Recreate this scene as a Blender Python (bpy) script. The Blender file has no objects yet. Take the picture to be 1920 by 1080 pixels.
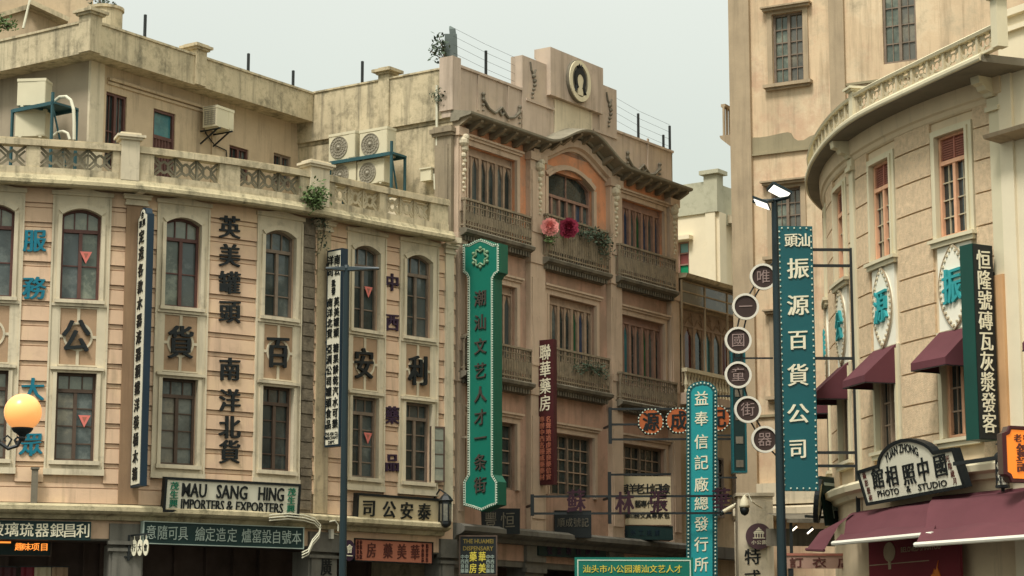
import bpy, math, random
from mathutils import Vector
rnd = random.Random(11)
rad = math.radians
SC = bpy.context.scene
COL = SC.collection

# ------------------------------------------------------------------ camera
FPX = 4130.0                       # focal length in pixels of a 1920 wide picture
EYE = 1.6
PITCH = math.atan(710 / FPX)
cam_d = bpy.data.cameras.new('camera')
cam_d.sensor_width = 36.0
cam_d.lens = 36.0 * FPX / 1920.0
cam_d.clip_start = 0.1
cam_d.clip_end = 3000
cam = bpy.data.objects.new('camera', cam_d)
COL.objects.link(cam)
cam.location = (0, 0, EYE)
cam.rotation_euler = (math.pi / 2 + PITCH, 0, 0)
SC.camera = cam

# ------------------------------------------------------------------ overcast sky and soft sun
SUN_EL, SUN_AZ = rad(57), rad(-30)          # behind the camera, to the left
world = bpy.data.worlds.new('World')
SC.world = world
world.use_nodes = True
nt = world.node_tree
nt.nodes.clear()
w_out = nt.nodes.new('ShaderNodeOutputWorld')
w_bg = nt.nodes.new('ShaderNodeBackground')
w_sky = nt.nodes.new('ShaderNodeTexSky')
w_sky.sky_type = 'NISHITA'
w_sky.sun_disc = False
w_sky.sun_elevation = SUN_EL
w_sky.sun_rotation = math.pi + SUN_AZ
w_sky.dust_density = 4.0
w_tc = nt.nodes.new('ShaderNodeTexCoord')
w_sep = nt.nodes.new('ShaderNodeSeparateXYZ')
w_ramp = nt.nodes.new('ShaderNodeValToRGB')     # CIE overcast: zenith brighter than horizon
cr = w_ramp.color_ramp
cr.elements[0].position = 0.0
cr.elements[0].color = (0.200, 0.220, 0.195, 1)
cr.elements[1].position = 1.0
cr.elements[1].color = (0.96, 1.0, 0.90, 1)
e = cr.elements.new(0.10); e.color = (0.265, 0.300, 0.255, 1)
e = cr.elements.new(0.30); e.color = (0.385, 0.405, 0.365, 1)
w_noise = nt.nodes.new('ShaderNodeTexNoise')
w_noise.inputs['Scale'].default_value = 3.5
w_noise.inputs['Detail'].default_value = 3
w_nmr = nt.nodes.new('ShaderNodeMapRange')
w_nmr.inputs['To Min'].default_value = 0.88
w_nmr.inputs['To Max'].default_value = 1.11
w_mul = nt.nodes.new('ShaderNodeMix'); w_mul.data_type = 'RGBA'; w_mul.blend_type = 'MULTIPLY'
w_mul.inputs[0].default_value = 1.0
w_amp = nt.nodes.new('ShaderNodeMix'); w_amp.data_type = 'RGBA'; w_amp.blend_type = 'MULTIPLY'
w_amp.inputs[0].default_value = 1.0
w_amp.inputs[7].default_value = (14.2, 14.2, 14.2, 1)
w_mix = nt.nodes.new('ShaderNodeMix'); w_mix.data_type = 'RGBA'
w_mix.inputs[0].default_value = 0.92
L = nt.links.new
L(w_tc.outputs['Generated'], w_sep.inputs[0])
L(w_tc.outputs['Generated'], w_noise.inputs['Vector'])
L(w_sep.outputs['Z'], w_ramp.inputs['Fac'])
L(w_noise.outputs['Fac'], w_nmr.inputs['Value'])
L(w_ramp.outputs['Color'], w_mul.inputs[6])
L(w_nmr.outputs['Result'], w_mul.inputs[7])
L(w_mul.outputs[2], w_amp.inputs[6])
L(w_sky.outputs['Color'], w_mix.inputs[6])
L(w_amp.outputs[2], w_mix.inputs[7])
L(w_mix.outputs[2], w_bg.inputs['Color'])
w_bg.inputs['Strength'].default_value = 0.12
L(w_bg.outputs[0], w_out.inputs[0])

sun_d = bpy.data.lights.new('sun', 'SUN')
sun_d.energy = 2.5
sun_d.angle = rad(14)
sun_d.color = (1.0, 0.97, 0.91)
sun = bpy.data.objects.new('sun', sun_d)
COL.objects.link(sun)
sun.rotation_euler = (math.pi / 2 - SUN_EL, 0, SUN_AZ)
sun.location = (-20, -20, 40)

SC.view_settings.view_transform = 'Standard'
SC.view_settings.look = 'None'
SC.view_settings.gamma = 1.0
SC.view_settings.use_curve_mapping = False
SC.view_settings.exposure = 0.38
SC.cycles.max_bounces = 6
SC.cycles.diffuse_bounces = 3
SC.cycles.glossy_bounces = 3
SC.cycles.use_denoising = True

# ------------------------------------------------------------------ materials
def lin(c):
    c = c / 255.0
    return c / 12.92 if c <= 0.04045 else ((c + 0.055) / 1.055) ** 2.4
def rgb(c, k=1.0):
    return (lin(c[0]) * k, lin(c[1]) * k, lin(c[2]) * k, 1)

def surf(name, col, rough=0.85, var=0.12, vscale=1.2, stains=(), streak=None, bump=0.0, bscale=40,
         metal=0.0, spec=0.3, coat=0.0, patch=None):
    """Procedural surface: base colour + broad variation + stains + vertical streaks + bump, in world metres."""
    m = bpy.data.materials.new(name)
    m.use_nodes = True
    t = m.node_tree
    b = t.nodes['Principled BSDF']
    b.inputs['Roughness'].default_value = rough
    b.inputs['Metallic'].default_value = metal
    b.inputs['Specular IOR Level'].default_value = spec
    if coat:
        b.inputs['Coat Weight'].default_value = coat
        b.inputs['Coat Roughness'].default_value = 0.15
    g = t.nodes.new('ShaderNodeNewGeometry')
    lk = t.links.new
    def noise(scale, detail=5, vec=None, dist=0.0, rg=0.6):
        n = t.nodes.new('ShaderNodeTexNoise')
        n.inputs['Scale'].default_value = scale
        n.inputs['Detail'].default_value = detail
        n.inputs['Roughness'].default_value = rg
        n.inputs['Distortion'].default_value = dist
        lk(vec or g.outputs['Position'], n.inputs['Vector'])
        return n.outputs['Fac']
    def mapped(sc):
        mp = t.nodes.new('ShaderNodeMapping')
        mp.inputs['Scale'].default_value = sc
        lk(g.outputs['Position'], mp.inputs['Vector'])
        return mp.outputs[0]
    def mixc(fac, a, bb):
        x = t.nodes.new('ShaderNodeMix'); x.data_type = 'RGBA'
        lk(fac, x.inputs[0])
        if isinstance(a, tuple): x.inputs[6].default_value = a
        else: lk(a, x.inputs[6])
        if isinstance(bb, tuple): x.inputs[7].default_value = bb
        else: lk(bb, x.inputs[7])
        return x.outputs[2]
    def ramp(fac, lo, hi, amt=1.0):
        r = t.nodes.new('ShaderNodeMapRange')
        r.inputs['From Min'].default_value = lo
        r.inputs['From Max'].default_value = hi
        r.inputs['To Max'].default_value = amt
        lk(fac, r.inputs['Value'])
        return r.outputs['Result']
    base = rgb(col)
    lo = tuple(x * (1 - var) for x in base[:3]) + (1,)
    hi = tuple(min(1, x * (1 + var)) for x in base[:3]) + (1,)
    c = mixc(ramp(noise(vscale, 6), 0.3, 0.7), lo, hi)
    if patch:                                     # fresh or worn plaster patches: (colour, scale, lo, hi, amount)
        pc, ps, pl, ph, pa = patch
        c = mixc(ramp(noise(ps, 4, dist=0.6), pl, ph, pa), c, rgb(pc))
    for (sc_, sscale, slo, shi, amt) in stains:
        c = mixc(ramp(noise(sscale, 8, rg=0.72), slo, shi, amt), c, rgb(sc_))
    if streak:
        sc_, slo, shi, amt = streak
        c = mixc(ramp(noise(1.0, 6, mapped((5.0, 5.0, 0.35)), rg=0.65), slo, shi, amt), c, rgb(sc_))
    lk(c, b.inputs['Base Color'])
    if bump:
        bn = t.nodes.new('ShaderNodeBump')
        bn.inputs['Strength'].default_value = bump
        bn.inputs['Distance'].default_value = 0.02
        lk(noise(bscale, 4), bn.inputs['Height'])
        lk(bn.outputs[0], b.inputs['Normal'])
    return m

def glow(name, col, strength):
    m = bpy.data.materials.new(name)
    m.use_nodes = True
    b = m.node_tree.nodes['Principled BSDF']
    b.inputs['Base Color'].default_value = rgb(col)
    b.inputs['Emission Color'].default_value = rgb(col)
    b.inputs['Emission Strength'].default_value = strength
    b.inputs['Roughness'].default_value = 0.3
    return m

def glass(name, c1, c2, scale=(1.1, 1.1, 0.8), rough=0.08):
    """Old window glass in front of a dim room: dark, glossy, with soft shapes of what stands inside."""
    m = surf(name, c1, rough=rough, var=0.25, vscale=0.9, spec=0.6,
             stains=((c2, 1.6, 0.50, 0.62, 0.8), ((30, 32, 30), 0.9, 0.5, 0.7, 0.7)), bump=0.05, bscale=3)
    return m

GRIME = (70, 64, 52)
MOSS = (62, 62, 44)
M = {}
M['board'] = surf('painted_board', (208, 176, 146), var=0.09, streak=(GRIME, 0.54, 0.80, 0.45),
                  stains=((GRIME, 1.1, 0.56, 0.80, 0.40), ((220, 192, 150), 0.6, 0.5, 0.7, 0.6)), bump=0.12, bscale=30)
M['cream_trim'] = surf('cream_stone_trim', (206, 192, 164), var=0.12, streak=(GRIME, 0.52, 0.78, 0.5),
                  stains=((GRIME, 2.6, 0.55, 0.74, 0.42),), bump=0.15, bscale=35)
M['panel_tan'] = surf('tan_panel', (172, 142, 112), var=0.10, stains=((GRIME, 3, 0.6, 0.85, 0.35),), bump=0.5, bscale=90)
M['weather'] = surf('weathered_concrete', (192, 176, 144), var=0.14, streak=((64, 62, 50), 0.50, 0.70, 0.62),
                  stains=((MOSS, 1.9, 0.51, 0.66, 0.62), ((126, 116, 90), 5.0, 0.50, 0.66, 0.5), ((214, 200, 165), 0.7, 0.52, 0.7, 0.5)), bump=0.3, bscale=25)
M['mossy'] = surf('mossy_ledge', (184, 170, 136), var=0.15, streak=((50, 50, 40), 0.5, 0.75, 0.55),
                  stains=((MOSS, 3.2, 0.52, 0.70, 0.75), ((96, 92, 60), 7, 0.56, 0.70, 0.6)), bump=0.4, bscale=30)
M['plaster'] = surf('beige_plaster', (190, 168, 138), var=0.12, streak=(GRIME, 0.51, 0.74, 0.5),
                  stains=((MOSS, 1.2, 0.55, 0.74, 0.4), ((208, 186, 150), 0.5, 0.5, 0.65, 0.6)), bump=0.2, bscale=28)
M['roughstone'] = surf('grey_rubble_strip', (120, 108, 90), var=0.25, vscale=6, stains=(((60, 54, 46), 5, 0.52, 0.68, 0.7),),
                  streak=((60, 56, 46), 0.5, 0.8, 0.5), bump=0.6, bscale=22)
M['pier'] = surf('stained_pier', (176, 158, 126), var=0.16, streak=((66, 58, 48), 0.50, 0.72, 0.65),
                  stains=(((58, 56, 44), 3.0, 0.53, 0.7, 0.6),), bump=0.35, bscale=25)
M['brownpier'] = surf('bare_brown_pier', (150, 122, 94), var=0.15, streak=((110, 84, 66), 0.45, 0.75, 0.6), bump=0.2)
M['orange'] = surf('faded_orange_plaster', (214, 148, 108), var=0.10, streak=((120, 92, 70), 0.52, 0.8, 0.5),
                  stains=(((168, 136, 112), 0.8, 0.46, 0.62, 0.75), ((104, 90, 78), 1.5, 0.55, 0.74, 0.6)), bump=0.2, bscale=28)
M['peach'] = surf('peach_stone', (194, 170, 146), var=0.12, streak=((96, 80, 64), 0.53, 0.8, 0.55),
                  stains=(((84, 74, 60), 1.9, 0.58, 0.8, 0.5),), bump=0.2, bscale=28)
M['greystone'] = surf('old_grey_stone', (142, 128, 106), var=0.16, streak=((64, 58, 48), 0.5, 0.78, 0.6),
                  stains=(((66, 62, 50), 2.4, 0.55, 0.75, 0.6),), bump=0.3, bscale=25)
M['darkstone'] = surf('sooty_stone', (118, 110, 94), var=0.2, streak=((48, 46, 40), 0.45, 0.75, 0.6),
                  stains=(((50, 50, 42), 2.6, 0.5, 0.72, 0.6),), bump=0.3, bscale=25)
M['groundstone'] = surf('grey_arcade_stone', (112, 108, 98), var=0.14, streak=((58, 56, 50), 0.48, 0.78, 0.6),
                  stains=(((60, 58, 50), 1.6, 0.55, 0.78, 0.55),), bump=0.2, bscale=25)
M['eave'] = surf('dark_mossy_eave', (134, 126, 108), var=0.2, vscale=3, stains=(((130, 122, 100), 2.2, 0.56, 0.72, 0.6),), bump=0.35, bscale=25)
M['pebble'] = surf('pebbledash_block', (218, 190, 154), var=0.16, vscale=9, stains=(((150, 128, 100), 26, 0.54, 0.70, 0.5), ((226, 206, 172), 30, 0.54, 0.66, 0.5)),
                  streak=((110, 98, 78), 0.56, 0.85, 0.4), bump=0.9, bscale=60)
M['ctrim'] = surf('ivory_trim', (212, 200, 168), var=0.07, streak=((120, 110, 88), 0.58, 0.85, 0.45),
                  stains=(((120, 110, 88), 2.2, 0.62, 0.82, 0.4),), bump=0.12, bscale=30)
M['cwall'] = surf('tan_wall', (216, 194, 160), var=0.09, streak=((120, 104, 80), 0.56, 0.82, 0.45), stains=(((120, 106, 82), 1.5, 0.6, 0.8, 0.4),), bump=0.2)
M['dwall'] = surf('patchy_ochre_plaster', (206, 180, 146), var=0.12, vscale=0.9, streak=((120, 104, 82), 0.50, 0.74, 0.55),
                  stains=(((222, 200, 166), 0.55, 0.48, 0.60, 0.8), ((136, 122, 98), 1.1, 0.53, 0.70, 0.6), ((190, 152, 124), 0.8, 0.50, 0.62, 0.6)), bump=0.2, bscale=24)
M['dtrim'] = surf('grey_brown_trim', (168, 148, 120), var=0.14, streak=((90, 80, 64), 0.5, 0.8, 0.5), bump=0.25)
M['dband'] = surf('grey_cement_band', (146, 134, 106), var=0.14, streak=((90, 84, 66), 0.5, 0.8, 0.4), bump=0.25)
M['ewall'] = surf('cream_plaster_far', (226, 212, 182), var=0.06, stains=(((190, 172, 136), 1.2, 0.55, 0.75, 0.5),), bump=0.1)
M['egrey'] = surf('mossy_grey_far', (178, 174, 150), var=0.12, stains=(((120, 118, 96), 2.5, 0.52, 0.72, 0.5),), bump=0.2)
M['brownwood'] = surf('dark_red_wood', (92, 60, 52), var=0.2, vscale=6, rough=0.6, streak=((60, 44, 40), 0.5, 0.8, 0.5), spec=0.4)
M['greywood'] = surf('weathered_brown_wood', (126, 110, 94), var=0.2, vscale=6, rough=0.7, streak=((70, 60, 52), 0.5, 0.8, 0.5))
M['oldwood'] = surf('pale_weathered_wood', (164, 140, 118), var=0.18, vscale=5, rough=0.75, streak=((84, 70, 60), 0.5, 0.8, 0.6))
M['pinkwood'] = surf('faded_red_wood', (152, 120, 104), var=0.18, vscale=5, rough=0.7, streak=((90, 64, 56), 0.5, 0.8, 0.5))
M['orangewood'] = surf('orange_brown_wood', (224, 170, 134), var=0.12, vscale=5, rough=0.6, streak=((120, 80, 58), 0.5, 0.8, 0.4))
M['dkwood'] = surf('dark_brown_wood', (84, 68, 56), var=0.2, vscale=5, rough=0.65, streak=((50, 42, 36), 0.5, 0.8, 0.5))
M['redslat'] = surf('red_louvre', (164, 104, 86), var=0.14, vscale=5, rough=0.65)
M['glass'] = glass('dim_glass', (78, 86, 84), (112, 118, 112))
M['glass_dark'] = glass('dark_glass', (46, 54, 52), (70, 80, 78))
M['glass_green'] = glass('greenish_glass', (92, 100, 88), (136, 140, 122))
M['glass_curtain'] = glass('curtained_glass', (100, 98, 88), (140, 132, 112))
M['glass_pale'] = glass('pale_transom_glass', (128, 132, 118), (150, 150, 130))
M['st_blue'] = glass('blue_stained_glass', (52, 66, 92), (70, 84, 100))
M['st_green'] = glass('green_stained_glass', (40, 84, 56), (50, 100, 60))
M['st_red'] = glass('red_stained_glass', (92, 44, 40), (100, 60, 50))
M['st_teal'] = glass('teal_stained_glass', (62, 116, 122), (80, 130, 130))
M['rail'] = surf('grey_cast_railing', (138, 124, 102), var=0.18, vscale=5, rough=0.8, stains=(((60, 56, 48), 6, 0.5, 0.7, 0.6),))
M['lattice'] = surf('grey_lattice', (124, 116, 96), var=0.14, vscale=5, stains=(((70, 66, 54), 4, 0.55, 0.7, 0.6),))
M['clattice'] = surf('ivory_lattice', (190, 176, 146), var=0.1, vscale=5, stains=(((110, 100, 80), 4, 0.55, 0.72, 0.5),))
M['black'] = surf('black_lettering', (26, 30, 30), rough=0.5, var=0.15, vscale=4)
M['inkgreen'] = surf('dark_green_board', (20, 44, 42), rough=0.5, var=0.15, vscale=2)
M['navy'] = surf('dark_navy_metal', (24, 42, 54), rough=0.45, var=0.12)
M['tealletter'] = surf('teal_lettering', (18, 108, 126), rough=0.5, var=0.15, vscale=6)
M['plum'] = surf('dark_purple_lettering', (52, 34, 52), rough=0.6, var=0.2, vscale=6)
M['signwhite'] = surf('off_white_sign_face', (214, 208, 186), rough=0.5, var=0.05, stains=(((180, 172, 146), 2, 0.6, 0.8, 0.4),))
M['signcream'] = surf('cream_sign_face', (190, 174, 140), rough=0.5, var=0.06, stains=(((170, 146, 108), 2, 0.6, 0.8, 0.4),))
M['signpink'] = surf('salmon_sign_face', (186, 116, 92), rough=0.55, var=0.08)
M['tealgreen'] = surf('bright_teal_sign', (16, 104, 86), rough=0.4, var=0.08, vscale=0.8, spec=0.4)
M['tealgreen_d'] = surf('dark_teal_return', (16, 88, 68), rough=0.45, var=0.1)
M['teal'] = surf('blue_teal_sign', (18, 84, 88), rough=0.4, var=0.08, vscale=0.8, spec=0.4)
M['tealblue'] = surf('light_teal_sign', (28, 140, 142), rough=0.4, var=0.08, vscale=0.8, spec=0.4)
M['bulb'] = surf('pale_bulb', (196, 206, 186), rough=0.3, var=0.1)
M['ivoryletter'] = surf('ivory_lettering', (226, 218, 190), rough=0.5, var=0.05)
M['greyletter'] = surf('grey_green_lettering', (150, 162, 150), rough=0.6, var=0.1)
M['brownletter'] = surf('brown_lettering', (92, 50, 44), rough=0.6, var=0.12)
M['maroonsign'] = surf('maroon_sign', (72, 32, 34), rough=0.5, var=0.12)
M['umber'] = surf('dark_umber_disc', (62, 48, 44), rough=0.5, var=0.1)
M['goldletter'] = surf('gold_lettering', (202, 186, 74), rough=0.5, var=0.12)
M['orangesign'] = surf('orange_sign', (226, 126, 46), rough=0.45, var=0.06)
M['rust'] = surf('rusty_orange_disc', (166, 88, 46), rough=0.6, var=0.14, vscale=5)
M['burgundy'] = surf('burgundy_canvas', (92, 50, 55), rough=0.9, var=0.10, vscale=1.5, stains=(((74, 42, 46), 1.2, 0.55, 0.8, 0.4),), bump=0.15, bscale=60)
M['redbanner'] = surf('red_banner', (112, 28, 40), rough=0.5, var=0.12)
M['metal'] = surf('dark_iron', (30, 34, 34), rough=0.5, var=0.2, spec=0.4)
M['greenpole'] = surf('dark_green_pole', (16, 36, 40), rough=0.4, var=0.12, spec=0.45)
M['rack'] = surf('teal_steel_rack', (48, 82, 86), rough=0.55, var=0.2, stains=(((80, 66, 50), 6, 0.6, 0.75, 0.5),))
M['acwhite'] = surf('yellowed_white_casing', (206, 196, 166), rough=0.55, var=0.07, streak=((120, 104, 80), 0.58, 0.85, 0.5))
M['acgrill'] = surf('grey_fan_grille', (150, 142, 124), rough=0.6, var=0.1)
M['pipe'] = surf('white_pipe', (206, 200, 176), rough=0.6, var=0.08)
M['whitebar'] = surf('white_metal_bar', (222, 216, 200), rough=0.4, var=0.04)
M['leaf'] = surf('weed_leaf', (78, 96, 52), rough=0.7, var=0.3, vscale=9)
M['leafdark'] = surf('dark_leaf', (62, 74, 56), rough=0.7, var=0.3, vscale=9)
M['stem'] = surf('twig', (92, 80, 62), rough=0.9)
M['pinkflower'] = surf('pink_paper_petal', (226, 148, 140), rough=0.8, var=0.1, vscale=6)
M['redflower'] = surf('crimson_paper_petal', (136, 40, 62), rough=0.8, var=0.14, vscale=6)
M['pennant'] = surf('pink_pennant', (214, 120, 108), rough=0.8, var=0.08)
M['salmon'] = surf('dirty_salmon_plaster', (186, 150, 128), var=0.12, streak=((104, 88, 74), 0.5, 0.76, 0.6), stains=(((150, 128, 108), 0.8, 0.46, 0.64, 0.7), ((96, 86, 74), 1.5, 0.55, 0.75, 0.6)), bump=0.2, bscale=28)
M['soffit'] = surf('shaded_grey_concrete', (124, 116, 100), var=0.12, stains=(((92, 88, 76), 1.6, 0.5, 0.7, 0.6),), bump=0.2)  # grey concrete, darkened so the shade under the balcony is partly in its colour
M['plaque'] = surf('white_plaque', (236, 230, 210), var=.05, rough=.6)
M['gable'] = surf('grey_pink_render', (184, 165, 146), var=0.12, streak=((104, 92, 76), 0.50, 0.74, 0.55), stains=(((98, 90, 74), 1.7, 0.58, 0.8, 0.5), ((206, 184, 154), 0.7, 0.5, 0.7, 0.5)), bump=0.2)
M['pane_green'] = surf('bright_green_pane', (24, 130, 88), rough=.3)
M['pane_red'] = surf('dull_red_pane', (128, 70, 66), rough=.3)
M['pane_teal'] = surf('pale_teal_pane', (120, 164, 160), rough=.3)
M['deepgreen'] = surf('deep_green_return', (20, 66, 56), rough=.45)
M['darkletter'] = surf('dull_dark_lettering', (66, 58, 50), rough=.6)
M['streetgreen'] = surf('street_sign_green', (18, 104, 88), rough=.45)
M['asphalt'] = surf('asphalt', (60, 58, 54), rough=0.9, var=0.2, vscale=3, bump=0.3, bscale=80)
M['paving'] = surf('grey_paving', (92, 86, 78), rough=0.85, var=0.15, vscale=2)
M['roofing'] = surf('grey_roof', (120, 112, 94), var=0.15, stains=((MOSS, 1.5, 0.55, 0.75, 0.6),))
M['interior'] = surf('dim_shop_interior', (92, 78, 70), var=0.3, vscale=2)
M['globe'] = glow('lit_globe_glass', (255, 172, 98), 0.52)
M['led'] = glow('lit_led_panel', (255, 250, 236), 1.4)
M['litsign'] = glow('lit_orange_lettering', (255, 150, 60), 1.0)
M['litorange'] = glow('backlit_orange_face', (240, 130, 40), 0.35)
M['spot'] = glow('lit_shop_lamp', (255, 240, 215), 2.5)

# ------------------------------------------------------------------ measured geometry
CP, SP = math.cos(PITCH), math.sin(PITCH)
def ray(px, py):
    x = (px - 960) / FPX
    y = (540 - py) / FPX
    return (x, CP - y * SP, SP + y * CP)
def ground(px, Y, zref=7.0):
    dep = Y * CP + (zref - EYE) * SP
    return ((px - 960) / FPX * dep, Y)
def at(px, py, Y):
    r = ray(px, py)
    k = Y / r[1]
    return Vector((r[0] * k, Y, EYE + r[2] * k))

class Facade:
    """A vertical wall surface over a plan curve: P(u, z, d) = along, up, out towards the plaza."""
    def __init__(s, pts, smooth=False):
        if smooth:
            out = []
            a, b, c, d_ = pts[0], pts[1], pts[-1], pts[-2]
            Q = [(2*a[0]-b[0], 2*a[1]-b[1])] + list(pts) + [(2*c[0]-d_[0], 2*c[1]-d_[1])]
            for i in range(1, len(Q) - 2):
                for k in range(8):
                    t = k / 8
                    out.append(tuple(.5*((2*Q[i][j])+(-Q[i-1][j]+Q[i+1][j])*t+(2*Q[i-1][j]-5*Q[i][j]+4*Q[i+1][j]-Q[i+2][j])*t*t
                               +(-Q[i-1][j]+3*Q[i][j]-3*Q[i+1][j]+Q[i+2][j])*t**3) for j in (0, 1)))
            out.append(tuple(pts[-1]))
            pts = out
        s.p = [tuple(q) for q in pts]
        s.s = [0.0]
        for a, b in zip(s.p, s.p[1:]):
            s.s.append(s.s[-1] + math.dist(a, b))
        s.L = s.s[-1]
        sn = []
        for a, b in zip(s.p, s.p[1:]):
            l = math.dist(a, b)
            sn.append(((b[1]-a[1])/l, -(b[0]-a[0])/l))
        s.n = []
        for i in range(len(s.p)):
            q = [sn[j] for j in (i-1, i) if 0 <= j < len(sn)]
            x = sum(v[0] for v in q); y = sum(v[1] for v in q); l = math.hypot(x, y)
            s.n.append((x/l, y/l))
        s.curved = len(s.p) > 2
    def _seg(s, u):
        i = 0
        while i < len(s.s) - 2 and u > s.s[i+1]:
            i += 1
        return i, (u - s.s[i]) / (s.s[i+1] - s.s[i])
    def nrm(s, u):
        i, w = s._seg(u)
        w = min(1, max(0, w))
        return Vector((s.n[i][0]*(1-w)+s.n[i+1][0]*w, s.n[i][1]*(1-w)+s.n[i+1][1]*w, 0)).normalized()
    def __call__(s, u, z, d=0.0):
        i, w = s._seg(u)
        a, b = s.p[i], s.p[i+1]
        n = s.nrm(u)
        return Vector((a[0]+(b[0]-a[0])*w+n.x*d, a[1]+(b[1]-a[1])*w+n.y*d, z))
    def tan(s, u):
        n = s.nrm(u)
        return Vector((-n.y, n.x, 0))
    def yaw(s, u):
        t = s.tan(u)
        return math.atan2(t.y, t.x)
    def uz(s, px, py, d=0.0):
        r = ray(px, py)
        best = None
        N = len(s.p) - 1
        for i in range(N):
            a, b = s.p[i], s.p[i+1]
            ex, ey = b[0]-a[0], b[1]-a[1]
            l = math.hypot(ex, ey)
            ax, ay = a[0]+ey/l*d, a[1]-ex/l*d
            den = r[0]*ey - r[1]*ex
            if abs(den) < 1e-9: continue
            t = (ax*ey - ay*ex) / den
            if t <= 0: continue
            w = ((t*r[0]-ax)*ex + (t*r[1]-ay)*ey) / l / l
            if -.04 <= w <= 1.04 or (i == 0 and w < 0) or (i == N-1 and w > 1):
                if best is None or t < best[0]:
                    best = (t, s.s[i]+w*l, EYE+t*r[2])
        return (best[1], best[2]) if best else None
    def rect(s, x0, x1, y0, y1, d=0.0):
        mx, my = (x0+x1)/2, (y0+y1)/2
        return (s.uz(x0, my, d)[0], s.uz(x1, my, d)[0], s.uz(mx, y1, d)[1], s.uz(mx, y0, d)[1])

class Plane:
    """A free-standing upright plane: (a, b, d) = right, world height above its origin, towards its front."""
    def __init__(s, o, yaw, tilt=0.0):
        s.o = Vector(o)
        s.r = Vector((math.cos(yaw), math.sin(yaw), 0))
        s.n0 = Vector((math.sin(yaw), -math.cos(yaw), 0))
        s.up = Vector((0, 0, 1)) * math.cos(tilt) + s.n0 * math.sin(tilt)
        s.n = s.n0 * math.cos(tilt) - Vector((0, 0, 1)) * math.sin(tilt)
        s.curved = False
    def __call__(s, a, b, d=0.0):
        return s.o + s.r*a + s.up*b + s.n*d
    def ab(s, px, py):
        d = Vector(ray(px, py))
        c = Vector((0, 0, EYE))
        t = (s.o - c).dot(s.n) / d.dot(s.n)
        v = c + d*t - s.o
        return v.dot(s.r), v.dot(s.up)
    def rect(s, x0, x1, y0, y1):
        mx, my = (x0+x1)/2, (y0+y1)/2
        return s.ab(x0, my)[0], s.ab(x1, my)[0], s.ab(mx, y1)[1], s.ab(mx, y0)[1]

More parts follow.
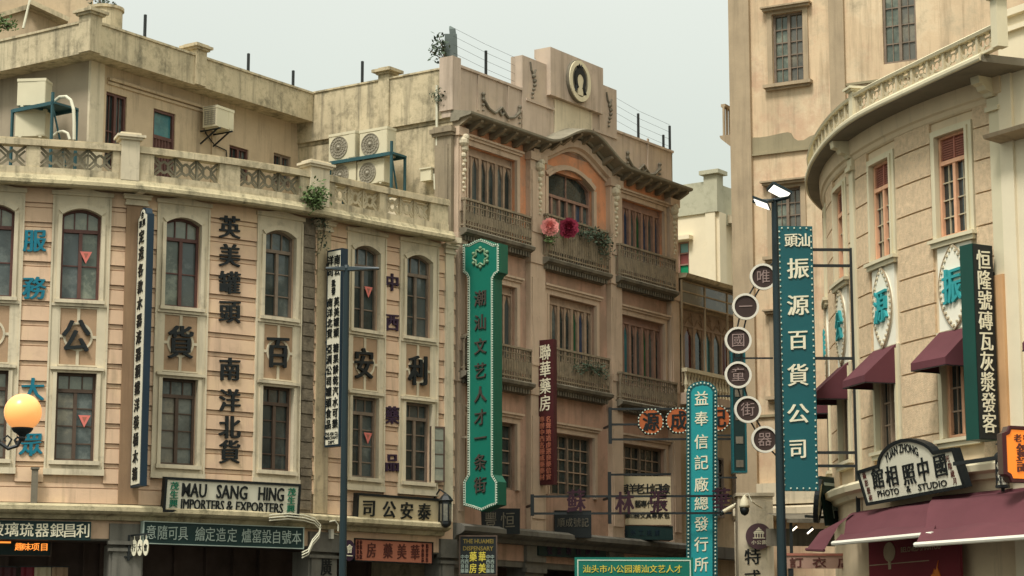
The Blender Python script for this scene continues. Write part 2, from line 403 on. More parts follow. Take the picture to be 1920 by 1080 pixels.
# ------------------------------------------------------------------ mesh building
class MB:
    def __init__(s):
        s.v = []; s.f = []
    def add(s, vs, fs):
        o = len(s.v)
        s.v += [tuple(q) for q in vs]
        s.f += [tuple(i+o for i in f) for f in fs]
        return s
    def box(s, F, a0, a1, b0, b1, d0, d1, step=0.45, taper=0.0):
        """Box in a frame, following its curve; taper pulls the front back at the top."""
        n = max(1, int(math.ceil(abs(a1-a0)/step))) if F.curved else 1
        vs = []
        for i in range(n+1):
            a = a0+(a1-a0)*i/n
            vs += [F(a, b0, d0), F(a, b0, d1), F(a, b1, d1-taper), F(a, b1, d0)]
        fs = []
        for i in range(n):
            for k in range(4):
                k2 = (k+1) % 4
                fs.append((i*4+k, (i+1)*4+k, (i+1)*4+k2, i*4+k2))
        fs.append((0, 1, 2, 3)); fs.append((n*4+3, n*4+2, n*4+1, n*4))
        return s.add(vs, fs)
    def sweep(s, F, a0, a1, prof, step=0.4, rise=None):
        """Sweep a closed (d, z) profile along the frame; rise(a) lifts it."""
        n = max(1, int(math.ceil(abs(a1-a0)/step))) if (F.curved or rise) else 1
        m = len(prof)
        vs = []
        for i in range(n+1):
            a = a0+(a1-a0)*i/n
            h = rise(a) if rise else 0.0
            vs += [F(a, z+h, d) for d, z in prof]
        fs = []
        for i in range(n):
            for k in range(m):
                k2 = (k+1) % m
                fs.append((i*m+k, (i+1)*m+k, (i+1)*m+k2, i*m+k2))
        fs.append(tuple(range(m))); fs.append(tuple(n*m+k for k in reversed(range(m))))
        return s.add(vs, fs)
    def poly(s, F, pts, d0, d1):
        n = len(pts)
        vs = [F(a, b, d1) for a, b in pts]+[F(a, b, d0) for a, b in pts]
        fs = [tuple(range(n)), tuple(range(2*n-1, n-1, -1))]
        fs += [(i, n+i, n+(i+1) % n, (i+1) % n) for i in range(n)]
        return s.add(vs, fs)
    def ring(s, F, outer, inner, d0, d1):
        n = len(outer)
        vs = [F(a, b, d1) for a, b in outer]+[F(a, b, d1) for a, b in inner]+[F(a, b, d0) for a, b in outer]+[F(a, b, d0) for a, b in inner]
        fs = []
        for i in range(n):
            j = (i+1) % n
            fs += [(i, j, n+j, n+i), (2*n+i, 2*n+j, j, i), (n+i, n+j, 3*n+j, 3*n+i), (2*n+i, 3*n+i, 3*n+j, 2*n+j)]
        return s.add(vs, fs)
    def frame(s, F, a0, a1, b0, b1, w, d0, d1):
        s.box(F, a0, a0+w, b0, b1, d0, d1); s.box(F, a1-w, a1, b0, b1, d0, d1)
        s.box(F, a0+w, a1-w, b0, b0+w, d0, d1); s.box(F, a0+w, a1-w, b1-w, b1, d0, d1)
        return s
    def bar(s, p, q, w, h=None, up=(0, 0, 1)):
        p, q = Vector(p), Vector(q)
        h = h or w
        t = (q-p).normalized()
        x = t.cross(Vector(up))
        if x.length < 1e-3: x = t.cross(Vector((1, 0, 0)))
        x.normalize()
        y = x.cross(t)
        vs = []
        for c in (p, q):
            vs += [c-x*w/2-y*h/2, c+x*w/2-y*h/2, c+x*w/2+y*h/2, c-x*w/2+y*h/2]
        return s.add(vs, [(0, 3, 2, 1), (4, 5, 6, 7), (0, 1, 5, 4), (1, 2, 6, 5), (2, 3, 7, 6), (3, 0, 4, 7)])
    def tube(s, pts, r, n=8, closed=False):
        pts = [Vector(p) for p in pts]
        rr = r if isinstance(r, (list, tuple)) else [r]*len(pts)
        vs = []; m = len(pts)
        prev = None
        for i, p in enumerate(pts):
            a = pts[(i-1) % m] if (closed or i > 0) else p
            b = pts[(i+1) % m] if (closed or i < m-1) else p
            t = (b-a).normalized()
            ref = prev if prev is not None else (Vector((0, 0, 1)) if abs(t.z) < .9 else Vector((1, 0, 0)))
            x = ref-t*ref.dot(t)
            if x.length < 1e-4: x = t.orthogonal()
            x.normalize(); prev = x
            y = t.cross(x)
            vs += [p+(x*math.cos(2*math.pi*k/n)+y*math.sin(2*math.pi*k/n))*rr[i] for k in range(n)]
        fs = []
        for i in range(m if closed else m-1):
            j = (i+1) % m
            fs += [(i*n+k, i*n+(k+1) % n, j*n+(k+1) % n, j*n+k) for k in range(n)]
        if not closed:
            fs += [tuple(reversed(range(n))), tuple((m-1)*n+k for k in range(n))]
        return s.add(vs, fs)
    def lathe(s, o, prof, n=16):
        """Lathe a (r, z) profile about the vertical through o."""
        o = Vector(o); vs = []; m = len(prof)
        for r, z in prof:
            vs += [o+Vector((r*math.cos(2*math.pi*k/n), r*math.sin(2*math.pi*k/n), z)) for k in range(n)]
        fs = []
        for i in range(m-1):
            fs += [(i*n+k, i*n+(k+1) % n, (i+1)*n+(k+1) % n, (i+1)*n+k) for k in range(n)]
        fs += [tuple(reversed(range(n))), tuple((m-1)*n+k for k in range(n))]
        return s.add(vs, fs)
    def ball(s, o, r, n=6, m=4):
        return s.lathe(o, [(max(.002, r*math.sin(math.pi*i/m)), -r*math.cos(math.pi*i/m)) for i in range(m+1)], n)
    def wall(s, F, a0, a1, b0, b1, holes, d=0.0, reveal=0.2, step=0.45):
        """Wall skin with rectangular openings (a0, a1, b0, b1) and their reveals."""
        A = {a0, a1}; B = {b0, b1}
        for h in holes:
            A |= {h[0], h[1]}; B |= {h[2], h[3]}
        A = sorted(A)
        if F.curved:
            A2 = []
            for x, y in zip(A, A[1:]):
                n = max(1, int(math.ceil((y-x)/step)))
                A2 += [x+(y-x)*i/n for i in range(n)]
            A = A2+[A[-1]]
        A = [a for a in A if a0-1e-6 <= a <= a1+1e-6]; B = sorted(b for b in B if b0-1e-6 <= b <= b1+1e-6)
        idx = {}
        vs = []; fs = []
        def V(i, j):
            if (i, j) not in idx:
                idx[(i, j)] = len(vs); vs.append(F(A[i], B[j], d))
            return idx[(i, j)]
        for i in range(len(A)-1):
            for j in range(len(B)-1):
                ca, cb = (A[i]+A[i+1])/2, (B[j]+B[j+1])/2
                if any(h[0] < ca < h[1] and h[2] < cb < h[3] for h in holes): continue
                fs.append((V(i, j), V(i+1, j), V(i+1, j+1), V(i, j+1)))
        s.add(vs, fs)
        for h in holes:
            x0, x1, z0, z1 = h[:4]
            q = [(x0, z0), (x1, z0), (x1, z1), (x0, z1)]
            for k in range(4):
                (p0, p1), (q0, q1) = q[k], q[(k+1) % 4]
                s.add([F(p0, p1, d), F(q0, q1, d), F(q0, q1, d-reveal), F(p0, p1, d-reveal)], [(0, 1, 2, 3)])
        return s
    def build(s, name, mat, parent=None, smooth=False, label=None, kind=None):
        me = bpy.data.meshes.new(name)
        off = Vector((0, 0, 0)); q = parent
        while q is not None:
            off += q.location; q = q.parent
        me.from_pydata([(x-off.x, y-off.y, z-off.z) for x, y, z in s.v], [], s.f)
        me.materials.append(mat)
        me.validate(); me.update()
        if smooth:
            me.polygons.foreach_set('use_smooth', [True]*len(me.polygons))
        o = bpy.data.objects.new(name, me)
        COL.objects.link(o)
        if parent is not None: o.parent = parent
        if label: o['label'] = label
        if kind: o['kind'] = kind
        return o

def tag(o, label, cat, group=None):
    o['label'] = label; o['category'] = cat
    if group: o['group'] = group
    return o
def thing(name, label, cat, loc, group=None, yaw=0.0):
    o = bpy.data.objects.new(name, None)
    o.empty_display_size = 0.2
    COL.objects.link(o)
    o.location = loc
    o.rotation_euler = (0, 0, yaw)
    return tag(o, label, cat, group)
def copy_tree(o, parent=None):
    c = o.copy(); COL.objects.link(c); c.parent = parent
    for ch in list(o.children): copy_tree(ch, c)
    return c
def local(thing_):
    """Frame for building a thing about its own origin (x right, z up, d to the front)."""
    class Fm:
        curved = False
        def __call__(s, a, b, d=0.0): return Vector((a, -d, b))+thing_.location
    return Fm()

# ------------------------------------------------------------------ lettering
GL = {}
def glyph(ch, bold=0.018, sq=0.55, shear=0.0):
    """Outline of one character or word as an extruded mesh in em units, heavier in its uprights."""
    key = (ch, bold, sq, shear)
    if key in GL: return GL[key]
    cu = bpy.data.curves.new('glyph', 'FONT')
    cu.body = ch; cu.size = 1.0; cu.extrude = 0.5; cu.offset = bold; cu.resolution_u = 2
    cu.fill_mode = 'BOTH'
    ob = bpy.data.objects.new('glyph', cu)
    me = bpy.data.meshes.new_from_object(ob)
    vs = [(v.co.x, v.co.y, v.co.z) for v in me.vertices]
    fs = [tuple(p.vertices) for p in me.polygons]
    bpy.data.objects.remove(ob); bpy.data.meshes.remove(me); bpy.data.curves.remove(cu)
    vs = [(x, y+shear*x, z) for x, y, z in vs]
    xs = [v[0] for v in vs] or [0]; ys = [v[1] for v in vs] or [0]
    GL[key] = (vs, fs, (min(xs), max(xs), min(ys), max(ys)))
    return GL[key]
_ref = glyph('國')[2]
REF = ((_ref[0]+_ref[1])/2, (_ref[2]+_ref[3])/2, _ref[1]-_ref[0])
def put_char(mb, F, ch, a, b, w, h, d, depth=0.02, bold=0.018, shear=0.05):
    """One Chinese character centred at (a, b), filling a w by h cell; heavy ones are struck two or three times side by side."""
    off = 0.0
    vs, fs, bb = glyph(ch, off, 0.55, shear)
    sx, sy = w/REF[2], h/REF[2]
    cx, cy = REF[0], REF[1]+shear*REF[0]
    if bold < .015: strikes = (0.0,)
    elif bold < .03: strikes = (-.012, .012)
    elif bold < .04: strikes = (-.02, .0, .02)
    else: strikes = (-.03, -.01, .012, .032)
    for i, q in enumerate(strikes):
        k = .0012*i
        mb.add([F(a+(x-cx+q)*sx, b+(y-cy-(.006*(i % 2)))*sy, d+(depth+k if z > 0 else -k)) for x, y, z in vs], fs)
def put_word(mb, F, s, a0, a1, b0, b1, d, depth=0.012, bold=0.0, strikes=(0.0,)):
    """A Latin word stretched to fill a box; extra strikes thicken its uprights."""
    vs, fs, bb = glyph(s, bold)
    kx, ky = (a1-a0)/(bb[1]-bb[0]), (b1-b0)/(bb[3]-bb[2])
    for i, q in enumerate(strikes):
        mb.add([F(a0+(x-bb[0])*kx+q, b0+(y-bb[2])*ky, d+(depth+.0012*i if z > 0 else -.0012*i)) for x, y, z in vs], fs)
def column_text(mb, F, text, a, b_top, b_bot, w, d, fill=0.86, **k):
    n = len(text); p = (b_top-b_bot)/n
    for i, ch in enumerate(text):
        if ch != ' ': put_char(mb, F, ch, a, b_top-p*(i+.5), w, p*fill, d, **k)
def row_text(mb, F, text, a0, a1, b, h, d, fill=0.86, **k):
    n = len(text); p = (a1-a0)/n
    for i, ch in enumerate(text):
        if ch != ' ': put_char(mb, F, ch, a0+p*(i+.5), b, p*fill, h, d, **k)

def ellipse(ca, cb, ra, rb, n=28, t0=0.0):
    return [(ca+ra*math.cos(2*math.pi*i/n+t0), cb+rb*math.sin(2*math.pi*i/n+t0)) for i in range(n)]
def beads(mb, F, path, d, r, gap, closed=True):
    """Small bulbs strung along an outline."""
    pts = list(path)+([path[0]] if closed else [])
    acc = 0.0
    for (x0, y0), (x1, y1) in zip(pts, pts[1:]):
        l = math.hypot(x1-x0, y1-y0); t = -acc
        while t+gap <= l:
            t += gap
            mb.ball(F(x0+(x1-x0)*t/l, y0+(y1-y0)*t/l, d), r, 6, 3)
        acc = l-t
def leaves(mb, pts, n, spread, size, rg):
    for _ in range(n):
        p = Vector(rg.choice(pts))+Vector((rg.gauss(0, 1), rg.gauss(0, 1), rg.gauss(0, 1)))*spread
        a = Vector((rg.gauss(0, 1), rg.gauss(0, 1), rg.gauss(0, .7))).normalized()
        b = a.orthogonal().normalized()
        k = size*rg.uniform(.6, 1.3)
        mb.add([p, p+a*k*.5+b*k*.3, p+a*k, p+a*k*.5-b*k*.3], [(0, 1, 2, 3)])

def chars(t, P, items, mat, name='character', d=.002, dep=.012, bold=.025):
    """Each (character, a, b, w, h) a part of its own."""
    for ch, a, b, w, h in items:
        s = MB(); put_char(s, P, ch, a, b, w, h, d, dep, bold); s.build(name, mat, t)
def col_items(text, a, b_top, b_bot, w, fill=.86):
    p = (b_top-b_bot)/len(text)
    return [(ch, a, b_top-p*(i+.5), w, p*fill) for i, ch in enumerate(text) if ch != ' ']

# ------------------------------------------------------------------ plan lines of the buildings
A = Facade([ground(p, y) for p, y in [(-150, 42.25), (0, 42.6), (145, 43.0), (240, 43.35), (337, 43.9), (430, 44.5),
                                      (520, 45.2), (600, 46.0), (680, 46.9), (780, 48.0), (850, 48.75)]], smooth=True)
B0, B1 = ground(848, 49.0), ground(1268, 57.1)
B = Facade([B0, B1])
bt = B.tan(0); bb_ = Vector((-bt.y, bt.x, 0))            # along B's street front / straight back from it
PW0 = Vector((B0[0], B0[1], 0)) + bb_*8
PW = Facade([PW0[:2], B0])                               # party wall of B, seen over A's terrace
Hc = Vector((*ground(163, 45.9, 13.0), 0))
dv = Vector((B0[0], B0[1], 0)) - Hc
Ic = Hc + bt*dv.dot(bt)                                  # inner corner of roof house and party wall
HR = Facade([Hc[:2], Ic[:2]])
HL = Facade([(Hc+bb_*6)[:2], Hc[:2]])

# ------------------------------------------------------------------ ground
g = MB()
g.add([(-400, -60, 0), (400, -60, 0), (400, 900, 0), (-400, 900, 0)], [(0, 1, 2, 3)])
go = g.build('ground', M['asphalt']); go['kind'] = 'structure'

# ------------------------------------------------------------------ window kinds
def shop_window(bld, F, u0, u1, z0, z1, wood, top_glass, glasses, rise=0.0, trans=0.24, bars=2, dd=-0.13, leaves_shut=True):
    """Timber window: three transom lights over a pair of glazed leaves; rise bows its head."""
    fr = MB()
    um, hw, w = (u0+u1)/2, (u1-u0)/2, 0.05
    zs = z1-rise
    top = lambda u, k=0.0: zs+(rise*(1-((u-um)/hw)**2) if rise else 0)-k
    fr.box(F, u0, u0+w, z0, zs, dd, dd+.07); fr.box(F, u1-w, u1, z0, zs, dd, dd+.07)
    fr.box(F, u0+w, u1-w, z0, z0+w, dd, dd+.07)
    N = 8 if rise else 1
    us = [u0+(u1-u0)*i/N for i in range(N+1)]
    fr.poly(F, [(u, top(u)) for u in us]+[(u, top(u)-w) for u in reversed(us)], dd, dd+.07)
    zt = z1-(z1-z0)*trans
    fr.box(F, u0+w, u1-w, zt-.035, zt+.035, dd, dd+.085)
    for k in (1, 2):
        u = u0+(u1-u0)*k/3
        fr.box(F, u-.012, u+.012, zt+.035, top(u)-w, dd+.01, dd+.05)
    if leaves_shut:
        fr.box(F, um-.035, um+.035, z0+w, zt-.035, dd, dd+.075)
        for k in range(1, bars+1):
            z = z0+(zt-z0)*k/(bars+1)
            fr.box(F, u0+w, um-.035, z-.012, z+.012, dd+.01, dd+.045)
            fr.box(F, um+.035, u1-w, z-.012, z+.012, dd+.01, dd+.045)
    fo = fr.build('window', wood, bld)
    p = MB()
    p.poly(F, [(u0+.02, zt)]+[(u1-.02, zt)]+[(u, top(u)-.02) for u in reversed(us)], dd+.015, dd+.022)
    p.build('pane', top_glass, fo)
    if leaves_shut:
        for i, (a, b) in enumerate(((u0+.02, um), (um, u1-.02))):
            p = MB(); p.box(F, a, b, z0+.02, zt, dd+.015, dd+.022)
            p.build('pane', glasses[i % len(glasses)], fo)
    return fo

def leaf_window(bld, F, u0, u1, z0, z1, n, wood, glasses, dd=-0.16, head=0.16, pointed=True, solid=0.22, name='window'):
    """Wide timber window of n narrow leaves with pointed lights."""
    fr = MB(); w = 0.05
    fr.box(F, u0, u0+w, z0, z1, dd, dd+.09); fr.box(F, u1-w, u1, z0, z1, dd, dd+.09)
    fr.box(F, u0+w, u1-w, z1-head, z1, dd, dd+.07)
    fr.box(F, u0+w, u1-w, z1-head-.03, z1-head+.02, dd, dd+.10)
    for i in range(1, n):
        u = u0+(u1-u0)*i/n
        k = .05 if i % 2 == 0 else .032
        fr.box(F, u-k, u+k, z0, z1-head-.03, dd, dd+.08+(.015 if i % 2 == 0 else 0))
    zs = z0+(z1-z0)*solid
    fr.box(F, u0+w, u1-w, z0, zs, dd, dd+.045)
    fr.box(F, u0+w, u1-w, zs, zs+.05, dd, dd+.065)
    if pointed:
        zb, zh = z1-head-.42, z1-head-.03
        for i in range(n):
            a, b = u0+(u1-u0)*i/n, u0+(u1-u0)*(i+1)/n
            m, hw = (a+b)/2, (b-a)/2
            fr.poly(F, [(a+.01, zh), (a+.01, zb), (a+.05, zb+.12), (m-hw*.35, zb+.27), (m-.008, zh)], dd+.02, dd+.055)
            fr.poly(F, [(m+.008, zh), (m+hw*.35, zb+.27), (b-.05, zb+.12), (b-.01, zb), (b-.01, zh)], dd+.02, dd+.055)
    fo = fr.build(name, wood, bld)
    for i in range(n):
        a, b = u0+(u1-u0)*i/n, u0+(u1-u0)*(i+1)/n
        p = MB(); p.box(F, a+.01, b-.01, zs+.02, z1-head, dd+.015, dd+.022)
        p.build('pane', glasses[i % len(glasses)], fo)
    return fo

def grid_window(bld, F, u0, u1, z0, z1, wood, glasses, cols=2, rows=4, louvre=0.0, slat=None, dd=-0.12, w=0.055, bar=0.014, barmat=None):
    """Casement window of small panes, with an optional louvred panel above."""
    fr = MB(); um = (u0+u1)/2
    fr.frame(F, u0, u1, z0, z1, w, dd, dd+.08)
    zt = z1-louvre if louvre else z1-w
    if louvre: fr.box(F, u0+w, u1-w, zt-.03, zt+.04, dd, dd+.095)
    zl = zt-.03 if louvre else zt
    step = (u1-u0)/cols
    fr.box(F, um-.035, um+.035, z0+w, zl, dd, dd+.085)
    fo = fr.build('window', wood, bld)
    bm = MB()
    for s_ in (0, 1):
        a, b = (u0+w, um-.035) if s_ == 0 else (um+.035, u1-w)
        for k in range(1, rows):
            z = z0+w+(zl-z0-w)*k/rows
            bm.box(F, a, b, z-bar, z+bar, dd+.015, dd+.05)
        for k in range(1, cols//2 + (0 if cols > 2 else 1)):
            u = a+(b-a)*k/max(1, (cols//2 if cols > 2 else 2))
            bm.box(F, u-bar*.6, u+bar*.6, z0+w, zl, dd+.015, dd+.048)
    bm.build('glazing_bars', barmat or wood, fo)
    for i, (a, b) in enumerate(((u0+.02, um), (um, u1-.02))):
        p = MB(); p.box(F, a, b, z0+.02, zl, dd+.012, dd+.018)
        p.build('pane', glasses[i % len(glasses)], fo)
    if louvre:
        sl = MB(); n = 9
        for s_ in (0, 1):
            a, b = (u0+w, um-.02) if s_ == 0 else (um+.02, u1-w)
            for k in range(n):
                z = zt+.05+(z1-w-zt-.06)*k/n
                sl.add([F(a, z, dd+.06), F(b, z, dd+.06), F(b, z+.05, dd+.01), F(a, z+.05, dd+.01),
                        F(a, z-.012, dd+.06), F(b, z-.012, dd+.06), F(b, z+.038, dd+.01), F(a, z+.038, dd+.01)],
                       [(0, 1, 2, 3), (4, 7, 6, 5), (0, 4, 5, 1), (2, 6, 7, 3)])
        sl.box(F, um-.02, um+.02, zt+.04, z1-w, dd, dd+.07)
        sl.box(F, u0+w, u1-w, zt+.04, z1-w, dd-.01, dd)
        sl.build('louvre', slat, fo)
    return fo

# ================================================================== CORNER SHOPHOUSE (left)
a_loc = A(A.L*.5, 0)
bldA = thing('corner_shophouse', 'cream boarded three storey shophouse with arched windows curving across the left half', 'building', a_loc)
WINPX = [(-62, 18), (107, 183), (303, 370), (490, 548), (657, 707), (758, 805)]
bays = []
for x0, x1 in WINPX:
    a, b = A.uz(x0, 650)[0], A.uz(x1, 650)[0]
    m = (a+b)/2
    bays.append((m-.385, m+.385))
b_ = A.uz(18, 650)[0]; bays[0] = (b_-.77, b_)
ZU0, ZU1, ZL0, ZL1 = 8.74, 10.58, 5.56, 7.29
ZLEDGE = 4.56
holes = []
for a, b in bays: holes += [(a, b, ZU0, ZU1), (a, b, ZL0, ZL1)]
uend = A.L
w_ = MB().wall(A, 0, uend, 4.06, 11.2, holes, reveal=.2)
w_.build('wall', M['board'], bldA)
# timber-like boards between the window bays
SUR = 0.19
pil = [A.uz(248, 600)[0], A.uz(601, 600)[0], A.uz(838, 650)[0]]
PW_ = [(pil[0]-.20, pil[0]+.20), (pil[1]-.17, pil[1]+.19), (pil[2]-.12, pil[2]+.12)]
strip = (A.uz(563, 600)[0], A.uz(587, 600)[0])
cuts = sorted([(a-SUR, b+SUR) for a, b in bays]+PW_+[strip])
gaps = []; cur = 0.0
for a, b in cuts:
    if a > cur+.03: gaps.append((cur, a))
    cur = max(cur, b)
if cur < uend: gaps.append((cur, uend))
bd = MB()
z = 4.74; k = 0
while z < 10.95:
    h = min(.30, 10.98-z)
    segs = list(gaps)
    if z+.3 < 5.32:
        segs = [(0, PW_[0][0]), (PW_[0][1], strip[0]), (PW_[1][1], PW_[2][0])]
    for a, b in segs:
        bd.box(A, a, b, z, z+h-.016, -.01, .062, taper=.016)
        if z+.39 < 10.98: bd.box(A, a, b, z+h+.004, z+.379, -.01, .030, taper=.006)
    z += .395; k += 1
bd.build('siding', M['board'], bldA)
# window bays: surround, sills, tan panel between the floors
for i, (a, b) in enumerate(bays):
    m, hw, rise = (a+b)/2, (b-a)/2, .13
    us = [a+(b-a)*k/10 for k in range(11)]
    arc = lambda u, k=0: ZU1-rise+rise*(1-((u-m)/hw)**2)+k
    s = MB()
    for e0, e1 in ((a-SUR, a), (b, b+SUR)):
        s.box(A, e0, e1, 5.28, 10.86, -.01, .06)
    for e0, e1 in ((a-.075, a), (b, b+.075)):
        s.box(A, e0, e1, ZU0-.02, ZU1-rise, .06, .10); s.box(A, e0, e1, ZL0-.02, ZL1, .06, .10)
    for e0, e1 in ((a-SUR, a-SUR+.035), (b+SUR-.035, b+SUR)):
        s.box(A, e0, e1, 5.28, 10.80, .06, .085)
    s.poly(A, [(u, arc(u)) for u in us]+[(b, 10.86), (a, 10.86)], -.15, .058)
    aa = [(u, arc(u)) for u in us]
    a2 = [(m+(u-m)*1.19, arc(u, .085)) for u in reversed(us)]
    s.poly(A, aa+a2, .058, .10)
    c = [(a-SUR-.03, 10.84), (b+SUR+.03, 10.84), (b+SUR+.03, 10.92), (b-.02, 10.93), (m+.12, 10.975), (m-.12, 10.975), (a+.02, 10.93), (a-SUR-.03, 10.92)]
    s.poly(A, c, -.01, .11)
    s.box(A, a-.10, b+.10, ZU0-.07, ZU0, -.15, .13)
    s.box(A, a-.15, b+.15, ZU0-.13, ZU0-.075, .058, .09)
    s.box(A, a-.13, b+.13, 7.34, 7.40, .058, .13); s.box(A, a, b, ZL1, 7.34, -.15, .07)
    s.box(A, a-.10, b+.10, ZL0-.08, ZL0, -.15, .13)
    s.box(A, a-SUR-.01, b+SUR+.01, 5.28, 5.40, -.01, .10); s.box(A, a, b, 5.40, ZL0-.08, -.01, .06)
    s.build('window_surround', M['cream_trim'], bldA)
    p = MB()
    p.box(A, a-.005, b+.005, 7.42, ZU0-.14, -.01, .03)
    po = p.build('panel', M['panel_tan'], bldA)
    c = MB(); zc = (7.42+ZU0-.14)/2
    c.box(A, m-.03, m+.03, 7.43, zc-.27, .03, .05); c.box(A, m-.03, m+.03, zc+.27, ZU0-.15, .03, .05)
    c.box(A, a+.02, m-.27, zc-.028, zc+.028, .03, .05); c.box(A, m+.27, b-.02, zc-.028, zc+.028, .03, .05)
    c.ring(A, ellipse(m, zc, .29, .29), ellipse(m, zc, .245, .245), .03, .052)
    c.frame(A, a, b, 7.42, ZU0-.14, .03, .03, .052)
    c.build('moulding', M['cream_trim'], po)
    wood = M['brownwood'] if i < 3 else M['greywood']
    tg = M['glass_pale'] if i < 3 else M['glass']
    g1 = [[M['glass_curtain'], M['glass']], [M['glass'], M['glass_green']], [M['glass_green'], M['glass']], [M['glass_dark'], M['glass']], [M['glass_dark'], M['glass_dark']], [M['glass_dark'], M['glass']]][i]
    shop_window(bldA, A, a, b, ZU0, ZU1, wood, tg, g1, rise=rise, bars=1 if i < 3 else 2)
    g2 = [[M['glass'], M['glass_curtain']], [M['glass_curtain'], M['glass']], [M['glass_curtain'], M['glass']], [M['glass_dark'], M['glass_dark']], [M['glass_dark'], M['glass']], [M['glass_dark'], M['glass_dark']]][i]
    shop_window(bldA, A, a, b, ZL0, ZL1, M['dkwood'] if i < 4 else M['greywood'], tg if i < 2 else M['glass'], g2, trans=.2, bars=3)
# open leaf at the right-hand lower window
a, b = bays[5]
hinge = A(b-.03, 0, .04)
ol = Plane((hinge.x, hinge.y, 0), A.yaw(b)-rad(75))
ol = Plane((hinge.x, hinge.y, 0), A.yaw(b)-rad(20))
lf = MB().frame(ol, .01, .36, ZL0+.03, ZL0+1.25, .035, -.02, .02)
for k in (1, 2, 3): lf.box(ol, .045, .325, ZL0+.03+k*.305-.01, ZL0+.03+k*.305+.01, -.012, .012)
lfo = lf.build('open_casement', M['dkwood'], bldA)
MB().box(ol, .03, .34, ZL0+.05, ZL0+1.22, -.004, .004).build('pane', M['glass_pale'], lfo)
# pilasters
for i, (a, b) in enumerate(PW_):
    s = MB()
    s.box(A, a, b, 4.74, 10.72, -.01, .09)
    s.build('pilaster', (M['brownpier'], M['pier'], M['cream_trim'])[i], bldA)
    c = MB()
    c.box(A, a-.04, b+.04, 10.72, 10.77, -.01, .13); c.box(A, a-.02, b+.02, 10.77, 10.84, -.01, .11)
    c.box(A, a-.07, b+.07, 10.84, 10.90, -.01, .17); c.box(A, a-.09, b+.09, 10.90, 10.93, -.01, .20)
    c.box(A, (a+b)/2-.07, (a+b)/2+.07, 10.93, 11.05, -.01, .40)
    c.build('capital', M['cream_trim'], bldA)
s = MB().box(A, strip[0]+.01, strip[1]-.01, 4.74, 10.95, -.01, .03)
rg = random.Random(3); z = 4.8
while z < 10.7:
    h = rg.uniform(.16, .34)
    s.box(A, strip[0]+.02, strip[1]-.02, z, z+h-.025, .03, .045+rg.uniform(0, .03)); z += h
s.build('rubble_strip', M['roughstone'], bldA)
# cornice, terrace, balustrade
ucor = A.uz(853, 440, .45)[0]; ubal = A.uz(838, 400, .3)[0]
cp = [(-.2, 11.02), (.05, 11.0), (.10, 10.97), (.30, 10.95), (.42, 10.94), (.47, 10.98), (.47, 11.05), (.44, 11.08), (.40, 11.16), (-.2, 11.16)]
MB().sweep(A, 0, ucor, cp).build('cornice', M['mossy'], bldA)
rb = MB()
OPEN = [(-55, 48), (75, 210), (288, 410), (449, 560), (626, 710), (725, 805)]
ops = []
for x0, x1 in OPEN:
    ops.append((A.uz(x0, 300, .3)[0], A.uz(x1, 320, .3)[0]))
rb.box(A, 0, ubal, 11.16, 11.31, .16, .37)
rb.box(A, 0, ubal, 11.74, 11.86, .14, .39)
rb.box(A, 0, ubal, 11.86, 11.885, .16, .37)
cur = 0
for a, b in ops+[(ubal, ubal)]:
    if a > cur+.02: rb.box(A, cur, a, 11.31, 11.74, .18, .35)
    cur = b
rb.build('balustrade', M['weather'], bldA)
for x0, x1 in ((226, 258), (578, 612)):
    a, b = A.uz(x0, 290, .3)[0], A.uz(x1, 320, .3)[0]
    s = MB().box(A, a, b, 11.16, 11.98, .12, .41)
    s.box(A, a-.05, b+.05, 11.98, 12.03, .07, .46); s.box(A, a-.09, b+.09, 12.03, 12.08, .03, .50); s.box(A, a-.02, b+.02, 12.08, 12.13, .10, .43)
    s.build('balustrade_pier', M['cream_trim'], bldA)
for i, (a, b) in enumerate(ops):
    n = max(2, round((b-a)/.46)); s = MB(); w = (b-a)/n; z0, z1 = 11.31, 11.74; zc = (z0+z1)/2
    for k in range(n):
        l, r = a+k*w, a+(k+1)*w; c = (l+r)/2
        if k: s.box(A, l-.014, l+.014, z0, z1, .22, .30)
        for sx, sz in ((l, z0), (r, z0), (l, z1), (r, z1)):
            s.bar(A(sx, sz, .26), A(c+(sx-c)*.30, zc+(sz-zc)*.30, .26), .022, .05)
        rr = [(c-.085, zc-.06), (c-.085, zc+.06), (c, zc+.12), (c+.085, zc+.06), (c+.085, zc-.06), (c, zc-.12)]
        for j in range(6):
            s.bar(A(*rr[j], .26), A(*rr[(j+1) % 6], .26), .022, .05)
        for sx in (l+.02, r-.02):
            s.bar(A(sx, z0+.10, .26), A(c+(sx-c)*.5, zc, .26), .014, .04); s.bar(A(sx, z1-.10, .26), A(c+(sx-c)*.5, zc, .26), .014, .04)
    s.build('lattice_panel', M['lattice'] if i < 4 else M['clattice'], bldA)
roof = [A(u, 11.14, 0) for u in [uend*i/20 for i in range(21)]]
bk = [PW(0, 11.14), Vector((Hc.x, Hc.y, 11.14))+bb_*6, A(0, 11.14)+Vector((-4, 9, 0))]
vs = roof+bk; n = len(vs)
rf = MB().add(vs+[v-Vector((0, 0, .2)) for v in vs], [tuple(range(n)), tuple(range(2*n-1, n-1, -1))])
rf.build('terrace', M['roofing'], bldA)
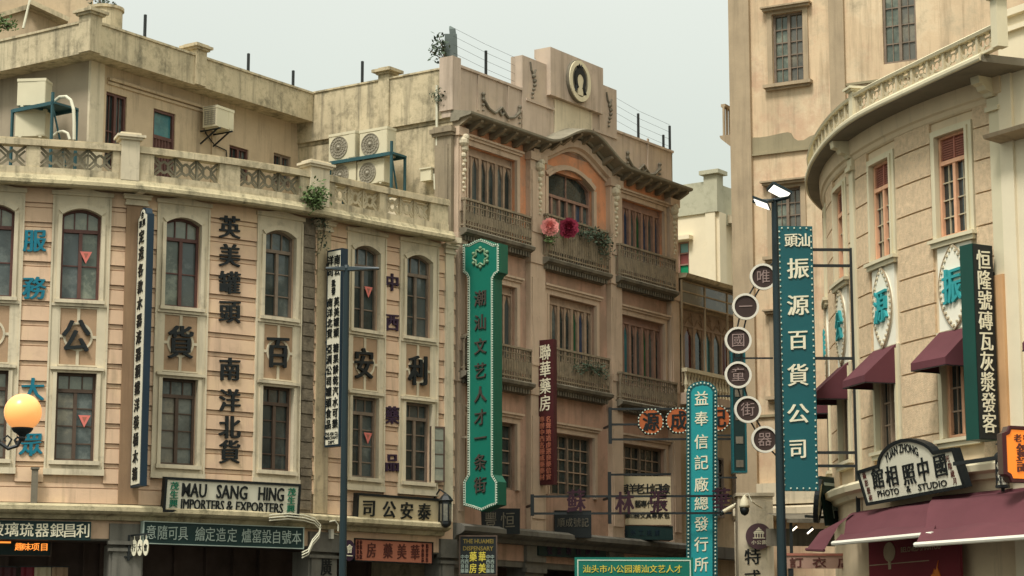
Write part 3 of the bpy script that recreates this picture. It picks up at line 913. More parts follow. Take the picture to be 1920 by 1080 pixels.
# ledge above the arcade, beam, piers and shop recess
lp = [(-.1, 4.40), (.12, 4.42), (.16, 4.50), (.30, 4.53), (.36, 4.58), (.36, 4.66), (.30, 4.70), (-.05, 4.74)]
MB().sweep(A, 0, A.uz(846, 990, .36)[0], lp).build('ledge', M['mossy'], bldA)
PIERS = [(205, 268), (578, 632), (824, 852)]
ghol = []; cur = 0
pu = [(A.uz(x0, 1040)[0], A.uz(x1, 1040)[0]) for x0, x1 in PIERS]
for a, b in pu:
    ghol.append((cur, a)); cur = b
for a, b in pu:
    pr = MB()
    pr.box(A, a, b, 0, 3.95, -.5, .0); pr.box(A, a+.05, b-.05, 0, 3.9, 0, .05)
    pr.box(A, a-.05, b+.05, 3.95, 4.02, -.03, .12); pr.box(A, a-.02, b+.02, 4.02, 4.36, -.03, .07); pr.box(A, a-.04, b+.04, 3.82, 3.88, -.03, .09)
    pr.build('arcade_pier', M['groundstone'], bldA)
for a, b in ghol:
    MB().box(A, a, b, 4.03, 4.10, -.5, -.02).build('lintel', M['groundstone'], bldA)
sh = MB()
sh.box(A, 0, uend, 0, 4.3, -2.7, -2.5); sh.box(A, 0, uend, 4.1, 4.3, -2.5, -.02)
for a, b in ghol:
    n = max(2, int((b-a)/.9))
    for k in range(n+1):
        u = a+(b-a)*k/n
        sh.box(A, u-.04, u+.04, 0, 4.1, -2.5, -2.4)
    sh.box(A, a, b, 3.2, 3.3, -2.5, -2.38)
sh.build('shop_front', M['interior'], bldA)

# ================================================================== ROOF HOUSE behind the balustrade
zE = HR.uz(330, 148, .5)[1]; zT = HR.uz(330, 93, .5)[1]
bldH = thing('roof_house', 'beige plastered roof house with heavy parapet set back behind the corner balustrade', 'building', HR(0, 11.14))
def hwin(x0, x1, y0, y1): return HR.rect(x0, x1, y0, y1)
hw1 = hwin(198, 237, 176, 270)
hw1 = (hw1[0], hw1[1], 12.2, hw1[3])
hd = hwin(287, 328, 208, 285); hd = (hd[0], hd[1], 11.16, hd[3])
hw2 = hwin(430, 466, 276, 304); hw2 = (hw2[0], hw2[1], hw2[3]-.75, hw2[3])
hw3 = hwin(513, 545, 290, 318); hw3 = (hw3[0], hw3[1], hw3[3]-.75, hw3[3])
wl = MB().wall(HR, 0, HR.L, 11.1, zE, [hw1, hd, hw2, hw3], reveal=.15)
wl.build('wall', M['plaster'], bldH)
MB().box(HL, 0, HL.L, 11.1, zE, -.2, 0).build('side_wall', surf('shaded_side_plaster', (158, 144, 122), var=.12, streak=(GRIME, .52, .8, .5)), bldH)  # greyer plaster, with some of the eave's shade put into the colour
pp = MB()
ov = .5
c0 = Hc+bb_*6; C1 = Hc+HL.nrm(0)*ov+HR.nrm(0)*ov
pf = Facade([(c0+HL.nrm(0)*ov)[:2], C1[:2], (Ic+HR.nrm(0)*ov)[:2]])
pf_ang = lambda: None
pl1 = Facade([(c0+HL.nrm(0)*ov)[:2], C1[:2]]); pl2 = Facade([C1[:2], (Ic+HR.nrm(0)*ov-bt*.02)[:2]])
pp.box(pl1, 0, pl1.L-.25, zE, zT, -.25, 0); pp.box(pl2, 0, pl2.L, zE, zT, -.25, 0)
pp.box(pl1, 0, pl1.L, zT, zT+.05, -.27, .03); pp.box(pl2, .03, pl2.L, zT+.003, zT+.053, -.27, .03)
pp.build('parapet', M['weather'], bldH)
so = MB()
so.add([Vector((*v[:2], zE+.002)) for v in (c0+HL.nrm(0)*ov, C1, Ic+HR.nrm(0)*ov, Ic, Hc+bb_*6)]+
       [Vector((*v[:2], zE+.12)) for v in (c0+HL.nrm(0)*ov, C1, Ic+HR.nrm(0)*ov, Ic, Hc+bb_*6)],
       [(4, 3, 2, 1, 0), (5, 6, 7, 8, 9)])
so.build('eave_slab', M['weather'], bldH)
for F_, u in ((pl2, .14), (pl2, pl2.uz(375, 120)[0])):
    cp_ = MB().box(F_, u-.17, u+.17, zE+.02, zT+.16, -.30, .05)
    cp_.box(F_, u-.22, u+.22, zT+.16, zT+.21, -.35, .10); cp_.box(F_, u-.27, u+.27, zT+.21, zT+.27, -.40, .15); cp_.box(F_, u-.2, u+.2, zT+.27, zT+.31, -.33, .08)
    cp_.build('parapet_pier', M['weather'], bldH)
tr = MB()
MB().box(HR, .0, .42, 11.14, zE, 0, .06).build('corner_pier', M['cream_trim'], bldH)
zb = hw1[3]+.06
tr.box(HR, .55, hd[1]+1.3, zb+.18, zb+.24, 0, .09); tr.box(HR, .55, hd[1]+1.3, zb+.10, zb+.16, 0, .04)
tr.box(HR, hd[1]+1.2, hd[1]+1.28, 11.14, zb+.1, 0, .03)
tr.build('trim', M['plaster'], bldH)
for q, wood in ((hw1, M['brownwood']), (hw2, M['brownwood']), (hw3, M['greywood'])):
    grid_window(bldH, HR, *q, wood, [M['glass_dark'], M['glass']], cols=2, rows=2, barmat=M['brownwood'])
dr = MB().frame(HR, *hd, .06, -.12, -.03)
dr.box(HR, hd[0]+.06, hd[1]-.06, hd[2]+.05, hd[3]-.62, -.11, -.07)
for k in range(1, 6):
    u = hd[0]+.06+(hd[1]-hd[0]-.12)*k/6
    dr.box(HR, u-.02, u+.02, hd[2]+.05, hd[3]-.64, -.07, -.05)
dr.box(HR, hd[0]+.06, hd[1]-.06, hd[3]-.66, hd[3]-.58, -.11, -.04)
do = dr.build('door', M['brownwood'], bldH)
MB().box(HR, hd[0]+.05, hd[1]-.05, hd[3]-.6, hd[3]-.05, -.10, -.09).build('pane', M['st_teal'], do)
# stair tower and round water tank beyond the roof house
tw = at(70, 30, 53); 
bldT = thing('stair_tower', 'plain beige stair tower rising behind the roof house parapet', 'building', (tw.x, tw.y, 11.14))
TF = Plane((at(0, 40, 54).x, 54, 0), rad(20))
t0, t1 = TF.ab(-60, 30)[0], TF.ab(174, 30)[0]
zt1 = TF.ab(100, -40)[1]
MB().box(TF, t0, t1, 11.0, zt1, -5, 0).build('wall', M['plaster'], bldT)
s = MB()
za = TF.ab(53, 14)[1]; zb2 = TF.ab(122, 47)[1]
s.bar(TF(TF.ab(53, 14)[0], za, .25), TF(TF.ab(124, 47)[0], zb2, .25), .55, .12)
s.bar(TF(TF.ab(-10, 33)[0], TF.ab(-10, 33)[1], .05), TF(TF.ab(53, 14)[0], za, .05), .12, .12)
s.build('stair_slab', M['weather'], bldT)
MB().tube([TF(*TF.ab(40, 60), .35), TF(*TF.ab(54, 3), .3)], .035).build('drain_pipe', M['pipe'], bldT)
q = at(197, 40, 52)
tk = thing('water_tank', 'squat round concrete water tank against the sky beside the stair tower', 'water tank', (q.x, q.y, 11.5))
kz = at(200, 18, 52).z
MB().lathe((q.x, q.y, 0), [(.42, 11.6), (.42, kz-.06), (.46, kz-.05), (.46, kz+.02), (.40, kz+.04)], 24).build('tank_shell', M['weather'], tk, smooth=False)

# ================================================================== ORNATE SHOPHOUSE (centre)
bldB = thing('ornate_shophouse', 'tall faded orange shophouse with iron balconies and a stepped gable, in the middle', 'building', B(4.9, 0))
BL = B.L
PIL = [(0.0, .30), (2.92, 3.55), (6.50, 7.02), (9.45, BL)]
W3 = [(.48, 2.45, 11.3, 13.42), (3.82, 5.86, 11.3, 13.30), (7.16, 9.25, 11.3, 13.36)]
W2 = [(.48, 2.45, 8.15, 10.36), (3.82, 5.92, 8.15, 10.40), (7.12, 9.22, 8.15, 10.36)]
W1 = [(.48, 2.45, 5.62, 7.15), (3.82, 5.80, 5.62, 7.10), (7.12, 9.2, 5.62, 7.10)]
MB().wall(B, 0, BL, 11.18, 14.1, [W3[0], W3[2], (3.82, 5.86, 11.3, 13.62)], reveal=.26).build('upper_wall', M['orange'], bldB)
MB().wall(B, 0, BL, 4.0, 11.18, W2+W1, reveal=.26).build('lower_wall', M['salmon'], bldB)
# party wall with its own parapet band, looking over the terrace
pz = PW.uz(700, 246)[1]
ptop = PW.uz(830, 131)[1]
s = MB()
s.box(PW, 0, PW.L, 0, pz, -.25, -.02)
s.box(PW, 0, PW.L-.0, pz, ptop, -.25, .05)
s.box(PW, 0, PW.L, ptop, ptop+.04, -.27, .08)
s.build('party_wall', M['weather'], bldB)
ppx = PW.uz(723, 200)[0]
s = MB().box(PW, ppx-.16, ppx+.16, pz+.02, ptop+.14, -.2, .09)
s.box(PW, ppx-.2, ppx+.2, ptop+.14, ptop+.19, -.24, .13); s.box(PW, ppx-.28, ppx+.28, ptop+.19, ptop+.26, -.32, .2); s.box(PW, ppx-.16, ppx+.16, ptop+.26, ptop+.31, -.2, .09)
s.build('parapet_pier', M['weather'], bldB)
# corner pilaster on the party-wall side
e0 = PW.uz(820, 400)[0]
s = MB()
s.box(PW, e0, PW.L+.02, 0, 13.55, -.02, .12)
s.box(PW, e0-.05, PW.L+.06, 13.55, 13.62, -.02, .17); s.box(PW, e0-.08, PW.L+.10, 13.62, 13.72, -.02, .22); s.box(PW, e0-.03, PW.L+.04, 13.72, 13.78, -.02, .15)
s.box(PW, e0+.04, PW.L-.06, 12.0, 13.35, .12, .145)
s.build('corner_pilaster', M['greystone'], bldB)
# flanks and roof
rt = MB()
q0, q1 = B(0, 13.9), B(BL, 13.9)
rt.add([q0, q1, q1+bb_*8, q0+bb_*8, q0+Vector((0, 0, .2)), q1+Vector((0, 0, .2)), q1+bb_*8+Vector((0, 0, .2)), q0+bb_*8+Vector((0, 0, .2))],
       [(0, 1, 2, 3), (4, 7, 6, 5)])
q0, q1 = B(BL-.01, 0), B(BL-.01, 15.0)
rt.add([q0, q0+bb_*8, q1+bb_*8, q1], [(0, 1, 2, 3)])
rt.build('roof', M['roofing'], bldB)
# pilasters, storey bands and trim
for a, b in PIL:
    s = MB()
    s.box(B, a, b, 4.7, 13.75, -.02, .14)
    s.box(B, a+.05, b-.05, 8.6, 10.7, .14, .165); s.box(B, a+.05, b-.05, 11.8, 13.3, .14, .165); s.box(B, a+.05, b-.05, 5.0, 7.4, .14, .165)
    s.box(B, a-.04, b+.04, 13.55, 13.75, -.02, .19); s.box(B, a-.03, b+.03, 11.05, 11.3, -.02, .17); s.box(B, a-.03, b+.03, 7.9, 8.1, -.02, .17)
    s.build('pilaster', M['peach'], bldB)
for (a, b, z0, z1) in W3+W2+W1:
    if z1 == 13.30:
        continue
    s = MB()
    s.box(B, a-.16, a-.02, z0, z1+.14, -.02, .055); s.box(B, b+.02, b+.16, z0, z1+.14, -.02, .055); s.box(B, a-.02, b+.02, z1+.01, z1+.14, -.02, .055)
    s.box(B, a-.06, a-.005, z0, z1+.02, -.02, .08); s.box(B, b+.005, b+.06, z0, z1+.02, -.02, .08)
    s.box(B, a-.20, b+.20, z1+.14, z1+.20, -.02, .10); s.box(B, a-.23, b+.23, z1+.20, z1+.25, -.02, .14)
    s.build('window_surround', M['peach'], bldB)
s = MB()
a, b = 3.82, 5.86
m, hw = (a+b)/2, (b-a)/2
us = [a+(b-a)*k/14 for k in range(15)]
arc = lambda u, r=.32, z=13.30, k=0.0: z+r*(1-((u-m)/hw)**2)+k
s.poly(B, [(u, arc(u)) for u in us]+[(b, 13.622), (a, 13.622)], -.25, -.002)
s.poly(B, [(u, arc(u)) for u in us]+[(m+(u-m)*1.12, arc(u, k=.12)) for u in reversed(us)], -.02, .06)
s.poly(B, [(u, arc(u)) for u in us]+[(m+(u-m)*1.05, arc(u, k=.05)) for u in reversed(us)], .06, .09)
for e0_, e1_ in ((a-.12, a), (b, b+.12)): s.box(B, e0_, e1_, 11.3, 13.30, -.02, .06)
s.build('window_surround', M['peach'], bldB)
# carved drops and consoles at the pilaster heads
for u in (.17, 3.28, 6.72, 9.62):
    s = MB()
    for i, (zz, r) in enumerate([(13.42, .13), (13.26, .10), (13.1, .075), (12.98, .06), (12.88, .05), (12.76, .06), (12.66, .045), (12.56, .05), (12.46, .04), (12.36, .045), (12.27, .035)]):
        s.ball(B(u+(.02 if i % 2 else -.02), zz, .17), r, 8, 5)
    s.ball(B(u, 13.52, .22), .09, 8, 5)
    s.build('carved_drop', M['cream_trim'], bldB)
# third-floor windows behind the balconies
leaf_window(bldB, B, *W3[0][:2], W3[0][2], W3[0][3], 6, M['oldwood'], [M['glass_dark'], M['glass'], M['glass_dark']])
leaf_window(bldB, B, *W3[2][:2], W3[2][2], W3[2][3], 7, M['pinkwood'], [M['glass_dark'], M['st_blue'], M['glass'], M['st_green'], M['st_blue'], M['glass'], M['st_blue']])
fr = MB(); dd = -.16
for e0_, e1_ in ((a, a+.06), (b-.06, b)): fr.box(B, e0_, e1_, 11.3, 13.28, dd, dd+.09)
fr.poly(B, [(u, arc(u, k=-.002)) for u in us]+[(u, arc(u, k=-.06)) for u in reversed(us)], dd, dd+.09)
fr.box(B, a+.06, b-.06, 12.86, 12.93, dd, dd+.1)
fr.box(B, m-.015, m+.015, 12.93, 13.56, dd, dd+.05)
for k in range(1, 6):
    u = a+(b-a)*k/6; fr.box(B, u-.04, u+.04, 11.3, 12.86, dd, dd+.08)
fr.box(B, a+.06, b-.06, 12.3, 12.35, dd+.005, dd+.065)
fo = fr.build('arched_window', M['pinkwood'], bldB)
MB().poly(B, [(a+.02, 12.9), (b-.02, 12.9)]+[(u, arc(u, k=-.03)) for u in reversed(us[1:-1])], dd+.01, dd+.02).build('pane', M['glass_dark'], fo)
for k in range(6):
    p = MB().box(B, a+(b-a)*k/6+.01, a+(b-a)*(k+1)/6-.01, 11.3, 12.88, dd+.01, dd+.02)
    p.build('pane', (M['st_blue'], M['glass_curtain'], M['glass_dark'], M['glass_curtain'], M['st_blue'], M['glass'])[k], fo)
# second-floor and first-floor windows
leaf_window(bldB, B, *W2[0], 6, M['oldwood'], [M['glass_dark'], M['glass']])
leaf_window(bldB, B, *W2[1], 7, M['oldwood'], [M['glass_dark'], M['glass'], M['glass_dark'], M['glass_dark'], M['st_green'], M['st_blue'], M['glass_dark']])
leaf_window(bldB, B, *W2[2], 7, M['pinkwood'], [M['glass_dark'], M['st_teal'], M['glass_dark'], M['glass'], M['st_green'], M['glass'], M['glass_dark']])
for q in W1:
    grid_window(bldB, B, *q, M['greywood'], [M['glass_dark'], M['glass_dark']], cols=6, rows=5, dd=-.16, barmat=M['oldwood'])
# balconies
BALC = [(.10, 2.76, 11.36, 12.10), (3.45, 6.20, 11.20, 12.30), (6.73, 9.47, 11.22, 12.10), (.10, 2.76, 8.10, 8.92), (3.45, 6.20, 8.20, 9.10), (6.73, 9.47, 8.10, 8.84)]
for i, (a, b, z0, z1) in enumerate(BALC):
    dp = .26
    s = MB()
    s.sweep(B, a-.06, b+.06, [(-.02, z0-.24), (.08, z0-.23), (.14, z0-.15), (.26, z0-.11), (.30, z0-.08), (.34, z0-.07), (.36, z0), (.30, z0+.04), (-.02, z0+.04)])
    n = int((b-a)/.11)
    for k in range(n):
        u = a+(b-a)*(k+.5)/n
        s.box(B, u-.03, u+.03, z0-.23, z0-.12, .06, .24)
    so_ = s.build('balcony', M['darkstone'], bldB)
    r = MB()
    r.box(B, a, b, z1-.05, z1, dp-.035, dp+.035); r.box(B, a, b, z0+.10, z0+.135, dp-.02, dp+.02); r.box(B, a, b, z1-.17, z1-.145, dp-.015, dp+.015)
    for uu in (a, b):
        r.bar(B(uu, z1-.025, .0), B(uu, z1-.025, dp), .06, .05); r.bar(B(uu, z0+.12, .0), B(uu, z0+.12, dp), .035, .035)
        for k in range(3):
            d = .05+.09*k
            r.box(B, uu-.012, uu+.012, z0+.05, z1-.05, d-.012, d+.012)
    n = int((b-a)/.10)
    for k in range(n+1):
        u = a+(b-a)*k/n
        r.box(B, u-.013, u+.013, z0+.05, z1-.05, dp-.013, dp+.013)
        if k < n:
            c = u+(b-a)/n/2
            r.box(B, c-.022, c+.022, z0+.22, z1-.32, dp-.009, dp+.009)
            if k % 2 == 0: r.ring(B, ellipse(c, z1-.245, .05, .065, 10), ellipse(c, z1-.245, .033, .048, 10), dp-.01, dp+.01)
    r.build('railing', M['rail'], so_)
# bracketed eave that bows up over the middle bay
def eave_rise(u):
    c, hw = 5.05, 1.9
    t = abs(u-c)/hw
    return 0.58*(0.5+0.5*math.cos(math.pi*t)) if t < 1 else 0.0
s = MB()
ez = 13.86
s.sweep(B, -.06, BL+.14, [(-.05, ez+.02), (.18, ez+.03), (.22, ez+.08), (.50, ez+.12), (.53, ez+.14), (.54, ez+.19), (.45, ez+.21), (-.05, ez+.30)], step=.12, rise=eave_rise)
s.build('eave', M['eave'], bldB)
n = 22
for k in range(n):
    s = MB()
    u = .05+(BL)*k/(n-1); h = eave_rise(u)
    s.add([B(u-.05, ez-.12+h, -.02), B(u+.05, ez-.12+h, -.02), B(u-.05, ez-.12+h, .10), B(u+.05, ez-.12+h, .10),
           B(u-.05, ez+.06+h, .44), B(u+.05, ez+.06+h, .44), B(u-.05, ez+.12+h, .44), B(u+.05, ez+.12+h, .44), B(u-.05, ez+.06+h, -.02), B(u+.05, ez+.06+h, -.02)],
          [(0, 2, 3, 1), (2, 4, 5, 3), (4, 6, 7, 5), (0, 8, 6, 4, 2), (1, 3, 5, 7, 9)])
    s.build('bracket', M['greystone'], bldB)
s = MB()
s.sweep(B, 3.05, 6.95, [(-.02, 13.55), (.06, 13.55), (.08, 13.62), (.16, 13.66), (.16, 13.84), (-.02, 13.84)], step=.12, rise=eave_rise)
s.build('frieze', M['peach'], bldB)
uu = [3.05+3.9*k/30 for k in range(31)]
MB().poly(B, [(3.05, 13.5)]+[(6.95, 13.5)]+[(u, 13.90+eave_rise(u)) for u in reversed(uu)], -.3, -.006).build('lunette', M['orange'], bldB)
# parapet and stepped gable
s = MB()
s.box(B, -.06, 2.76, 14.0, 15.22, -.3, -.02); s.box(B, -.08, 2.76, 15.22, 15.28, -.34, .02); s.box(B, 7.03, BL, 14.0, 15.06, -.3, -.02); s.box(B, 7.03, BL+.04, 15.06, 15.12, -.34, .02)
s.box(B, -.10, .22, 14.15, 15.42, -.34, .04)
for u in (.98, 2.2, 8.6): s.box(B, u-.035, u+.035, 14.35, 15.2, -.02, .01)
s.box(B, 2.76, 3.80, 14.0, 16.10, -.32, .02); s.box(B, 6.20, 7.03, 14.0, 16.16, -.32, .02)
s.box(B, 3.80, 6.20, 14.0, 16.30, -.30, .00)
s.box(B, 3.80, 6.20, 15.33, 16.53, .0, .14); s.box(B, 3.80, 6.20, 16.30, 16.53, -.34, .0)
s.box(B, 2.9, 4.1, 15.0, 15.06, .02, .06); s.box(B, 5.9, 7.0, 14.85, 14.91, .02, .06)
s.build('gable_parapet', M['gable'], bldB)
MB().box(B, 4.15, 5.85, 14.45, 15.32, 0, .03).build('gable_panel', M['cream_trim'], bldB)
# relief swags
def swag(u0, zz, w, sc=1.0):
    s = MB()
    pts = [(u0, zz+.34), (u0+.03, zz+.22), (u0+.15*w, zz+.06), (u0+.32*w, zz), (u0+.42*w, zz+.1), (u0+.5*w, zz+.2), (u0+.58*w, zz+.1), (u0+.68*w, zz), (u0+.85*w, zz+.06), (u0+w-.03, zz+.22), (u0+w, zz+.34)]
    s.tube([B(x, y_, .015) for x, y_ in pts], .035, 6)
    s.tube([B(x, y_, .015) for x, y_ in [(u0+.42*w, zz+.1), (u0+.5*w, zz), (u0+.58*w, zz+.1)]], .03, 6)
    for x in (u0, u0+w):
        for k in range(4): s.ball(B(x, zz+.36-.13*k, .02), .055-.008*k, 6, 4)
    s.build('relief_swag', M['darkstone'], bldB)
swag(1.15, 14.42, 1.5); swag(7.55, 14.25, 1.6)
for u in (3.2, 6.65):
    s = MB(); zz = 15.55
    for k in range(6): s.ball(B(u+.05*math.sin(k), zz+.0-.11*k+.12, .05), .06-.005*k, 6, 4)
    s.tube([B(u-.12, zz+.45, .03), B(u-.08, zz+.25, .04), B(u, zz+.12, .05), B(u+.1, zz+.3, .04)], .025, 6)
    s.build('relief_ornament', M['darkstone'], bldB)
# oval medallion
q = B.uz(1083, 153, .16)
medx, medz = q
ra, rb_ = .50, .54
s = MB().poly(B, ellipse(medx, medz, ra, rb_, 36), .14, .22)
mo = s.build('medallion', M['darkstone'], bldB)
s = MB().ring(B, ellipse(medx, medz, ra-.02, rb_-.02, 36), ellipse(medx, medz, ra-.14, rb_-.14, 36), .22, .25)
MB_face = [(medx-.13, medz-.36), (medx+.13, medz-.36), (medx+.10, medz-.12), (medx+.14, medz+.04), (medx+.13, medz+.16), (medx, medz+.2), (medx-.13, medz+.16), (medx-.14, medz+.04), (medx-.10, medz-.12)]
s.poly(B, MB_face, .22, .245)
s.build('medallion_ring', M['ctrim'], mo)
s = MB()
outl = []; inl = []
for k in range(17):
    t = -.75+1.5*k/16*1.0
    th = math.pi/2-(t/.75)*math.pi*.82
    outl.append((medx+.25*math.cos(th), medz+.06+.27*math.sin(th)*(1 if math.sin(th) > 0 else 1.2)))
    inl.append((medx+.14*math.cos(th), medz+.02+.15*math.sin(th)*(1 if math.sin(th) > 0 else 1.5)))
for k in range(16):
    s.poly(B, [outl[k], outl[k+1], inl[k+1], inl[k]], .22, .255)
for sx in (-1, 1):
    s.tube([B(medx+sx*.19, medz-.15, .24), B(medx+sx*.2, medz-.26, .24), B(medx+sx*.25, medz-.30, .24)], .03, 6)
    s.tube([B(medx+sx*.04, medz+.30, .24), B(medx+sx*.12, medz+.36, .24), B(medx+sx*.06, medz+.42, .24), B(medx, medz+.34, .24)], .025, 6)
s.build('medallion_figure', M['black'], mo)
# ground floor: ledge, beam, piers, recess
MB().sweep(B, -.1, BL+.1, [(-.1, 4.36), (.15, 4.38), (.2, 4.46), (.34, 4.50), (.42, 4.56), (.42, 4.66), (.30, 4.72), (-.05, 4.76)]).build('ledge', M['groundstone'], bldB)
for a, b in [(-.1, .32), (2.85, 3.6), (6.45, 7.05), (9.4, BL)]:
    s = MB(); s.box(B, a, b, 0, 4.0, -.5, .03); s.box(B, a-.05, b+.05, 3.75, 3.85, -.03, .1); s.box(B, a-.03, b+.03, 4.0, 4.37, -.02, .09)
    s.build('arcade_pier', M['groundstone'], bldB)
for a, b in ((.32, 2.85), (3.6, 6.45), (7.05, 9.4)): MB().box(B, a, b, 3.86, 4.36, -.3, -.02).build('lintel', M['groundstone'], bldB)
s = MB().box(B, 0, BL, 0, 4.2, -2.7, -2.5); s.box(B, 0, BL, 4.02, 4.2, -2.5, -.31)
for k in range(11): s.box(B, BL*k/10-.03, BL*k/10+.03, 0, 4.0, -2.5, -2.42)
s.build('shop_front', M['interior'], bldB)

# ================================================================== VERANDA HOUSE next up the street
GL_ = 14.6
Gf = Facade([(B1[0]+.02*bt.x, B1[1]+.02*bt.y), (B1[0]+bt.x*5.2, B1[1]+bt.y*5.2)])
bldG = thing('veranda_house', 'dim veranda house with carved timber windows and turned balusters beyond the ornate shophouse', 'building', Gf(2.4, 0))
def gz(px, py, d=0): return Gf.uz(px, py, d)
gw = Gf.rect(1278, 1352, 585, 690)
gt = gz(1320, 530)[1]
gb = gz(1300, 716)[1]
wl = MB().wall(Gf, 0, Gf.L, 0, gt, [(.25, 4.3, gb-.2, gw[3]+.02)], reveal=.3)
wl.build('wall', M['plaster'], bldG)
leaf_window(bldG, Gf, .25, 4.3, gb-.2, gw[3], 8, M['oldwood'], [M['glass_dark'], M['st_red'], M['glass_dark'], M['st_teal'], M['glass'], M['st_red'], M['st_blue'], M['glass_dark']], dd=-.25, head=.42, solid=.06)
s = MB()
zt_ = gw[3]-.47
for i in range(8):
    for k in range(2):
        u = .25+4.05*(i+.5)/8
        s.tube([Gf(u-.2, zt_+.04, -.17), Gf(u-.05, zt_+.25, -.17), Gf(u+.2, zt_+.1+.2*k, -.17), Gf(u+.1, zt_+.42, -.17)], .02, 5)
s.build('fretwork', M['oldwood'], bldG)
s = MB()
s.sweep(Gf, 0, Gf.L, [(-.02, gt-.12), (.35, gt-.1), (.4, gt), (-.02, gt+.05)])
s.build('cornice', M['weather'], bldG)
# frosted glazed screen over the veranda
s = MB()
zc1, zc0 = gt-.15, gw[3]+.05
for k in range(5):
    u = .05+4.9*k/4
    s.box(Gf, u-.02, u+.02, gb-.2, zc1, .16, .20)
for zz in (zc1-.04, (zc0+zc1)/2, zc0): s.box(Gf, .05, 4.95, zz, zz+.035, .155, .195)
co = s.build('screen_frame', M['dtrim'], bldG)
MB().box(Gf, .05, 4.95, zc0+.02, zc1-.02, .165, .175).build('screen_pane', M['glass_curtain'], co)
zb_ = gz(1290, 738, .2)[1]; zr_ = gz(1290, 692, .2)[1]
so_ = MB().box(Gf, 0, 4.9, zb_-.3, zb_, -.02, .36).build('balcony', M['peach'], bldG)
MB().box(Gf, 0, 4.9, zr_-.10, zr_, .18, .34).build('balustrade_rail', M['ctrim'], so_)
for k in range(30):
    u = .08+4.7*k/29; h = zr_-.10-zb_
    s = MB().lathe(Gf(u, zb_, .26), [(.05, 0), (.05, .05), (.028, .1), (.058, h*.4), (.028, h*.75), (.05, h-.04), (.05, h)], 8)
    s.build('baluster', M['ctrim'], so_)
MB().box(Gf, 0, Gf.L, 4.4, 4.7, 0, .4).build('ledge', M['groundstone'], bldG)
grid_window(bldG, Gf, .5, 2.3, 5.5, 7.1, M['greywood'], [M['glass_dark'], M['glass_dark']], cols=4, rows=4, dd=.03)
grid_window(bldG, Gf, 2.9, 4.7, 5.5, 7.1, M['greywood'], [M['glass_dark'], M['glass_dark']], cols=4, rows=4, dd=.03)
MB().add([Gf(0, gt, 0), Gf(Gf.L, gt, 0), Gf(Gf.L, gt, 0)+bb_*9, Gf(0, gt, 0)+bb_*9], [(0, 1, 2, 3)]).build('roof', M['roofing'], bldG)

# ================================================================== WHITE HOUSE further back
Ec = Vector((*ground(1347, 63.5, 11), 0))
EW = Facade([(Ec+bb_*7)[:2], Ec[:2]])                    # blank party wall
EF = Facade([Ec[:2], (Ec+bt*5)[:2]])                     # its street front
bldE = thing('white_house', 'cream white house with mossy parapet and stained glass window, far back above the veranda roof', 'building', EW(5, 0))
ez1, ez0 = EW.uz(1310, 343)[1], EW.uz(1310, 402)[1]
q = EW.rect(1272, 1292, 453, 517)
ew = (max(.3, q[0]-.02), q[1], q[2], q[3])
MB().wall(EW, 0, EW.L, 0, ez0, [ew], reveal=.15).build('wall', M['ewall'], bldE)
s = MB().box(EW, 0, EW.L, ez0, ez1, -.2, .06)
s.box(EW, EW.L-.35, EW.L+.1, ez0, ez1+.18, -.25, .12); s.box(EW, EW.L-.45, EW.L+.2, ez1+.18, ez1+.3, -.35, .22)
s.box(EF, .3, 5, ez0-.3, ez1-.1, -.2, .05)
s.build('parapet', M['egrey'], bldE)
s = MB().box(EW, EW.L-.32, EW.L, 0, ez0, 0, .1); s.box(EF, 0, .4, 0, ez0, 0, .1)
s.build('pilaster', M['ewall'], bldE)
ef = MB().frame(EW, *ew, .05, -.12, -.04)
ef.box(EW, ew[0]+.05, ew[1]-.05, ew[2]+(ew[3]-ew[2])/3-.02, ew[2]+(ew[3]-ew[2])/3+.02, -.12, -.05); ef.box(EW, ew[0]+.05, ew[1]-.05, ew[2]+(ew[3]-ew[2])*2/3-.02, ew[2]+(ew[3]-ew[2])*2/3+.02, -.12, -.05)
eo = ef.build('window', M['pinkwood'], bldE)
s = MB()
h3 = (ew[3]-ew[2])/3
for k_, mt in enumerate(('pane_green', 'pane_red', 'pane_teal')):
    MB().box(EW, ew[0]+.04, ew[1]-.04, ew[2]+h3*k_+.01, ew[2]+h3*(k_+1)-.01, -.10, -.09).build('pane', M[mt], eo)
MB().box(EW, ew[0]-.12, ew[1]+.15, ew[3]+.02, ew[3]+.14, 0, .25).build('window_hood', M['ewall'], bldE)
MB().box(EF, 0, 5, 0, ez0, -.2, 0).build('street_front', M['ewall'], bldE)
s = MB()
zz = EF.uz(1365, 420)[1]
s.box(EF, .6, 4.5, zz, zz+.25, 0, .5); s.box(EF, .9, 4.5, zz-3.6, zz-3.3, 0, .6); s.box(EF, 1.0, 1.35, zz-3.3, zz, .1, .35)
s.build('balcony', M['cream_trim'], bldE)

# ================================================================== TALL OCHRE BUILDING (right, behind)
D0 = ground(1380, 53, 9)
dx = Vector((math.sin(rad(61)), -math.cos(rad(61)), 0))
D = Facade([D0, (D0[0]+dx.x*10, D0[1]+dx.y*10)])
DB = Vector((math.sin(rad(29)), math.cos(rad(29)), 0))
DS = Facade([(D0[0]+DB.x*8, D0[1]+DB.y*8), D0])
bldD = thing('tall_ochre_building', 'tall patchy ochre block rising out of the picture behind the round corner', 'building', D(4, 0))
dq = [D.rect(1449, 1507, 24, 155), D.rect(1449, 1503, 352, 478), D.rect(1654, 1717, -60, 117)]
dh = [(a, b, c, d_) for a, b, c, d_ in dq]
dh.append((4.02, 4.9, 11.6, 13.9)); dh.append((dq[1][0], dq[1][1], 8.0, 9.9)); dh.append((7.4, 8.3, dq[2][2]+1.8, dq[2][3]+1.2))
dh[3] = (dh[2][0], dh[2][1], 11.6, 13.9)
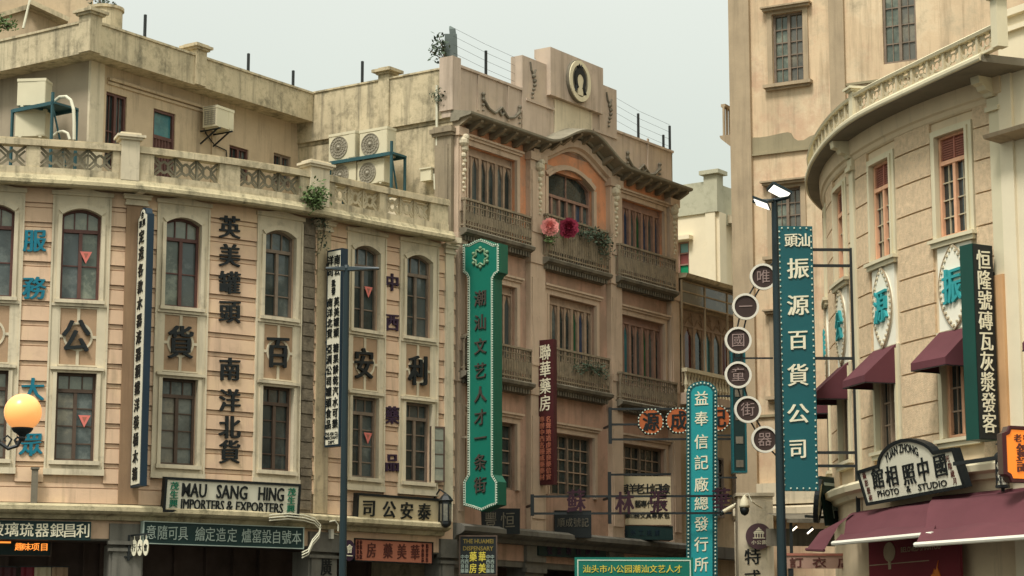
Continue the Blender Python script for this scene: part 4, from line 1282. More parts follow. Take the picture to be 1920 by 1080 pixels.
MB().wall(D, 0, 10, 0, 21, dh, reveal=.22).build('wall', M['dwall'], bldD)
MB().box(DS, 0, DS.L, 0, 21, -.2, 0).build('side_wall', M['dwall'], bldD)
for i, q in enumerate(dh):
    grid_window(bldD, D, *q, M['greywood'], [M['glass_green'], M['glass_curtain']], cols=4, rows=5, dd=-.14, barmat=M['greywood'])
for i, q in enumerate(dh):
    if i in (0, 1, 4):
        s = MB()
        s.box(D, q[0]-.13, q[0], q[2], q[3]+.08, 0, .05); s.box(D, q[1], q[1]+.13, q[2], q[3]+.08, 0, .05); s.box(D, q[0], q[1], q[3], q[3]+.08, 0, .05)
        s.box(D, q[0]-.2, q[1]+.2, q[3]+.08, q[3]+.14, 0, .16); s.box(D, q[0]-.24, q[1]+.24, q[3]+.14, q[3]+.18, 0, .22)
        s.box(D, q[0]-.22, q[1]+.22, q[2]-.10, q[2]-.02, 0, .18); s.box(D, q[0]-.16, q[1]+.16, q[2]-.16, q[2]-.10, 0, .1)
        s.build('window_surround', M['dtrim'], bldD)
u1 = D.uz(1412, 300)[0]
MB().box(D, 0, u1, 0, 21, 0, .12).build('pilaster', M['dtrim'], bldD)
ua, ub = D.uz(1560, 200)[0], D.uz(1588, 200)[0]
MB().box(D, ua, ub, 0, 21, 0, .10).build('pilaster', M['dtrim'], bldD)
zb_ = D.uz(1480, 262)[1]; za_ = D.uz(1480, 281)[1]
edge = [(u1, za_), (ua, za_)]+[D.uz(*q_) for q_ in ((1559, 240), (1546, 245), (1530, 252), (1519, 256), (1508, 263), (1497, 264), (1489, 259), (1484, 250), (1478, 248), (1462, 251), (1440, 256), (1425, 258))]+[(u1, D.uz(1413, 258)[1])]
s = MB().poly(D, edge, 0, .03); s.box(D, u1, ua, za_-.06, za_-.001, 0, .07)
s.build('storey_band', M['dband'], bldD)
MB().box(D, u1, ua, 7.5, 7.56, 0, .06).build('string_course', M['dband'], bldD)
MB().box(D, ub, 10, 15.4, 15.46, 0, .04).build('string_course', M['dband'], bldD)
q = MB(); zz = D.uz(1480, 880)[1]
q.sweep(D, 0, 10, [(-.02, 5.0), (.25, 5.05), (.35, 5.15), (.35, 5.3), (-.02, 5.4)]); q.box(D, u1, 4.5, 5.4, 5.9, 0, .18)
q.build('ledge', M['cream_trim'], bldD)
s = MB().box(D, .05, .75, 0, 5.0, .02, .4)
s.build('arcade_pier', M['cream_trim'], bldD)
# side balcony on the lane
zl = DS.uz(1373, 262, .5)
s = MB()
zz0, zz1 = at(1372, 262, 53.6).z, at(1372, 198, 53.6).z
ub_ = DS.L-1.0
s.sweep(DS, ub_-.9, ub_+.75, [(0, zz0-.3), (.15, zz0-.25), (.42, zz0-.02), (.45, zz0+.06), (0, zz0+.06)])
sb = s.build('balcony', M['dtrim'], bldD)
s = MB().box(DS, ub_-.85, ub_+.7, zz1-.07, zz1, .30, .42)
for k in range(9): s.box(DS, ub_-.85+1.5*k/8, ub_-.80+1.5*k/8, zz0+.06, zz1-.07, .33, .38)
s.build('railing', M['dtrim'], sb)

# ================================================================== ROUND CORNER BUILDING (right)
def arc_plan():
    Y1 = 36.8; dep = Y1*CP+(9.05-EYE)*SP
    X1 = (1790-960)/FPX*dep
    dphi = .25/12.0
    left = [(X1, Y1)]; x, y, p = X1, Y1, rad(-26)
    for i in range(60):
        x += math.sin(p)*.25; y += math.cos(p)*.25; left.append((x, y)); p += dphi
    right = []; x, y, p = X1, Y1, rad(-26)
    for i in range(14):
        p = max(rad(-31), p-dphi); x -= math.sin(p)*.25; y -= math.cos(p)*.25; right.append((x, y))
    return left[::-1]+right
Cf = Facade(arc_plan())
bldC = thing('round_corner_building', 'round cornered pebbledash building with maroon window awnings and a lattice balcony', 'building', Cf(Cf.L-5, 0))
c1 = Cf.rect(1764, 1814, 250, 442)
c1m = (c1[0]+c1[1])/2; cw = .41
c2m = Cf.uz(1656, 400)[0]; sp = c1m-c2m
cms = [c1m, c2m, c1m-2*sp, c1m-3*sp, c1m-4*sp]
zs0, zs1, zt0, zt1 = 8.84, 10.62, 5.40, 7.10
hol = []
for m_ in cms: hol += [(m_-cw, m_+cw, zs0, zs1), (m_-cw, m_+cw, zt0, zt1)]
cR = Cf.uz(1886, 400)[0]
MB().wall(Cf, 0, cR, 0, 11.34, [h for h in hol if h[0] > 0], reveal=.2).build('wall', M['cwall'], bldC)
cP1 = Cf.uz(1604, 400)[0]; cP2 = Cf.uz(1877, 400)[0]
blk = MB()
edges = sorted([(m_-cw-.17, m_+cw+.17) for m_ in cms]+[(cP1-.12, cP1+.12), (cP2-.13, cR)])
gaps = []; cur = 0
for a, b in edges:
    if a > cur+.06: gaps.append((cur, a))
    cur = max(cur, b)
z = 4.95
while z < 10.9:
    for a, b in gaps:
        blk.box(Cf, a+.015, b-.015, z+.015, min(z+.545, 10.98), -.01, .045, step=.3)
    z += .56
blk.build('pebbledash_block', M['pebble'], bldC)
for m_ in cms:
    a, b = m_-cw, m_+cw
    if a < .2: continue
    for z0, z1 in ((zs0, zs1), (zt0, zt1)):
        s = MB()
        for e0_, e1_ in ((a-.15, a), (b, b+.15)):
            s.box(Cf, e0_, e1_, z0-.02, z1+.12, -.01, .06)
        s.box(Cf, a, b, z1, z1+.12, -.01, .06)
        for e0_, e1_ in ((a-.06, a), (b, b+.06)): s.box(Cf, e0_, e1_, z0, z1, .06, .09)
        s.box(Cf, a-.06, b+.06, z1, z1+.05, .06, .09)
        s.box(Cf, a-.2, b+.2, z0-.08, z0-.02, -.02, .15); s.box(Cf, a-.16, b+.16, z0-.16, z0-.08, -.02, .11)
        s.box(Cf, a, b, z0-.05, z0, -.2, 0)
        s.build('window_surround', M['ctrim'], bldC)
for i, m_ in enumerate(cms):
    a, b = m_-cw, m_+cw
    if a < .2: continue
    grid_window(bldC, Cf, a, b, zs0, zs1, M['orangewood'], [M['glass_dark'], M['glass_dark']], cols=2, rows=4, louvre=.48, slat=M['redslat'], dd=-.10, w=.045, barmat=M['clattice'], bar=.010)
    grid_window(bldC, Cf, a, b, zt0, zt1, M['orangewood'] if i == 0 else M['oldwood'], [M['glass_dark'], M['glass']], cols=2, rows=4, dd=-.12, barmat=M['oldwood'])
    p = MB().box(Cf, a-.05, b+.05, zt1+.13, zs0-.17, -.01, .05)
    po = p.build('panel', M['plaque'], bldC)
for u in (cP1, cP2):
    s = MB().box(Cf, u-.12, u+.12, 4.9, 10.74, -.01, .08); s.box(Cf, u-.16, u+.16, 10.74, 10.82, -.01, .14); s.box(Cf, u-.14, u+.14, 10.82, 10.97, -.01, .10)
    s.build('pilaster', M['ctrim'], bldC)
for u in (cP1, cP2-.05):
    s = MB()
    pr_ = [(.02, 10.98), (.14, 10.99), (.18, 11.05), (.28, 11.08), (.32, 11.15), (.42, 11.18), (.44, 11.299), (.02, 11.299)]
    s.sweep(Cf, u-.1, u+.1, pr_)
    s.build('corbel', M['ctrim'], bldC)
s = MB().sweep(Cf, 0, cR+.1, [(-.2, 10.90), (.03, 10.90), (.06, 10.93), (.08, 11.0), (.12, 11.03), (.14, 11.31), (-.2, 11.31)], step=.25)
s.build('frieze', M['cwall'], bldC)
Lip = Facade([(8.6, 49.0), (7.1, 47.4), (6.38, 45.7), (6.05, 44.2), (5.935, 43.1), (5.885, 41.75), (5.96, 40.04), (6.24, 38.45), (6.96, 36.4), (7.62, 34.66)], smooth=True)
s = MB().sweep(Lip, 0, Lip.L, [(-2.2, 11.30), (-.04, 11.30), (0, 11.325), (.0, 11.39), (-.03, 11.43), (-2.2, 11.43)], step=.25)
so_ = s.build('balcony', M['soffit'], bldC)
MB().sweep(Lip, 0, Lip.L, [(-.01, 11.315), (.02, 11.32), (.035, 11.35), (.035, 11.40), (.0, 11.435), (-.3, 11.436), (-.3, 11.432)], step=.25).build('slab_edge', M['ctrim'], so_)
uA, uB = Lip.uz(1604, 190, -.1)[0], Lip.uz(1868, 80, -.1)[0]
rl = MB()
zz1 = 11.77
rl.sweep(Lip, 0, uB, [(-.18, zz1), (-.03, zz1), (-.01, zz1+.05), (-.05, zz1+.08), (-.17, zz1+.08)], step=.25)
rl.sweep(Lip, 0, uB, [(-.16, 11.43), (-.05, 11.43), (-.05, 11.47), (-.16, 11.47)], step=.25)
rl.build('balustrade_rail', M['ctrim'], so_)
for u, h in ((uA, 0.0), (uB+.1, .34)):
    s = MB().box(Lip, u-.09, u+.09, 11.43, zz1+.12+h, -.2, .0); s.box(Lip, u-.13, u+.13, zz1+.12+h, zz1+.155+h, -.24, .04); s.box(Lip, u-.17, u+.17, zz1+.155+h, zz1+.20+h, -.28, .08)
    s.build('balustrade_pier', M['ctrim'], so_)
def lat(u0, u1, n):
    w = (u1-u0)/n; z0, z1 = 11.47, zz1; zc = (z0+z1)/2
    P = lambda a_, b_: Lip(a_, b_, -.105)
    for k in range(n):
        s = MB()
        l, r = u0+k*w, u0+(k+1)*w; c = (l+r)/2
        s.box(Lip, l-.03, l+.03, z0, z1, -.15, -.06)
        for sx, sz in ((l+.03, z0), (r-.03, z0), (l+.03, z1), (r-.03, z1)):
            s.bar(P(sx, sz), P(c+(sx-c)*.3, zc+(sz-zc)*.35), .018, .05)
            s.bar(P(sx, zc+(sz-zc)*.25), P(c+(sx-c)*.25, sz), .014, .045)
        s.tube([P(*q) for q in ellipse(c, zc, w*.16, (z1-z0)*.24, 10)], .013, 5, closed=True)
        s.build('lattice_panel', M['clattice'], so_)
lat(uA+.12, uB, 9); lat(uA-3.6, uA-.12, 9)
s = MB()
zq0, zq1 = Cf.uz(1760, 944)[1], Cf.uz(1760, 925)[1]
s.sweep(Cf, 0, cR+.4, [(-.05, 4.62), (.1, 4.64), (.14, 4.72), (.26, 4.76), (.28, 4.86), (.2, 4.92), (-.05, 4.96)], step=.3)
s.build('ledge', M['ctrim'], bldC)
rf = [Cf(Cf.L*i/24*(cR/Cf.L), 11.36, 0) for i in range(25)]
bkp = [rf[-1]+Vector((4, 6, 0)), rf[0]+Vector((6, -1, 0))]
vs = rf+bkp
MB().add(vs, [tuple(range(len(vs)))]).build('roof', M['roofing'], bldC)
MB().add([rf[0]+Vector((0, 0, .1)), bkp[1]+Vector((0, 0, .1)), bkp[1]-Vector((0, 0, 11.4)), rf[0]-Vector((0, 0, 11.4))], [(0, 1, 2, 3)]).build('rear_wall', M['cwall'], bldC)

# ================================================================== NEIGHBOUR at the right edge
bldF = thing('pale_neighbour', 'pale plain plastered house front cut off by the right edge beside the round corner', 'building', Cf(cR, 0))
dirF = Cf.tan(Cf.L-.05)
f0 = Cf(cR+.02, 0, .02)
Ff = Facade([f0[:2], (f0+dirF*5)[:2]])
zt = Ff.uz(1905, 30)[1]
s = MB().box(Ff, 0, 5, 0, zt, -.3, .03)
s.box(Ff, -.05, 5, zt, zt+.12, -.35, .12); s.box(Ff, -.02, 5, 12.0, 12.08, .03, .1); s.box(Ff, 0, .3, 0, 11.5, .03, .08)
s.build('wall', M['ewall'], bldF)
s = MB(); zz = Ff.uz(1905, 247, .3)[1]
s.sweep(Ff, .02, 5, [(0, zz-.06), (.45, zz-.02), (.48, zz+.04), (0, zz+.12)])
s.build('eave', M['dtrim'], bldF)

# ================================================================== roof equipment
def yaw_of(F, u=0.5): return F.yaw(u)
def ac_unit(label, loc, yaw, w=.85, h=.62, dp=.32, group='air conditioner units on the roofs', fan=True):
    t = thing('air_conditioner', label, 'air conditioner', loc, group, yaw)
    class Z:
        curved = False
        def __call__(s, a, b, d=0.0): return Vector((a, -d, b))+t.location
    F = Z()
    s = MB().box(F, -w/2, w/2, .03, h, -dp/2, dp/2)
    s.box(F, -w/2-.008, w/2+.008, h-.05, h+.012, -dp/2-.008, dp/2+.012)
    s.box(F, w/2-.19, w/2-.01, .05, h-.06, dp/2, dp/2+.008)
    for a in (-w/2+.08, w/2-.14): s.box(F, a, a+.06, 0, .03, -dp/2, dp/2)
    for k in range(6): s.box(F, -w/2-.006, -w/2, .12+k*.07, .15+k*.07, -dp/2+.05, dp/2-.05)
    c = s.build('casing', M['acwhite'], t)
    if not fan:
        g = MB()
        for k in range(9): g.box(F, -w/2-.012, -w/2-.006, .08+k*.05, .10+k*.05, -dp/2+.04, dp/2-.04)
        for k in range(4): g.box(F, -w/2-.02, -w/2-.012, .08, h-.1, -dp/2+.06+k*.09, -dp/2+.08+k*.09)
        g.build('side_grille', M['acgrill'], t)
        return t
    g = MB(); ca, cb, r = -.09, h/2, min(h*.42, .26)
    g.poly(F, ellipse(ca, cb, r, r, 24), dp/2+.001, dp/2+.006)
    for q in (1.0, .72, .45): g.ring(F, ellipse(ca, cb, r*q, r*q, 24), ellipse(ca, cb, r*q-.014, r*q-.014, 24), dp/2+.006, dp/2+.022)
    for k in range(8):
        an = math.pi*k/8
        g.bar(F(ca-r*math.cos(an), cb-r*math.sin(an), dp/2+.018), F(ca+r*math.cos(an), cb+r*math.sin(an), dp/2+.018), .008)
    g.ball(F(ca, cb, dp/2+.01), .05, 8, 4)
    g.build('fan_grille', M['acgrill'], t)
    return t
yP = PW.yaw(1)
def pw_at(px, py, d):
    u, z = PW.uz(px, py, d)
    return PW(u, z, d)
q = pw_at(649, 304, .7); ac_unit('upper left of the four outdoor units on the teal rack by the party wall', q, yP, .78, .66)
q = pw_at(708, 300, .7); ac_unit('upper right of the four outdoor units on the teal rack by the party wall', q, yP, .80, .70)
q = pw_at(652, 353, .7); ac_unit('lower left of the four outdoor units, half hidden behind the balustrade', q, yP, .74, .58)
q = pw_at(703, 349, .7); ac_unit('lower right of the four outdoor units, below the teal rack beam', q, yP, .78, .58)
def rack(label, F, px0, px1, py, d0, d1, ztop, zfloor=11.14):
    u0, z0 = F.uz(px0, py, d1); u1, _ = F.uz(px1, py, d1)
    t = thing('steel_rack', label, 'equipment rack', F((u0+u1)/2, zfloor, (d0+d1)/2), 'steel racks under the roof units')
    s = MB()
    for d in (d0, d1): s.box(F, u0, u1, z0-.07, z0, d-.025, d+.025)
    for u in (u0, (u0+u1)/2, u1): s.box(F, u-.025, u+.025, z0-.05, z0-.01, d0, d1)
    s.box(F, u0+.03, u1-.03, z0, z0+.015, d0, d1)
    s.build('beam', M['rack'], t)
    for u in (u0+.03, u1-.03):
        for d in (d0, d1):
            MB().box(F, u-.025, u+.025, zfloor, z0+(ztop if d == d1 and u > u0+.1 else 0), d-.025, d+.025).build('leg', M['rack'], t)
    s = MB().bar(F(u1-.03, zfloor+.1, d0), F(u1-.03, z0-.08, d1), .03)
    s.build('brace', M['rack'], t)
    return t
rack('teal steel rack carrying two outdoor units against the party wall', PW, 617, 736, 304, .45, .95, .25)
yL = HL.yaw(1)
def hl_at(px, py, d):
    u, z = HL.uz(px, py, d); return HL(u, z, d)
q = hl_at(64, 204, .8); ac_unit('cream outdoor unit on top of the teal rack left of the roof house', q, yL+rad(28), .62, .60, .42, fan=False)
q = hl_at(62, 262, .8); ac_unit('outdoor unit under the teal rack left of the roof house', q, yL+rad(28), .66, .60, .42, fan=False)
rack('teal steel rack with a cross brace at the left end of the terrace', HL, 22, 100, 206, .45, 1.15, .2)
t = thing('insulated_pipe', 'pale insulated pipe arching down beside the left rack', 'pipe', hl_at(118, 190, .9))
s = MB().tube([hl_at(*p, .9) for p in [(102, 190), (112, 182), (124, 181), (133, 188), (138, 205), (139, 230), (139, 262)]], .035)
s.tube([hl_at(*p, .95) for p in [(100, 255), (108, 248), (118, 246), (127, 250), (131, 262)]], .03)
s.build('pipe_run', M['pipe'], t)
u, z = HR.uz(409, 245, .35)
t = ac_unit('small square outdoor unit hung on brackets on the roof house wall', HR(u, z, .35), HR.yaw(0)+rad(4), .62, .50, .40, fan=False)
t2 = thing('wall_bracket', 'dark iron bracket holding the small roof house outdoor unit', 'bracket', HR(u, z-.3, 0))
s = MB()
for k in (-.2, .2):
    s.bar(HR(u+k, z-.01, 0), HR(u+k, z-.01, .6), .035); s.bar(HR(u+k, z-.3, .0), HR(u+k, z-.02, .5), .03)
s.build('arm', M['metal'], t2)
t = thing('drain_cable', 'thin dark cable looping under the small outdoor unit', 'cable', HR(u-.4, z-.5, .03))
MB().tube([HR(*HR.uz(px, py, .03), .03) for px, py in [(388, 200), (382, 222), (386, 250), (402, 272), (424, 282), (426, 300)]], .015, 6).build('cable_run', M['metal'], t)
q = pw_at(803, 328, .1)
t = thing('meter_box', 'small cream wall box with a hanging cable on the party wall', 'meter box', q)
s = MB(); u, z = PW.uz(803, 328, .1)
s.box(PW, u-.15, u+.15, z-.15, z+.12, .05, .2); s.box(PW, u-.17, u+.17, z+.12, z+.15, .05, .23)
s.build('box', M['acwhite'], t)
MB().tube([PW(u+.18, z, .12), PW(u+.2, z-.35, .12), PW(u+.26, z-.42, .12), PW(u+.3, z-.3, .12)], .02, 6).build('cable', M['pipe'], t)
t = thing('drain_pipe', 'thin white drain pipe running down the corner of the party wall', 'pipe', PW(PW.L-.35, 11.2, .1))
MB().tube([PW(*PW.uz(819, 160, .1), .1), PW(*PW.uz(819, 300, .1), .1), PW(*PW.uz(818, 385, .1), .1)], .03, 8).build('pipe_run', M['pipe'], t)
# cement blocks stored on the terrace
q = A(A.uz(778, 360, -.5)[0], 11.15, -.6)
t = thing('block_stack', 'pale cement slab lying on the terrace behind the right lattice panels', 'slab', q)
Fq = Plane(q, A.yaw(11)); s = MB().box(Fq, -.55, .5, .0, .72, -.2, .2); s.box(Fq, -.6, .55, .72, .80, -.25, .25)
s.build('slab', M['cream_trim'], t)
# fence posts and wire along the roof edges
POSTS = [(271, 27, 80, HR, -.12, 'roof house parapet, nearest the water tank'), (465, 100, 150, HR, -.12, 'roof house parapet right of the small pier'),
         (549, 132, 182, HR, -.12, 'inner corner of the roof parapets'), (679, 115, 164, PW, -.1, 'party wall parapet left of its pier')]
def post(px, y0, y1, F, d, where):
    u, z1 = F.uz(px, y1, d); z0 = F.uz(px, y0, d)[1]
    t = thing('fence_post', 'dark slim metal post standing on the '+where, 'post', F(u, z1-.15, d), 'posts along the roof edges')
    MB().box(F, u-.025, u+.025, z1-.15, z0, d-.025, d+.025).build('shaft', M['metal'], t)
    MB().box(F, u-.05, u+.05, z1-.15, z1-.1, d-.05, d+.05).build('base_plate', M['metal'], t)
    return F, u, z0, d
for p in POSTS:
    post(*p[:3], p[3], p[4] if p[3] is PW else .30, p[5])
bp = [post(911, 95, 148, B, -.2, 'parapet between the broken stub and the stepped gable'), post(1197, 213, 260, B, -.2, 'right parapet nearest the stepped gable'),
      post(1244, 253, 276, B, -.2, 'right parapet, the short one'), post(1256, 236, 280, B, -.2, 'right end of the ornate parapet, the tall one')]
t = thing('wire_fence', 'faint grey wires strung between the roof posts of the ornate shophouse', 'wire', B(4.9, 15.3, -.2))
s = MB()
for k in range(4):
    zz = 15.35+.2*k
    s.tube([B(.25, zz+.25, -.2), B(bp[0][1], zz+.16, -.2), B(2.75, zz+.12, -.2)], .004, 4)
    s.tube([B(7.05, zz+.14, -.2), B(bp[1][1], zz, -.2), B(bp[3][1], zz-.05, -.2)], .004, 4)
s.build('wires', M['metal'], t)
q = at(846, 118, 49.6)
t = thing('broken_stub', 'broken grey concrete stub leaning up from the roof corner of the ornate shophouse', 'concrete stub', (q.x, q.y, 15.2))
zt = at(846, 50, 49.6).z; zm = at(840, 66, 49.6).z
s = MB(); bx, by = q.x, q.y
def ring_(z, x0, x1, w): return [(bx+x0, by-w, z), (bx+x1, by-w, z), (bx+x1, by+w, z), (bx+x0, by+w, z)]
s.add(ring_(15.1, -.17, .16, .15)+ring_(zm, -.15, .13, .12), [(0, 1, 5, 4), (1, 2, 6, 5), (2, 3, 7, 6), (3, 0, 4, 7), (4, 5, 6, 7)])
s.add(ring_(zm-.1, -.03, .125, .10)+ring_(zt-.08, -.05, .10, .09)+[(bx-.02, by, zt+.02), (bx-.05, by, zt+.01), (bx+.07, by, zt-.05), (bx-.04, by, zt+.06)],
      [(0, 1, 5, 4), (1, 2, 6, 5), (2, 3, 7, 6), (3, 0, 4, 7), (4, 5, 8), (5, 6, 10), (6, 7, 8), (7, 4, 9), (5, 10, 8), (6, 8, 10), (7, 9, 8), (4, 8, 9)])
s.build('stub', surf('dark_wet_concrete', (92, 100, 96), var=.15, bump=.3), t)
# weeds and seedlings
def plant(label, base, pts, n, spread, size, mat, seed, name='seedling', group='self-sown plants on walls and roofs'):
    rg = random.Random(seed)
    t = thing(name, label, 'plant', base, group)
    s = MB(); b = Vector(base)
    for p in pts: s.tube([b, b.lerp(Vector(p), .5)+Vector((.03, 0, .03)), Vector(p)], [.02, .014, .008], 5)
    s.build('stem', M['stem'], t)
    l = MB()
    allp = [Vector(p) for p in pts]+[b.lerp(Vector(p), f) for p in pts for f in (.6, .8)]
    leaves(l, allp, n, spread, size, rg)
    l.build('foliage', mat, t)
q = at(834, 124, 49.3)
plant('thin sapling sprouting beside the broken stub on the roof corner', q, [at(822, 66, 49.3), at(808, 96, 49.3), at(827, 80, 49.3), at(818, 88, 49.3)], 120, .085, .12, M['leafdark'], 4)
q = A(A.uz(592, 395, .45)[0], A.uz(592, 392, .45)[1], .4)
plant('bushy weed rooted in the cornice joint below the balustrade pier', q, [A(A.uz(x, y, .5)[0], A.uz(x, y, .5)[1], .5) for x, y in [(580, 362), (592, 352), (604, 360), (597, 372), (585, 378)]], 420, .10, .10, M['leaf'], 5)
q = A(A.uz(606, 400, .2)[0], 10.9, .2)
plant('straggly weed hanging down the stained pilaster below the cornice', q, [A(A.uz(x, y, .2)[0], A.uz(x, y, .2)[1], .2) for x, y in [(604, 420), (608, 440), (600, 412), (601, 470)]], 110, .06, .07, M['leafdark'], 6)
q = at(195, 14, 52)
plant('small bush growing on the rim of the water tank', (q.x, q.y, kz), [at(x, y, 52) for x, y in [(184, 2), (196, 8), (208, 14), (178, -6)]], 90, .10, .11, M['leafdark'], 7)
q = at(12, 52, 47)
plant('dry tuft of weeds on the far left roof parapet', q, [at(x, y, 47) for x, y in [(4, 40), (14, 42), (26, 46), (-4, 44)]], 160, .08, .09, M['leaf'], 8)
q = PW(PW.uz(826, 185, .1)[0], PW.uz(826, 190, .1)[1], .08)
plant('dark weed clinging to the party wall corner beside the eave', q, [PW(*PW.uz(x, y, .12), .12) for x, y in [(818, 178), (830, 176), (825, 185)]], 110, .07, .07, M['leafdark'], 9)

# ================================================================== balcony flowers and greenery
def paper_flower(label, c, n, R_, mat, seed):
    rg = random.Random(seed)
    t = thing('paper_flower', label, 'paper flower', c, 'giant paper flowers on the balcony rail')
    c = Vector(c); s = MB()
    out = Vector(n).normalized(); rt_ = Vector((-out.y, out.x, 0)).normalized(); up = Vector((0, 0, 1))
    for ringi, (rr, tilt, cnt, ps) in enumerate([(1.0, .15, 9, .42), (.72, .45, 8, .38), (.48, .8, 7, .32), (.26, 1.1, 5, .26)]):
        for k in range(cnt):
            an = 2*math.pi*(k+.5*ringi)/cnt+rg.uniform(-.12, .12)
            dr_ = rt_*math.cos(an)+up*math.sin(an); sd = rt_*(-math.sin(an))+up*math.cos(an)
            base = c+out*(.03*ringi)
            L_ = R_*rr
            w = R_*ps*1.25
            def pt(f, g): 
                cur = f*f*tilt
                return base+dr_*L_*(f-.35*cur*f)+sd*w*g*(.35+.9*f)*(1 if f < .9 else .8)+out*(L_*cur*.8-.06*R_*abs(g)*(-1))
            gr = [[pt(f, g) for g in (-1, -.5, 0, .5, 1)] for f in (.05, .4, .75, 1.0)]
            vs = [p for row in gr for p in row]
            fs = [(i*5+j, i*5+j+1, (i+1)*5+j+1, (i+1)*5+j) for i in range(3) for j in range(4)]
            s.add(vs, fs)
    s.build('petals', mat, t, smooth=True)
    MB().ball(c+out*.06, R_*.16, 8, 5).build('heart', mat, t)
u, z = B.uz(1031, 426, .42); paper_flower('giant pink paper rose fixed to the middle balcony rail', B(u, z, .42), Vector((0, -1, 0)), .215, M['pinkflower'], 1)
u, z = B.uz(1066, 428, .42); paper_flower('giant crimson paper flower beside the pink one on the middle balcony rail', B(u, z, .42), Vector((0, -1, 0)), .245, M['redflower'], 2)
u, z = B.uz(1110, 440, .32)
plant('trailing grey green creeper draped along the middle balcony rail', B(u, z, .32), [B(*B.uz(x, y, .36), .36) for x, y in [(1088, 436), (1100, 442), (1112, 440), (1124, 446), (1136, 446), (1140, 462), (1139, 480)]], 420, .085, .09, M['leafdark'], 12, name='creeper')
u, z = B.uz(1110, 690, .32)
plant('wilted creeper over the lower middle balcony rail', B(u, z, .32), [B(*B.uz(x, y, .34), .34) for x, y in [(1078, 690), (1095, 686), (1112, 690), (1128, 692), (1136, 704)]], 260, .07, .08, M['leafdark'], 13, name='creeper')
u, z = B.uz(1032, 452, .42)
plant('clump of green leaves under the pink paper rose', B(u, z, .42), [B(*B.uz(x, y, .36), .36) for x, y in [(1026, 448), (1036, 450), (1031, 444)]], 60, .06, .1, M['leaf'], 14, name='creeper')

# ================================================================== pennants in the windows
for (px, py, lab) in [(161, 483, 'pink triangular pennant in the upper window beside the teal letters'), (158, 790, 'pink triangular pennant in the lower window beside the globe lamp'),
                      (691, 548, 'pink triangular pennant in the upper window behind the left street lamp'), (690, 822, 'pink triangular pennant in the lower window under the character 安')]:
    u, z = A.uz(px, py, -.04)
    t = thing('pennant', lab, 'pennant', A(u, z, -.04), 'pink pennants hung in the windows')
    MB().poly(A, [(u-.12, z+.12), (u+.12, z+.12), (u, z-.12)], -.045, -.04).build('cloth', M['pennant'], t)
    MB().poly(A, [(u-.045, z+.085), (u+.045, z+.085), (u, z-.02)], -.04, -.037).build('printed_mark', M['redslat'], t)

# ================================================================== characters fixed to the walls
def wall_char(ch, F, px, py, w, h, mat, label, d=.055, group=None, dep=.035, bold=.03):
    u, z = F.uz(px, py, d)
    s = MB()
    put_char(s, F, ch, u, z, w, h, d, dep, bold)
    t = thing('wall_character', label, 'lettering', F(u, z, d), group)
    s.build('character', mat, t)
G1 = 'teal characters in the left column'
for ch, px, py, lab in [('服', 65, 452, 'teal wall character 服, top of the left column'), ('務', 64, 541, 'teal wall character 務, second in the left column'),
                        ('大', 61, 731, 'teal wall character 大 just above the globe lamp'), ('眾', 58, 834, 'teal wall character 眾 half behind the globe lamp bracket')]:
    wall_char(ch, A, px, py, .40, .42, M['tealletter'], lab, group=G1, bold=.045)
G2 = 'large black characters on the tan panels'
for ch, px, py, lab in [('公', 142, 631, 'large black character 公 on the tan panel between the pennant windows'), ('貨', 338, 643, 'large black character 貨 on the tan panel right of the first narrow sign'),
                        ('百', 520, 661, 'large black character 百 on the tan panel left of the rubble strip'), ('安', 681, 683, 'large black character 安 on the tan panel right of the left street lamp pole'),
                        ('利', 783, 696, 'large black character 利 on the rightmost tan panel')]:
    wall_char(ch, A, px, py, .50, .62, M['black'], lab, d=.055, group=G2, dep=.045, bold=.045)
G3 = 'black characters in the middle column'
for i, (ch, py) in enumerate(zip('英美罐頭南洋北貨', (427, 480, 531, 585, 693, 752, 802, 848))):
    wall_char(ch, A, 430, py, .43, .44, M['black'], 'black wall character %s in the middle column, %s' % (ch, ('topmost', 'just under 英', 'above 頭', 'above the wide gap', 'below the wide gap', 'just under 南', 'just under 洋', 'lowest, above the white signboard')[i]), group=G3, bold=.04)
G4 = 'dark purple characters between the right windows'
for i, (ch, py) in enumerate(zip('中西藥品', (530, 605, 779, 868))):
    wall_char(ch, A, 734, py, .36, .36, M['plum'], 'dark purple wall character %s between the two right windows, %s' % (ch, ('topmost', 'second from top', 'third from top', 'lowest')[i]), group=G4, bold=.045)
wall_char('廣', A, 612, 1062, .28, .36, M['black'], 'black character 廣 painted low on the stained pier', d=.06, dep=.01)

# ================================================================== signs on the left building
def flat_sign(name, label, P, a0, a1, b0, b1, face, frame, fw=.04, dep=.10, group=None):
    t = thing(name, label, 'sign', P((a0+a1)/2, b0, 0), group)
    s = MB().box(P, a0, a1, b0, b1, -dep, 0)
    bo = s.build('board', face, t)
    MB().frame(P, a0-.005, a1+.005, b0-.005, b1+.005, fw, -dep-.01, .025).build('frame', frame, t)
    return t
def on_wall(F, px0, px1, py0, py1, d, tilt=0.0):
    px, py = (px0+px1)/2, (py0+py1)/2
    u, z = F.uz(px, py1, d)
    P = Plane(F(u, z, d), F.yaw(u), tilt)
    return P
P = on_wall(A, 307, 562, 900, 966, .28, .10)
a0, a1, b0, b1 = P.rect(307, 562, 901, 965)
H_ = b1-b0
t = flat_sign('shop_signboard', 'white MAU SANG HING importers and exporters board above the grey green fascia', P, a0, a1, b0, b1, M['signwhite'], M['black'], .05)
W_ = a1-a0
s = MB()
for w, x0, x1 in (('MAU', .125, .30), ('SANG', .375, .60), ('HING', .685, .875)):
    put_word(s, P, w, a0+W_*x0, a0+W_*x1, b0+H_*.46, b0+H_*.86, .004, .02, .006, (-.004, .004))
